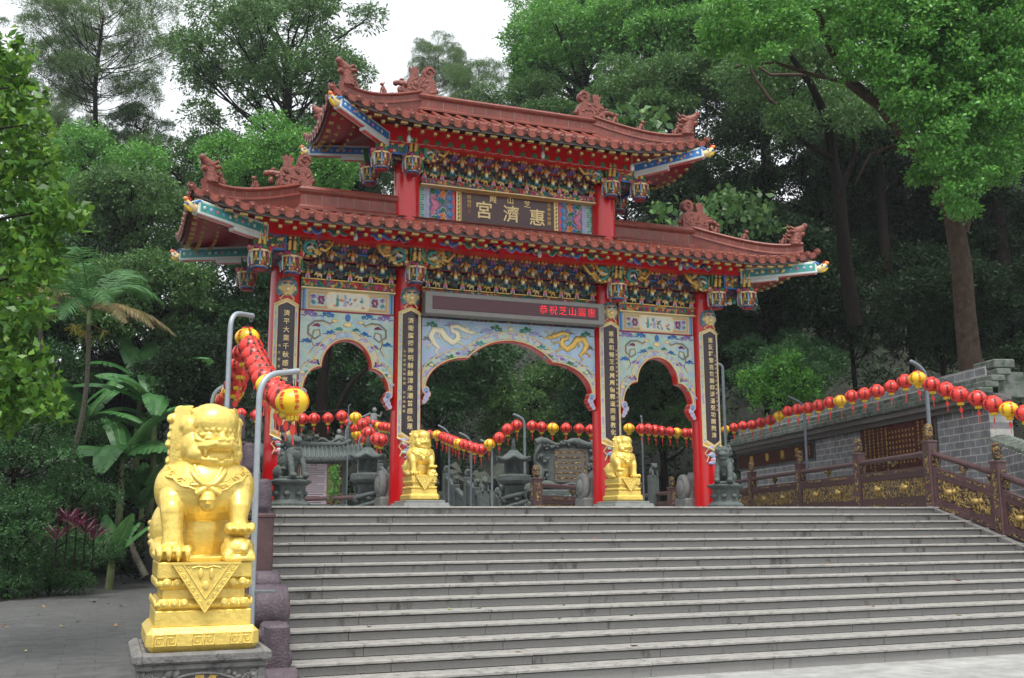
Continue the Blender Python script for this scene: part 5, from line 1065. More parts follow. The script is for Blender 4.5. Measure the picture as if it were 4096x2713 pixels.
pxrow([(1718, 1740), (1748, 1740), (1772, 1748), (1786, 1754), (1800, 1759), (1812, 1764), (1823, 1768), (1838, 1774), (1857, 1779), (1878, 1785), (1900, 1793), (1925, 1799), (1959, 1777)], 36, 'ryrrrrryrrrry', 'in the sagging row, centre arch left half', 1., 31)
pxrow([(1997, 1752), (2030, 1718), (2067, 1702), (2128, 1704), (2166, 1709), (2211, 1713), (2264, 1713), (2317, 1716), (2362, 1720), (2410, 1722)], 31, 'rrrrryrrrr', 'in the row, centre arch right half', 1., 33)
pxrow([(2516, 1714), (2565, 1717), (2593, 1717), (2620, 1721), (2647, 1725), (2679, 1728), (2707, 1730), (2742, 1733), (2766, 1735), (2800, 1737), (2840, 1735)], 33, 'yrrrrryrrrr', 'on the row behind the right arch', 1., 35)
for a in ((1395, 0, 1403, 1618, 1395, 1622, 29, 'thin grey rod with a hook left of the left stone lantern', .014), (1375, 0, 1480, 1655, 1385, 1700, 33, 'grey pole carrying the level string behind the left arch', .035), (1432, 0, 1520, 1730, 1435, 1745, 31, 'short grey pole hidden by lanterns behind the left arch', .03),
          (1800, 0, 1755, 1703, 1797, 1725, 35, 'grey pole, first from the left behind the centre arch', .035), (1890, 0, 1840, 1733, 1885, 1755, 33, 'grey pole, second from the left behind the centre arch', .035), (1975, 0, 1925, 1762, 1968, 1780, 31, 'grey pole left of the dragon stone lantern in the centre arch', .035),
          (2107, 0, 2056, 1659, 2098, 1675, 30, 'tall grey pole through the string right of the dragon stone lantern', .038), (2567, 0, 2566, 1672, 2567, 1678, 34, 'grey pole with a small camera behind the right gold lion', .03)):
    pxpole(a[0], 0, a[2], a[3], a[4], a[5], a[6], a[7], a[8])
# ================================================================ courtyard stonework
def stone_lantern(label, x, D, ytop, w_):
    p = atD(x, 1900, D); top = atD(x, ytop, D).z-ZT; k = w_; t = thing('stone_lantern', label, 'stone lantern', (p.x, p.y, ZT), .2, 'stone pagoda lanterns'); s = top/2.15
    b = MB(); b.lathe([(.42, 0), (.42, .12), (.30, .2), (.26, .5), (.30, .72), (.34, .78)], GREY, n=10); rr = random.Random(int(x))
    for i in range(9): a = i*1.1; b.ell((math.cos(a)*.30, math.sin(a)*.30, .1+.07*i), (.10, .10, .07), GREY, rotm(rr.random(), rr.random()), 9, 6)
    for q in range(2): b.tube([(math.cos(a+q*3)*.34, math.sin(a+q*3)*.34, .1+.09*a) for a in [i*.5 for i in range(13)]], [.04+.03*math.sin(i*.26) for i in range(13)], GREY, 7)
    b.build('carved_base', t)
    c = MB(); c.lathe([(.28, .78), (.46, .86), (.50, .92), (.50, 1.06), (.40, 1.10), (.30, 1.12)], GREY, n=8, smooth=False); c.build('platform', t)
    d = MB(); d.lathe([(.27, 1.12), (.27, 1.52), (.33, 1.56)], GREY, n=6, smooth=False)
    for i in range(6):
        a = i*PI/3+PI/6; R = Matrix.Rotation(a, 4, 'Z')
        if i % 2: 
            d.box((math.cos(a)*.236, math.sin(a)*.236, 1.33), (.01, .2, .30), DARK, R)
            for u in range(6): d.box(R @ Vector((.243, -.1+.04*u, 1.33)), (.012, .012, .30), GREY, R); d.box(R @ Vector((.243, 0, 1.18+.055*u)), (.012, .2, .012), GREY, R)
        else: 
            for u in range(5): d.ell(R @ Vector((.24, rr.uniform(-.06, .06), 1.2+.06*u)), (.03, .05, .04), GREY, n=7, k=5)
    d.build('light_chamber', t)
    e = MB(); vs = []; n = 48
    for rr_, z, up in ((.10, 1.84, 0), (.20, 1.74, 0), (.34, 1.62, .0), (.50, 1.55, .10), (.47, 1.50, .08), (.25, 1.50, 0)):
        for i in range(n): a = 2*PI*i/n; f = abs(math.cos(a*3)); vs.append((rr_*(1+.10*f**6)*math.cos(a), rr_*(1+.10*f**6)*math.sin(a), z+up*f**5))
    e.add(vs, [(j*n+i, j*n+(i+1) % n, (j+1)*n+(i+1) % n, (j+1)*n+i) for j in range(5) for i in range(n)], GREY, True); e.build('roof', t)
    f = MB(); 
    for i in range(6): f.lathe([(.05, 1.84+.05*i), (.085-.008*i, 1.855+.05*i), (.085-.008*i, 1.87+.05*i), (.04, 1.885+.05*i)], GREY, n=14)
    f.lathe([(.03, 2.13), (.04, 2.15), (.0, 2.2)], GREY, n=10); f.build('spire', t); t.scale = (k, k, s)
stone_lantern('grey stone pagoda lantern behind the left arch, beside the second column', 1470, 25, 1745, .86); stone_lantern('grey stone pagoda lantern on a dragon base in the centre arch', 2055, 26, 1757, .88)
# notice board shrine
sh = atD(1230, 1990, 31); t = thing('notice_shrine', 'grey stone notice board shrine with tiled roof and a pale pink paper notice', 'shrine', (sh.x, sh.y, ZT), -.12)
W2, H2 = 2.35, 2.05
g = MB()
for q in (-1, 1): g.bbox((q*(W2/2-.25), 0, .85), (.34, .3, 1.7), GREY, .02); g.box((q*(W2/2-.25), -.155, .9), (.12, .01, 1.3), ORN_B)
g.bbox((0, .05, 1.62), (W2-.2, .3, .22), GREY, .02); g.bbox((0, .05, .15), (W2, .5, .34), GREY, .02); g.box((0, .12, .95), (W2-.6, .06, 1.3), BROWN); g.build('wall', t)
g = MB(); g.box((0, .06, .93), (1.62, .04, 1.28), mat('kraft_paint', (.33, .22, .11), .6)); 
for q in (-1, 1): g.box((q*.83, .04, .93), (.06, .06, 1.36), GREYL); g.box((0, .04, .93+q*.66), (1.72, .06, .06), GREYL)
g.build('frame', t)
g = MB(); PK = mat('pink_paper', (.74, .62, .68), .7, 0, .05, 5); nx_ = .16
g.box((nx_, .03, 1.12), (.78, .012, .86), PK); g.box((nx_, .03, .46), (.78, .012, .42), PK)
g.text('公告', .10, INKB, T(nx_, .022, 1.48) @ TXT, .001)
for i in range(13): z = 1.38-.058*i; ww = .64-.2*((i*7) % 4 == 0); g.box((nx_-.32+ww/2, .022, z), (ww, .002, .018), mat('ink_grey', (.16, .13, .15), .7))
for i in range(6): g.box((nx_-.03*(i % 2), .022, .61-.06*i), (.58-.1*(i % 3), .002, .02), mat('ink_grey', (.16, .13, .15), .7))
g.build('notice', t)
g = MB(); n = 24
def srow(u, v): x = -W2/2-.35+(W2+.7)*u; return (x, -.75+.80*v, 1.62+.42*v**.8+.16*(abs(2*u-1)**4)*(1-v*.6))
for sy in (1, -1):
    vs = [(srow(i/n, j/4)[0], srow(i/n, j/4)[1]*sy+(.0 if sy > 0 else .2), srow(i/n, j/4)[2]) for j in range(5) for i in range(n+1)]; g.add(vs, [(j*(n+1)+i, j*(n+1)+i+1, (j+1)*(n+1)+i+1, (j+1)*(n+1)+i) for j in range(4) for i in range(n)], GREY)
for i in range(n+1): g.tube([srow(i/n, j/4) for j in range(5)], .045, GREY, 7); p = srow(i/n, 0); g.cyl((p[0], p[1]-.02, p[2]), (p[0], p[1], p[2]), .06, GREY, n=10)
vs = [srow(i/n, 0) for i in range(n+1)]; g.strip([(v[0], v[2]-.09) for v in vs], [(v[0], v[2]) for v in vs], GREY, -.74, -.66); g.build('roof', t)
g = MB(); g.tube([(-1.25, .05, 2.22), (-1.0, .05, 2.08), (0, .05, 2.06), (1.0, .05, 2.08), (1.25, .05, 2.22)], [.05, .1, .11, .1, .05], GREY, 8)
for q in (-1, 1):
    g.tube([(q*(1.0-.11*i), .05, 2.2+.07*math.sin(i*1.4)) for i in range(8)], [.03+.03*math.sin(i*.4+.3) for i in range(8)], GREY, 7); g.ell((q*.22, .05, 2.32), (.09, .06, .07), GREY, n=8, k=5); g.tube([(q*.2, .05, 2.36), (q*.3, .05, 2.42)], .015, GREY, 5)
g.ell((0, .05, 2.26), .07, GREY); g.build('dragon_ridge', t)
# dragon relief screen
sc_ = atD(2275, 2000, 31); t = thing('dragon_screen', 'carved grey stone screen with coiling dragon frame and gold inscribed tablet', 'stone screen', (sc_.x, sc_.y, ZT), -.15)
g = MB(); g.bbox((0, 0, .45), (2.3, .5, .5), GREY, .03); g.bbox((0, 0, .15), (2.6, .7, .4), GREY, .03); g.box((0, .1, 1.35), (1.95, .22, 1.5), GREY)
rr = random.Random(5)
for q in (-1, 1): 
    g.tube([(q*(.95+.08*math.sin(i*.9)), -.05+.06*math.cos(i*.9), .6+.12*i) for i in range(14)], [.10+.05*math.sin(i*.5) for i in range(14)], GREY, 9); g.ell((q*1.25, 0, .75), (.14, .2, .2), GREY); g.bbox((q*1.2, 0, .7), (.25, .4, .15), GREY, .03)
g.tube([(-1.0+.16*i, -.05, 2.08+.06*math.sin(i*1.1)) for i in range(13)], [.08+.04*math.sin(i*.8+1) for i in range(13)], GREY, 9); g.tube([(-.95+.17*i, -.12, .82+.06*math.sin(i*1.3)) for i in range(12)], [.08+.04*math.sin(i*.8) for i in range(12)], GREY, 9)
for k in range(80): a = rr.choice((-1, 1)); g.ell((a*rr.uniform(.62, 1.02), -.06, rr.uniform(.75, 2.15)), (rr.uniform(.04, .1), .06, rr.uniform(.03, .08)), GREY, rotm(0, rr.random()*3), 8, 5)
for k in range(20): g.ell((rr.uniform(-.9, .9), -.06, rr.uniform(1.95, 2.15)), (.08, .06, .05), GREY, rotm(0, rr.random()*3), 8, 5); g.ell((rr.uniform(-1, 1), -.26, rr.uniform(.35, .62)), (.08, .03, .05), GREY, n=7, k=5)
g.build('carved_frame', t)
g = MB(); g.box((.08, -.03, 1.42), (1.02, .04, 1.0), mat('tablet_stone', (.10, .09, .075), .6))
for i in range(6): g.box((.02, -.053, 1.80-.15*i), (.72, .006, .05), ORN_B)
for x in (-.38, .50): g.box((x, -.053, 1.42), (.05, .006, .86), ORN_B)
g.build('tablet', t)
# stone stair rails and small guardian beasts far behind the centre arch
def rail(label, a, b, D, D2, n):
    A, B = atD(a[0], a[1], D), atD(b[0], b[1], D2); t = thing('stone_railing', label, 'railing', (A.x, A.y, ZT), 0, 'grey stone railings'); g = MB(); o = Vector((A.x, A.y, ZT))
    slab(g, A-o-Vector((0, 0, .15)), B-o-Vector((0, 0, .15)), 0, 1, 0, .12, -.08, .08, GREY); slab(g, A-o-Vector((0, 0, 1.0)), B-o-Vector((0, 0, 1.0)), 0, 1, .25, .8, -.05, .05, GREY); g.build('rail', t)
    for i in range(n+1):
        p = A.lerp(B, i/n)-o; g = MB(); z0 = min(0, p.z-1.2); g.bbox((p.x, p.y, (p.z+.05+z0)/2), (.22, .22, p.z+.05-z0), GREY, .02); g.ell((p.x, p.y, p.z+.17), (.11, .11, .15), GREY); g.ell((p.x, p.y-.08, p.z+.24), .07, GREY); g.build('post', t)
rail('grey stone stair railing nearer the second column, behind the centre arch', (1785, 1900), (1865, 1990), 36, 34, 2); rail('grey stone stair railing right of the other, behind the centre arch', (1870, 1915), (1945, 2000), 34, 32, 2); rail('grey stone railing farther back left of the dragon screen', (1990, 1985), (1975+60, 1990), 38, 38, 1); rail('grey railing behind the left stone lantern', (1520, 1860), (1560, 1900), 38, 37, 1)
for x, y, D, lab in ((1935, 1950, 31, 'small grey stone beast on a post, behind the centre arch'), (2005, 1975, 33, 'small squat grey stone beast beside the pole, behind the centre arch'), (2612, 1890, 36, 'tall thin grey stone pillar beside the right gold lion')):
    p = atD(x, y, D); t = thing('stone_beast', lab, 'statue', (p.x, p.y, ZT)); h = p.z-ZT; g = MB(); g.bbox((0, 0, (h-.1)/2), (.3, .3, h-.1), GREY, .02); g.build('post', t); g = MB(); g.ell((0, 0, h+.02), (.14, .16, .18), GREY); g.ell((0, -.1, h+.2), (.11, .12, .11), GREY); g.ell((0, -.2, h+.17), .06, GREY)
    for q in (-1, 1): g.tube([(q*.08, -.12, h+.05), (q*.09, -.16, h-.12)], .04, GREY, 6); g.ell((q*.09, -.08, h+.28), .035, GREY)
    g.build('body', t)
# rockery with figures seen through the left arch
rk = atD(1480, 1640, 42); t = thing('rockery', 'mossy grey rockery with stone figures on the slope behind the left arch', 'rockery', (rk.x, rk.y, ZT)); g = MB(); rr = random.Random(21)
ROCK = mat('mossy_rock', (.05, .055, .045), .9, 0, .4, 3, bump=1., bscale=6, stain=((.03, .05, .02), 3, .5))
for k in range(60):
    x = rr.uniform(-3, 7); z = rr.uniform(-.5, 2.9-.22*abs(x-1)); g.ell((x, rr.uniform(0, 2)+z*.25, z), (rr.uniform(.25, .6), rr.uniform(.3, .6), rr.uniform(.15, .45)), ROCK, rotm(rr.random()*3, rr.random()*3, rr.random()*3), 7, 5)
g.v = [(a+.13*math.sin(b*9+c*7+a*5), b+.13*math.sin(c*8+a*6), c+.11*math.sin(a*8+b*5+c*3)) for a, b, c in g.v]; g.sm = [False]*len(g.sm); g.build('rocks', t)
for x, z in ((0.1, 4.0), (1.1, 3.3), (-1.3, 3.1)):
    g = MB(); g.M = T(x, -.2, z-.45); g.tube([(0, 0, 0), (0, 0, .3), (.02, 0, .55)], [.22, .17, .12], GREYL, 8); g.ell((.03, -.02, .68), (.09, .09, .11), GREYL); g.tube([(.08, 0, .5), (.25, -.1, .42), (.3, -.15, .6)], .045, GREYL, 6); g.build('figure', t)
# ================================================================ stone wall with plaques along the right side
BRK = tiled('grey_block_wall', (.23, .235, .25), (.16, .165, .175), .45, .45, .19)
WN = Vector((.2215, .975, 0)).normalized(); WP = atP(3959, 1800, (19.83, 19.5), (1, .2)); WP = Vector((19.83, 19.5, 0))
def wallpt(x, y): return atP(x, y, WP, WN)
def wuz(x, y): p = wallpt(x, y); return ((p-WP).dot(WN), p.z)
wt = thing('stone_wall', 'grey block wall with mossy tiled coping and two brown inscribed plaques', 'wall', (WP.x, WP.y, 0), math.atan2(WN.y, WN.x))
ztop = wuz(3959, 1624)[1]; ztop2 = wuz(2953, 1838)[1]; 0 and print('wall', ztop, ztop2, wuz(2953, 1838), wuz(3250, 1760))
def wl(u, z, o=0): return (u, o, z)     # local frame: x along the wall away from camera, y to the left of it (toward the gate is +y)
g = MB(); g.box((8.5, -.3, (ztop+1.0)/2), (17, .6, ztop-1.0+2), BRK); g.v = [tuple(v) for v in g.v]; g.build('wall', wt)
m_ = BRK.node_tree; 
for nd in m_.nodes:
    if nd.type == 'TEX_BRICK':
        mp = m_.nodes.new('ShaderNodeMapping'); mp.inputs['Rotation'].default_value = (PI/2, 0, 0); tc = m_.nodes.new('ShaderNodeTexCoord'); m_.links.new(tc.outputs['Object'], mp.inputs[0]); m_.links.new(mp.outputs[0], nd.inputs['Vector']); nd.inputs['Mortar Size'].default_value = .016; nd.inputs['Mortar'].default_value = (1.9, 1.8, 1.6, 1); nd.inputs['Color2'].default_value = (.72, .72, .74, 1)
MOSS = mat('mossy_tile', (.12, .135, .12), .8, 0, .4, 5, bump=.6, stain=((.03, .055, .03), 3, .5)); SOF = mat('wall_soffit', (.14, .13, .125), .7, 0, .2, 5)
g = MB(); g.box((8.5, -.1, ztop+.06), (17.2, .55, .14), SOF); g.box((8.4, -.02, ztop+.20), (17.5, .75, .16), SOF); g.build('cornice', wt)
g = MB(); rr = random.Random(4)
for j in range(4):
    for i in range(58): x = -.3+.305*i+rr.uniform(-.01, .01); g.bbox((x, .30-.17*j, ztop+.34+.15*j+rr.uniform(-.008, .008)), (.29, .36, .15), MOSS, .02)
g.box((8.4, -.45, ztop+.5), (17.4, .7, .6), MOSS); g.bbox((.1, -.3, ztop+1.0), (.9, .55, .22), MOSS, .03)
for i in range(14): g.bbox((1.0+i*1.25, -.3, ztop+.93), (1.2, .5, .12), MOSS, .03)
g.build('tiled_coping', wt)
def plaque(corners, nm, label=None):
    (u0, zb), (u1, zt) = corners; g = MB(); c = ((u0+u1)/2, .03, (zb+zt)/2); g.box(c, (abs(u1-u0), .06, zt-zb), BOARD); g.box((c[0], .02, c[2]), (abs(u1-u0)+.12, .05, zt-zb+.12), GREY); return tag(g.build(nm, wt), label=label), c
a = wuz(3740, 1655); b = wuz(3460, 1895); a2 = wuz(3740, 1890); pq2, c2 = plaque(((a[0], min(b[1], a2[1])), (b[0], a[1]-.0)), 'plaque', 'large brown plaque of small gold characters')
TXW = Matrix(((-1, 0, 0, 0), (0, 0, 1, 0), (0, 1, 0, 0), (0, 0, 0, 1)))      # text facing +y, reading toward -x
g = MB(); u0, u1 = min(a[0], b[0]), max(a[0], b[0]); zt, zb = a[1], min(b[1], a2[1]); W3 = u1-u0; H3 = zt-zb; CH = '惠濟宮沿革誌芝山巖古蹟開漳聖王乾隆十七年建廟奉祀文昌帝君觀音佛祖信眾捐資重修'
nc = 15
for i in range(nc):
    tall = 1 if i < 3 or i > 11 else 0
    if i in (3, 4, 5, 6, 7, 8): continue
    for k in range(int(13-(i % 3))): g.text(CH[(i*5+k) % len(CH)], H3*.044, GOLD, T(u0+W3*(.07+.86*i/(nc-1)), .066, zt-H3*(.10+.064*k)) @ TXW, .002, .002)
for j in range(7):
    for k in range(9): g.text(CH[(j*9+k) % len(CH)], H3*.048, GOLD, T(u0+W3*(.26+.045*k), .066, zt-H3*(.2+.095*j)) @ TXW, .002, .002)
g.build('inscription', pq2)
a = wuz(3258, 1768); b = wuz(2960, 1880); a2 = wuz(3258, 1830); pq1, c1 = plaque(((a[0], a2[1]-.02), (b[0], a[1]-.02)), 'plaque', 'long brown plaque with four large gold characters')
g = MB(); zc = (a[1]+a2[1])/2-.02; hh = (a[1]-a2[1])
for ch, x in (('芝', 3195), ('蘭', 3137), ('春', 3075), ('曉', 3012)): g.text(ch, hh*.62, GOLD, T(wuz(x, 1830)[0], .068, zc) @ TXW, .01, .008)
for k, ch in enumerate('壬申年仲春'): g.text(ch, hh*.11, GOLD, T(a[0]+.3, .068, zc+hh*(.3-.13*k)) @ TXW, .002, .002)
g.build('inscription', pq1)
# low block wall at the right edge
q0, q1 = Vector((17.6, 14.0, 0)), Vector((19.3, 19.2, 0))
t = thing('stone_wall', 'low sloping mossy block wall at the right edge behind the balustrade', 'wall', (0, 0, 0)); g = MB(); z0 = atD(4040, 1760, 24).z
A_, B_ = atD(3985, 1762, 25.5), atD(4200, 1840, 21); slab(g, Vector((A_.x, A_.y, A_.z)), Vector((B_.x, B_.y, B_.z)), 0, 1, -3, 0, -.25, .25, BRK); g.build('wall', t); g = MB()
for i in range(16):
    p = A_.lerp(B_, (i+.5)/16); d = (B_-A_).normalized(); g.bbox((p.x, p.y, p.z+.06), (.27, .6, .14), MOSS, .03, ); 
g.build('coping', t)
for k in list(LM.values()):
    for o in k:
        for c in list(o.children): bpy.data.objects.remove(c)
        bpy.data.objects.remove(o)
# fallen leaves on the steps and the path
LF = [mat('dry_leaf', (.28, .08, .03), .6), mat('yellow_leaf', (.42, .38, .12), .6), mat('green_leaf', (.25, .38, .12), .6), mat('brown_leaf', (.22, .12, .05), .6)]
lfm = []
for m in LF:
    g = MB(); g.add([(-.07, 0, .012), (-.03, -.025, .004), (.03, -.022, .006), (.07, 0, .02), (.03, .024, .010), (-.03, .022, .014), (0, 0, .001)], [(0, 1, 6), (1, 2, 6), (2, 3, 6), (3, 4, 6), (4, 5, 6), (5, 0, 6)], m); lfm.append(g.build('fallen_leaf'))
rr = random.Random(2)
def leaf(p, i, lab, grp, s): o = lfm[i].copy(); COL.objects.link(o); o.location = p; o.rotation_euler = (rr.uniform(-.3, .3), rr.uniform(-.3, .3), rr.random()*6); o.scale = (s, s, s); tag(o, lab, 'leaf', grp)
WHO = ['small dry red brown leaf fallen', 'small yellow leaf fallen', 'small pale green leaf fallen', 'small brown leaf fallen']
for k in range(34):
    i = rr.choice((0, 1, 3, 3)); x, y = rr.uniform(-4.5, .6), rr.uniform(12, 34); leaf((x+ (y-12)*.02, y, -.015), i, WHO[i]+' on the grey path', 'leaves on the path', rr.uniform(.8, 1.6))
for k in range(22):
    i = rr.choice((0, 0, 2, 3)); kk = rr.randint(3, 14); leaf((rr.uniform(2.4, 15.5), Y0-TR*kk+.2+rr.uniform(-.12, .12), ZT-RS*kk+.003), i, WHO[i]+' on the stone steps', 'leaves on the steps', rr.uniform(.7, 1.1))
for o in lfm: bpy.data.objects.remove(o)
# ================================================================ vegetation
NR = np.random.default_rng(5)
LG_D = leafmat('canopy_shade_leaf', (.005, .017, .006), (.016, .044, .012), (.025, .06, .018), trans=.2, rough=.6, spec=.2)  # canopy shade is painted into this and the next leaf colour
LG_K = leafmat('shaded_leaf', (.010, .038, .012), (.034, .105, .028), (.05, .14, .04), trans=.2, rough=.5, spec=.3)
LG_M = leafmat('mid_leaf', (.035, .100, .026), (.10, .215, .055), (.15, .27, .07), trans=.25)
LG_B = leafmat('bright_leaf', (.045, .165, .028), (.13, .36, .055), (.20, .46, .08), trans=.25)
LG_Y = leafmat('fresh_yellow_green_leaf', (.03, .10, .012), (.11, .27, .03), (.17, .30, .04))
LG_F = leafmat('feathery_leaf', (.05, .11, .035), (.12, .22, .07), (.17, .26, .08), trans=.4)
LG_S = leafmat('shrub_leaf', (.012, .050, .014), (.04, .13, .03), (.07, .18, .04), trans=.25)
BARK = mat('grey_brown_bark', (.065, .045, .032), .9, 0, .45, 5, bump=1., bscale=14, stain=((.085, .07, .055), 5, .55, (1, 1, .25)), spec=.15)
BARKD = mat('dark_bark', (.013, .010, .008), .95, 0, .4, 6, bump=.8, spec=.1)
def unit(v): return v/np.maximum(1e-6, np.linalg.norm(v, axis=1, keepdims=True))
def leaf_arrays(c, d, size, asp=.42, fold=.25):
    """kite shaped leaves: c base points, d unit directions"""
    n = len(c); r = unit(NR.normal(size=(n, 3))); s = unit(np.cross(d, r)); nn = np.cross(s, d); L = (size*NR.uniform(.6, 1.3, n))[:, None]
    v = np.empty((n, 4, 3)); v[:, 0] = c; v[:, 1] = c+d*L*.5+s*L*asp*.5+nn*L*fold*.2; v[:, 2] = c+d*L-nn*L*fold*.35; v[:, 3] = c+d*L*.5-s*L*asp*.5+nn*L*fold*.2
    return v.reshape(-1, 3)
def mesh_quads(name, V, m, parent=None, link=True):
    n = len(V)//4; me = bpy.data.meshes.new(name); me.vertices.add(len(V)); me.vertices.foreach_set('co', V.astype(np.float32).ravel()); me.loops.add(len(V)); me.loops.foreach_set('vertex_index', np.arange(len(V), dtype=np.int32))
    me.polygons.add(n); me.polygons.foreach_set('loop_start', np.arange(0, len(V), 4, dtype=np.int32)); me.polygons.foreach_set('loop_total', np.full(n, 4, dtype=np.int32)); me.materials.append(m); me.update(calc_edges=True)
    o = bpy.data.objects.new(name, me); COL.objects.link(o)
    if parent: o.parent = parent
    return o
def blob_leaves(c, r, n, size, up=.55, droop=.25, flat=.75, asp=.42, sprig=6):
    """a clump: short twigs start on a lumpy shell and carry a few leaves each"""
    k = max(1, n//sprig); u = unit(NR.normal(size=(k, 3))); u[:, 2] = np.where(NR.random(k) < up, np.abs(u[:, 2]), u[:, 2]); rad = r*(.6+.4*NR.random(k)**.5)*(1+.25*np.sin(u[:, 0]*5+c[0])*np.cos(u[:, 1]*6+c[1]))
    p = np.array(c)+u*rad[:, None]*np.array([1, 1, flat]); p = np.repeat(p, sprig, 0); q = np.repeat(u, sprig, 0); p = p+NR.normal(size=p.shape)*size*.55
    d = unit(q*.8+NR.normal(size=p.shape)*.75+np.array([0, 0, -droop])); return leaf_arrays(p, d, np.full(len(p), size), asp)
def tree_proto(name, kind, blobs, n, size, m, bark, trunk_h, R, tr=.3, bf=1., asp=.42, droop=.25, flat=.75, up=.6):
    """blobs: clump centres relative to the crown centre; trunk runs from far below up into the crown"""
    t = thing(name, 'x', 'tree'); V = np.concatenate([blob_leaves(c, r, int(n*(r/R)**2), size, up, droop, flat, asp) for c, r in blobs]); mesh_quads('crown', V, m, t)
    g = MB(); rr = random.Random(len(blobs)); g.tube([(0, 0, -trunk_h), (.15, .1, -trunk_h*.6), (-.1, 0, -trunk_h*.3), (0, 0, -.5), (.1, 0, R*.35)], [tr*1.25, tr, tr*.9, tr*.75, tr*.4], bark, 10); g.build('trunk', t)
    g = MB()
    for c, r in blobs:
        c = Vector(c); s = Vector((0, 0, max(-trunk_h*.5, min(R*.3, c.z-1.0-.35*c.xy.length)))); mid = s.lerp(c, .5)+Vector((rr.uniform(-.3, .3), rr.uniform(-.3, .3), -.25)); L = c.length/R
        g.tube([s, s.lerp(mid, .5)+Vector((0, 0, -.1)), mid, c], [tr*.42*bf, tr*.33*bf, tr*.24*bf, (.02+tr*.08)*bf], bark, 6, cap=False)
        for k in range(3): e = c+Vector((rr.uniform(-1, 1), rr.uniform(-1, 1), rr.uniform(-.2, .8)))*r*.8; g.tube([mid.lerp(c, .4+.2*k), e], [.045*tr/.3*bf, .012*bf], bark, 4, cap=False)
    g.build('branch', t); return t
def mkblobs(seed, R, nb, rb, zf=.8, hollow=.35, top=0.):
    rr = np.random.default_rng(seed); out = []
    while len(out) < nb:
        p = rr.uniform(-1, 1, 3); l = np.linalg.norm(p)
        if hollow < l < 1 and p[2] > -.75+top: out.append((tuple(p*np.array([R, R, R*zf])), rb*rr.uniform(.65, 1.3)))
    return out
PR = {}
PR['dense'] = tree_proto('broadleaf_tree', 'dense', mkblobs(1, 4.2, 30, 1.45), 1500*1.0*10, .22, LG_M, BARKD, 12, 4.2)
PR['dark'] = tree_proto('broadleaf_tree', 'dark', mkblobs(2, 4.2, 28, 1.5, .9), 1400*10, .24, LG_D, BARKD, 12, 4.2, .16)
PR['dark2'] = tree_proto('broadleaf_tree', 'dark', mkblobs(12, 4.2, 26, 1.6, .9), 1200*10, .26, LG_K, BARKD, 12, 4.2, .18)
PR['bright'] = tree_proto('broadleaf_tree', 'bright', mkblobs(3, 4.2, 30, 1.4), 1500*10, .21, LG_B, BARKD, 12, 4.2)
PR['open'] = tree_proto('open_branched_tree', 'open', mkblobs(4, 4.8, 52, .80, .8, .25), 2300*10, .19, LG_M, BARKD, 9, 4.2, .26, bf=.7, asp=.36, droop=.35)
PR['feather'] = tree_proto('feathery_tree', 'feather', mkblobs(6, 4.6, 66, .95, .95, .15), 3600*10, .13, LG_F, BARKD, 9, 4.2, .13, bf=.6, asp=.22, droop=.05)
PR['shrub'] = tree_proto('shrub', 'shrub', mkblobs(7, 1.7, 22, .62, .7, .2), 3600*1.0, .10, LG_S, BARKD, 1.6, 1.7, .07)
used = set(); TN = [0]
def tree(kind, x, y, D, rpx, label, cat='tree', group='trees on the wooded slope', rz=None, zs=1., R=4.4):
    """crown centre at picture point x,y and distance D, crown radius rpx in picture units"""
    p = atD(x, y, D); s = rpx*D/F/R; src = PR[kind]
    if kind in used: o = copy_tree(src)
    else: o = src; used.add(kind)
    o.location = p; o.scale = (s, s, s*zs); o.rotation_euler.z = NR.uniform(0, 6.28) if rz is None else rz; o['label'] = label; o['category'] = cat; o['group'] = group; TN[0] += 1; return o
# --- skyline trees
tree('feather', 400, 160, 62, 330, 'tall feathery tree against the sky, at the top left', rz=.5, zs=.95)
tree('open', 1150, 300, 58, 400, 'tall open crowned tree with visible dark limbs, left of the upper roof', rz=2., zs=.9)
tree('feather', 1740, 270, 85, 130, 'small pale distant tree on the skyline above the upper roof')
tree('open', 560, 560, 66, 150, 'open tree below the gap of sky, between the two tall trees', rz=1.)
tree('feather', 190, 500, 70, 190, 'pale feathery tree low behind the near leafy tree, top left')
tree('open', -120, 130, 66, 130, 'tree tip cut by the left edge under the sky')
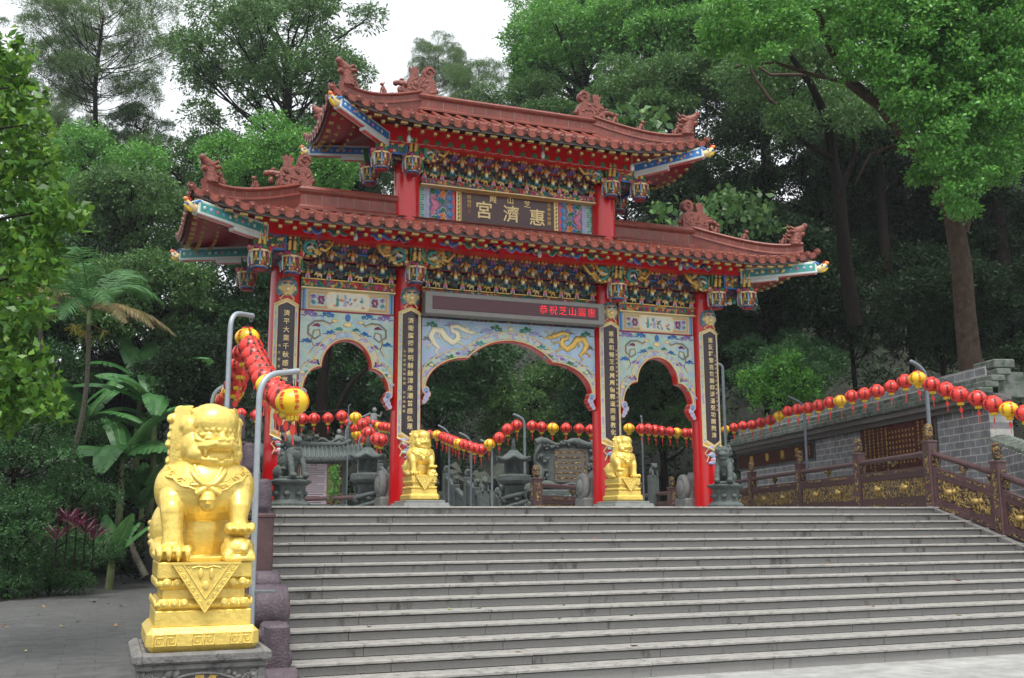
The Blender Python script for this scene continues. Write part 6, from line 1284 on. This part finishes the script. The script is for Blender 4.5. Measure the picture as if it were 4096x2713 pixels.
# --- left and middle slope
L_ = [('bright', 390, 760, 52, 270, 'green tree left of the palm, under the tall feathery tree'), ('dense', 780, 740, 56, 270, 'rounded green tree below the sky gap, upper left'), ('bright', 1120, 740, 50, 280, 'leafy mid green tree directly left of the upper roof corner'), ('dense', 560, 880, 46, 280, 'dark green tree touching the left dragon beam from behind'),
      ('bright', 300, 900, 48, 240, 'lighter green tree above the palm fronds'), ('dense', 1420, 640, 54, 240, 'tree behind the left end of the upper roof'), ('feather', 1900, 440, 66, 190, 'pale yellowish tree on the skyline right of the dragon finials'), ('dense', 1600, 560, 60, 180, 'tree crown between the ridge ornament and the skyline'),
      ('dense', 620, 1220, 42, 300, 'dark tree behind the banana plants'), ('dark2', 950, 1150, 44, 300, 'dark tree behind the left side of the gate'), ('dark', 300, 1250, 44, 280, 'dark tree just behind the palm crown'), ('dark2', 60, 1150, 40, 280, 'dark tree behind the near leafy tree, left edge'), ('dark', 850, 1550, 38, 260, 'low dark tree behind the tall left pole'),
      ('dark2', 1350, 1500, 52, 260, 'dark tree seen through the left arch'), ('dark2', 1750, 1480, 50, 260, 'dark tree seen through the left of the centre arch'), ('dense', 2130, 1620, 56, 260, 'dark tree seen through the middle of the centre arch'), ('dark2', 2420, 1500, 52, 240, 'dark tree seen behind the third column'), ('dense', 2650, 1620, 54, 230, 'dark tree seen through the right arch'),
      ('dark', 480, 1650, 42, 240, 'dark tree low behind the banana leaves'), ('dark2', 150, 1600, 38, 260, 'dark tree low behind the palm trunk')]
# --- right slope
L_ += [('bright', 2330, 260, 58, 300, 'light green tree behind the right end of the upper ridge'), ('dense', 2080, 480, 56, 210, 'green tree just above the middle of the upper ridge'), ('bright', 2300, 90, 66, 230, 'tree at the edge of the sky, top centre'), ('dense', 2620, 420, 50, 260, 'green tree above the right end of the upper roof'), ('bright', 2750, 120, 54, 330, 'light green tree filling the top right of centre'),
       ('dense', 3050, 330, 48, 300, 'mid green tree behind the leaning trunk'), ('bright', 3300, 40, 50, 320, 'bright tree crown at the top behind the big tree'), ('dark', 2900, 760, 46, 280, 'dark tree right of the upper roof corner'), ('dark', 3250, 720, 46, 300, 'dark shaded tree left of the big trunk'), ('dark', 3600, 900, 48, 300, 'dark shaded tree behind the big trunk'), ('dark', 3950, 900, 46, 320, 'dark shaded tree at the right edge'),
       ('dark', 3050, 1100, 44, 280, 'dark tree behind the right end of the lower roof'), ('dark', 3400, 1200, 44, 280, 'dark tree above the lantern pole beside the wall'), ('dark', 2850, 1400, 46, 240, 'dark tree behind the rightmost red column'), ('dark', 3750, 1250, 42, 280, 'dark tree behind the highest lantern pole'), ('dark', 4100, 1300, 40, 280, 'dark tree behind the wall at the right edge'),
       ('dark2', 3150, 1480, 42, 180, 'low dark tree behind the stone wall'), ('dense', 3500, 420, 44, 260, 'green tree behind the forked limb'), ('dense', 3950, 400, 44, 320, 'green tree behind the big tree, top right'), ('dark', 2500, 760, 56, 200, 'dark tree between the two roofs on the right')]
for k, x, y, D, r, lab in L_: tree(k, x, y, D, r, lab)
# --- bright shrub behind the stone wall, plants growing by the right roof end
tree('shrub', 3130, 1500, 33, 175, 'bright bushy shrub behind the left part of the stone wall', 'shrub', 'shrubs', R=1.9).children[0].data = None or PR['shrub'].children[0].data
V = np.concatenate([blob_leaves(tuple(atD(x, y, 32)), r, n, .13, .7, .1, .7) for x, y, r, n in ((3020, 1530, .5, 700), (3120, 1490, .6, 1000), (3200, 1530, .6, 900), (3080, 1590, .6, 700), (3230, 1600, .5, 500), (3160, 1440, .3, 300))])
b = mesh_quads('leafy_shrub', V, LG_B); tag(b, 'bright green shrub sticking up over the stone wall coping', 'shrub', 'shrubs')
# --- the big tree on the right
bt = thing('camphor_tree', 'large tree with stout grey brown forked trunk and bright leaf clumps, right', 'tree', (0, 0, 0)); D0 = 29
pt = lambda x, y, d=D0: atD(x, y, d)
base = pt(3885, 1500); g = MB(); g.tube([(base.x, base.y, base.z-1.6), base, pt(3860, 1250), pt(3845, 1050), pt(3810, 850), pt(3745, 690), pt(3640, 560), pt(3520, 420), pt(3400, 330, 28.5), pt(3330, 200, 28), pt(3270, 60, 27.5), pt(3200, -120, 27)], [.36, .32, .28, .27, .25, .21, .20, .17, .15, .13, .10, .08], BARK, 14); g.build('trunk', bt)
g = MB()
for l, w_ in (([(3850, 930), (3880, 780), (3900, 600), (3930, 350), (3900, 100)], .17), ([(3640, 560), (3480, 620), (3440, 700), (3420, 740)], .05), ([(3520, 620), (3490, 560)], .03), ([(3745, 690), (3850, 500), (4000, 350), (4100, 150)], .13), ([(3400, 330), (3250, 300), (3100, 250), (3000, 260)], .08), ([(3350, 240), (3450, 100), (3550, -50)], .09)):
    g.tube([pt(*q) for q in l], [w_*(1-.7*i/(len(l)-1)) for i in range(len(l))], BARK, 8, cap=False)
for l, w_ in (([(3080, 830), (3010, 640), (2980, 520), (2990, 420)], .0), ): pass
g.build('limb', bt)
CL = [(3600, 60, 190), (3780, 130, 190), (3950, 60, 200), (4090, 180, 170), (3450, 160, 130), (3560, 250, 130), (3700, 330, 160), (3880, 300, 150), (4020, 420, 130), (3720, 520, 130), (3830, 640, 130), (3940, 700, 120), (3760, 640, 80), (3990, 590, 110), (3830, 780, 80), (3870, 840, 60), (3650, 430, 90), (3500, 20, 130), (3350, -20, 120), (3250, 110, 100), (3130, 60, 130), (3050, 180, 100), (2960, 60, 130), (3120, -60, 130), (3400, 280, 60), (3700, 0, 160), (3880, -60, 190), (4060, -20, 170), (4110, 560, 70), (3560, 360, 60), (3680, 700, 50), (2880, 160, 90), (3880, 480, 110), (4060, 300, 120)]
V = []
for x, y, r in CL:
    for k in range(max(3, int((r/27)**2))):
        a, q = NR.uniform(0, 6.28), math.sqrt(NR.random())*r*.8; d = D0-2.2+NR.uniform(-1.8, 2.8); c = atD(x+q*math.cos(a), y+q*math.sin(a)*.85, d); V.append(blob_leaves(tuple(c), NR.uniform(.22, .48), 200, .12, .85, .35, .6, .5))
mesh_quads('crown', np.concatenate(V), LG_B, bt)
lt = thing('leaning_tree', 'slim dark leaning tree with bare pale limbs left of the big trunk', 'tree', (0, 0, 0)); g = MB()
g.tube([pt(3420, 1300, 38), pt(3380, 1050, 38), pt(3360, 800, 38), pt(3330, 640, 38), pt(3310, 480, 37), pt(3240, 330, 36), pt(3160, 220, 35)], [.28, .25, .22, .2, .17, .13, .08], BARKD, 10); g.build('trunk', lt); g = MB()
for l in ([(3360, 780), (3420, 620), (3410, 480)], [(3240, 330), (3300, 250), (3330, 180)], [(3330, 640), (3200, 560), (3150, 500)]): g.tube([pt(x, y, 37) for x, y in l], [.12, .08, .04], BARKD, 7, cap=False)
for l in ([(2990, 250), (3030, 330), (3080, 400), (3105, 420)], [(2990, 250), (2940, 270)], [(3030, 265), (3080, 300), (3130, 300), (3220, 300)]): g.tube([pt(x, y, 33) for x, y in l], [.035, .05, .06, .05][:len(l)], BARK, 6, cap=False)
g.build('limb', lt); V = [blob_leaves(tuple(pt(x, y, 36)), .9, 1500, .15, .6, .3, .6) for x, y in ((3160, 200), (3060, 320), (3330, 170), (3410, 470), (3150, 480), (3230, 260), (2960, 300))]; mesh_quads('crown', np.concatenate(V), LG_M, lt)
# --- near tree at the left edge with larger leaves
nt_ = thing('near_tree', 'near leafy tree with large fresh green leaves at the left edge', 'tree', (0, 0, 0)); V = []
def bigleaf(c, d, size): return leaf_arrays(c, d, size, .52, .5)
for x, y, r, d in ((-60, 330, 190, 17), (80, 420, 120, 16.5), (40, 260, 110, 17), (120, 560, 120, 16), (-20, 600, 200, 16.5), (180, 680, 80, 15.8), (60, 800, 180, 16), (200, 880, 90, 15.5), (260, 860, 50, 15.2), (-20, 1000, 180, 16), (120, 1010, 120, 15.5), (30, 1180, 130, 15), (180, 1050, 80, 15), (60, 1450, 120, 14.5), (150, 1560, 110, 14.2), (200, 1630, 60, 14), (-10, 1560, 140, 14.6), (100, 1240, 90, 14.6), (300, 870, 40, 15), (10, 1640, 90, 14.4), (210, 800, 50, 15.2), (-90, 1300, 170, 15.2)):
    k = int((r*d/F)**2*1050)+50; pts_ = []; dirs = []
    for i in range(k//5+1):
        a, q = NR.uniform(0, 6.28), math.sqrt(NR.random())*r; c = np.array(atD(x+q*math.cos(a), y+q*math.sin(a), d+NR.uniform(-.5, .9))); out = unit(NR.normal(size=(1, 3)))[0]; out[2] = abs(out[2])*.6
        for j in range(6): pts_.append(c+NR.normal(size=3)*.05); dd = out+NR.normal(size=3)*.8; dd[2] -= .45; dirs.append(dd/np.linalg.norm(dd))
    V.append(bigleaf(np.array(pts_), np.array(dirs), np.full(len(pts_), .17)))
mesh_quads('crown', np.concatenate(V), LG_Y, nt_)
g = MB(); g.tube([(-3.2, 15.4, -.1), (-3.0, 15.5, 2.5), (-2.7, 15.6, 5), (-2.4, 15.7, 8)], [.22, .19, .15, .08], BARK, 10)
g.build('trunk', nt_); g = MB()
for x, y in ((100, 500), (150, 850), (100, 1100), (130, 1500), (40, 350), (60, 1250)): e = atD(x, y, 15.8); g.tube([(-2.8, 15.5, e.z-1.4), ((-2.8+e.x)/2, 15.6, e.z-.6), e], [.045, .03, .01], BARKD, 6)
g.build('branch', nt_)
# --- shrubs lower left
for i, (x, y, D, r, lab) in enumerate(((60, 1800, 30, 230, 'tall shrub at the left edge under the near leaves'), (260, 1980, 31, 190, 'shrub left of the red leaved plant'), (90, 2140, 28, 230, 'broad shrub at the left edge above the path'), (330, 2220, 29.5, 150, 'low shrub in front of the banana plants'), (30, 2330, 27.5, 180, 'low dark shrub at the path edge, far left'), (200, 2330, 28.5, 150, 'low spreading shrub at the path edge'), (-60, 2050, 28, 200, 'shrub cut by the left edge'), (420, 2180, 33, 90, 'small shrub beside the young banana plant'), (340, 1800, 35, 160, 'shaded shrub behind the banana stems'))):
    tree('shrub', x, y, D, r, lab, 'shrub', 'shrubs beside the path', R=1.9)
# undergrowth stuff covering the slope
V = []; rr = np.random.default_rng(9)
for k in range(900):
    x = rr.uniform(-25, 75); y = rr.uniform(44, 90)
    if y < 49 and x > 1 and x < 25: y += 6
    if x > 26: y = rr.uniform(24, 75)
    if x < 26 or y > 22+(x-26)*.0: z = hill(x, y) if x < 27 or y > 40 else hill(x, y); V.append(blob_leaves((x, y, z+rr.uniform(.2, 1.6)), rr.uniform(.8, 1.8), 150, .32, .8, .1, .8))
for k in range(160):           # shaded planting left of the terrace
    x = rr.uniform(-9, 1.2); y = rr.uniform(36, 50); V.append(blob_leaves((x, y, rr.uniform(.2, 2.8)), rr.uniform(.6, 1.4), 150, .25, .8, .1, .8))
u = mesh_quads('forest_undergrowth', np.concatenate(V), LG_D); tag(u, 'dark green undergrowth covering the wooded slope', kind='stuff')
# --- ferns, broad leaved plants and climbing leaves near the roof on the right
V = []
for x, y, r in ((2530, 470, 60), (2480, 500, 60), (2560, 520, 60), (2620, 480, 50), (2600, 540, 50), (2490, 450, 40)):
    k = int(r*r/70); 
    for i in range(k): c = np.array(atD(x+NR.uniform(-r, r), y+NR.uniform(-r, r), 36+NR.uniform(-.5, .5))); dd = NR.normal(size=3)*.5+np.array([0, -.3, -.6]); V.append(leaf_arrays(c[None], unit(dd[None]), np.array([.36]), .75, .3))
b = mesh_quads('broad_leaved_plant', np.concatenate(V), LG_M); tag(b, 'broad leaved climbing plant above the right end of the upper roof', 'plant')
V = []
for x, y, r in ((2650, 850, 50), (2760, 870, 60), (2850, 850, 70), (2950, 830, 60), (2900, 800, 60), (3000, 880, 50), (3020, 820, 60), (3080, 870, 50)):
    for i in range(int(r*r/60)): c = np.array(atD(x+NR.uniform(-r, r), y+NR.uniform(-r, r), 31+NR.uniform(-.8, .8))); dd = NR.normal(size=3)*.5+np.array([0, -.3, -.6]); V.append(leaf_arrays(c[None], unit(dd[None]), np.array([.26]), .65, .3))
b = mesh_quads('broad_leaved_plant', np.concatenate(V), LG_M); tag(b, 'broad leaved creeper behind the right part of the lower ridge', 'plant')
# --- palm
def frond(g, o, ang, L, rise, drop, m, nl=40, w_=.55):
    d = Vector((math.cos(ang), math.sin(ang), 0)); pts = [o+d*L*t+Vector((0, 0, rise*math.sin(t*PI*.55)-drop*t*t)) for t in [i/12 for i in range(13)]]; g.tube(pts, [.025*(1-.8*i/12) for i in range(13)], m, 5)
    sd_ = d.cross(Vector((0, 0, 1)))
    for i in range(nl):
        t = .12+.88*i/nl; k = min(11, int(t*12)); f = t*12-k; p = pts[k].lerp(pts[k+1], f); ax = (pts[k+1]-pts[k]).normalized(); ll = w_*math.sin(PI*(.15+.8*t))*rnd.uniform(.85, 1.1)
        for s in (-1, 1): e = p+(sd_*s*.8+ax*.65+Vector((0, 0, -.25-.3*rnd.random()))).normalized()*ll; q = p.lerp(e, .45)+Vector((0, 0, .03)); wd = ax*.022; g.add([p-wd*.5, q-wd, e, q+wd, p+wd*.5], [(0, 1, 2, 3, 4)], m)
PALML = leafmat('palm_leaf', (.03, .11, .03), (.08, .21, .06)); PALMD = leafmat('dry_palm_leaf', (.16, .12, .05), (.24, .19, .08)); RING = mat('ringed_palm_trunk', (.11, .10, .075), .8, 0, .5, 14, bump=.5)
def palm(top, basep, label, n=18, L=2.3, dry=3, seed=1):
    t = thing('palm_tree', label, 'palm', basep, 0, 'palms'); o = Vector(basep); top = Vector(top); rr = random.Random(seed); g = MB(); pts = [Vector((0, 0, 0)).lerp(top-o, i/10)+Vector((.35*math.sin(PI*i/10), 0, 0)) for i in range(11)]; g.tube(pts, [.085-.002*i for i in range(11)], RING, 10)
    for i in range(40): q = pts[i//4].lerp(pts[i//4+1], (i % 4)/4); g.lathe([(.0865-.0005*i, -.012), (.094-.0005*i, 0), (.0865-.0005*i, .012)], RING, q, 10)
    g.build('trunk', t); g = MB(); g.tube([top-o, top-o+Vector((0, 0, .5))], [.07, .05], mat('crownshaft_green', (.16, .22, .08), .5), 10); g.build('crownshaft', t)
    for i in range(n):
        g = MB(); a = 2*PI*i/n+rr.uniform(-.2, .2); up_ = rr.random(); dr = i % n >= n-dry; frond(g, top-o+Vector((0, 0, .45)), a, L*rr.uniform(.8, 1.1), (.5 if dr else 1.7*up_+.5), (1.2 if dr else .9+.5*(1-up_)), PALMD if dr else PALML, 40, .75); g.build('frond', t)
    g = MB()
    for i in range(5):
        a = rr.random()*6; e = top-o+Vector((math.cos(a)*.5, math.sin(a)*.5, -.1)); 
        for k in range(16): q = e+Vector((rr.uniform(-.25, .25), rr.uniform(-.25, .25), rr.uniform(-.35, .05))); g.tube([top-o+Vector((0, 0, .05)), e, q], .007, mat('yellow_fruit_stalk', (.35, .30, .04), .6), 4)
    g.build('fruit_stalk', t); return t
pb = atD(215, 1780, 32); palm(atD(355, 1300, 31.5), (pb.x, pb.y, pb.z-2.2), 'palm with slender ringed trunk leaning right, left of the gate', seed=3)
palm(atD(150, 1230, 34), tuple(atD(90, 1900, 34)), 'palm with browning fronds half hidden behind the near tree', 10, 2.0, 5, 5)
# --- banana plants
BAN = leafmat('banana_leaf', (.045, .15, .045), (.075, .21, .06), rough=.35, trans=.3); BST = mat('banana_stem', (.13, .16, .06), .6, 0, .4, 4)
def banleaf(g, o, d, L, W, bend, rr, m=None):
    m = m or BAN; d = Vector(d).normalized(); sd_ = d.cross(Vector((0, 0, 1)))
    if sd_.length < .1: sd_ = Vector((1, 0, 0))
    sd_.normalize(); sd_ = (sd_+Vector((0, 0, rr.uniform(-.4, .4)))).normalized(); N_ = 16; mid = []; p = Vector(o); dirv = d.copy()
    for i in range(N_+1): mid.append(p.copy()); dirv = (dirv+Vector((0, 0, -bend/N_))).normalized(); p = p+dirv*L/N_
    g.tube(mid, [.022*(1-.85*i/N_) for i in range(N_+1)], BST, 5)
    for s in (-1, 1):
        for i in range(N_):
            t0, t1 = i/N_, (i+1)/N_; w0, w1 = [W*.5*math.sin(PI*min(1, (.06+.94*t))**.75)**.7 if t < 1 else .0 for t in (t0, t1)]; w0 = W*.5*max(.08, math.sin(PI*(.05+.93*t0)))**.55; w1 = W*.5*max(.08, math.sin(PI*(.05+.93*t1)))**.55
            gap = rr.random() < .22; b = .12*W*(1 if not gap else 1.4); nrm = Vector((0, 0, -1)); e0 = mid[i]+sd_*s*w0+nrm*b*w0*2; e1 = mid[i+1]+sd_*s*w1+nrm*b*w1*2
            if gap: e1 = e1.lerp(e0, .35)
            h0 = mid[i]+sd_*s*w0*.5+Vector((0, 0, .03)); h1 = mid[i+1]+sd_*s*w1*.5+Vector((0, 0, .03)); g.add([mid[i], h0, h1, mid[i+1]], [(0, 1, 2, 3)], m, True); g.add([h0, e0, e1, h1], [(0, 1, 2, 3)], m, True)
def banana(x, y, D, h, n, label, seed, L=2.0):
    b = atD(x, y, D); t = thing('banana_plant', label, 'banana plant', b, 0, 'banana plants'); rr = random.Random(seed); g = MB(); g.tube([(0, 0, -.6), (.03, 0, h*.5), (0, 0, h)], [.13, .11, .06], BST, 10); g.build('stem', t)
    for i in range(n):
        a = 2*PI*i/n*1.62+rr.uniform(-.3, .3); u = (rr.choice((1.9, 1.5, 1.0, .6, .3)) if h > 1 else 1.3)+rr.uniform(-.2, .2); g = MB(); banleaf(g, (0, 0, h-.15), (math.cos(a)*.8, math.sin(a)*.8, u), L*rr.uniform(.8, 1.15), .31*L, rr.uniform(.9, 2.0) if h > 1 else rr.uniform(.5, .9), rr); g.build('leaf', t)
banana(470, 2130, 34, 2.6, 11, 'tall banana plant left of the big gold lion, front', 1, 2.9); banana(600, 2000, 36, 3.2, 11, 'tall banana plant partly behind the head of the big lion', 2, 3.0); banana(390, 2060, 37, 1.5, 9, 'mid height banana plant with drooping leaves behind the red plant', 3, 2.8); banana(330, 1950, 36, 2.4, 10, 'banana plant behind the red leaved plant, half in shade', 9, 2.7); banana(540, 1900, 39, 3.6, 10, 'rearmost banana plant left of the tall grey pole', 11, 2.8); banana(440, 2290, 31, .45, 6, 'young small banana plant beside the path', 4, 1.7); banana(560, 2120, 35, .9, 8, 'low banana plant beside the plinth of the big lion', 6, 2.2)
g = MB(); g.tube([atD(500, 2100, 33), atD(540, 2220, 32.5), atD(585, 2310, 32)], [.09, .10, .11], RING, 10); tag(g.build('dead_banana_trunk'), 'brown leaning dead banana stem beside the lion plinth', 'trunk')
CR = leafmat('cordyline_leaf', (.05, .008, .018), (.15, .018, .05), (.04, .02, .02)); t = thing('cordyline', 'red leaved cordyline plant under the banana leaves', 'plant', atD(300, 2190, 27)); g = MB()
for k in range(5):
    ox = (k-2)*.22; o = Vector((ox, (k % 2)*.2, .2+.25*((k*3) % 4)*.6)); g.tube([(ox, 0, -.6), o], .02, BARKD, 5)
    for i in range(16):
        a = i*2.4; d = Vector((math.cos(a)*.7, math.sin(a)*.7, 1.1-.07*i)).normalized(); s = d.cross(Vector((0, 0, 1))).normalized()*.035; L = .62; m1 = o+d*L*.5; e = o+d*L+Vector((0, 0, -.08)); g.add([o, m1+s, e, m1-s], [(0, 1, 2, 3)], CR)
g.build('foliage', t)
# sapling by the left stone lantern
V = np.concatenate([blob_leaves(tuple(atD(1333+NR.uniform(-6, 6), y, 29)), .11, 90, .07, .6, .2, 1) for y in range(1880, 2005, 22)]); tag(mesh_quads('sapling', V, LG_B), 'slim leafy sapling between the notice board and the left stone lantern', 'sapling')
tk = thing('slope_tree', 'pair of brown leaning trunks seen through the left arch', 'tree', (0, 0, 0)); g = MB(); g.tube([atD(1295, 1760, 38), atD(1285, 1600, 38), atD(1300, 1450, 38), atD(1330, 1300, 38)], [.24, .20, .17, .14], BARKD, 10); g.tube([atD(1320, 1700, 40), atD(1400, 1540, 40), atD(1480, 1460, 40)], [.11, .10, .07], BARKD, 8); g.build('trunk', tk)
for k in PR:
    if k not in used: 
        for c in list(PR[k].children): bpy.data.objects.remove(c)
        bpy.data.objects.remove(PR[k])
# ================================================================ haze
hz = MB(); hz.box((25, 33, 22), (190, 130, 48), GREY); h = hz.build('haze'); h.data.materials.clear(); hm = bpy.data.materials.new('haze_air'); hm.use_nodes = True; n = hm.node_tree; n.nodes.remove(n.nodes['Principled BSDF'])
pv = n.nodes.new('ShaderNodeVolumePrincipled'); pv.inputs['Density'].default_value = .0004; pv.inputs['Color'].default_value = (.9, .94, 1, 1); pv.inputs['Anisotropy'].default_value = .2
n.links.new(pv.outputs[0], n.nodes['Material Output'].inputs['Volume']); h.data.materials.append(hm); tag(h, 'thin pale haze in the air over the temple grounds', kind='stuff')
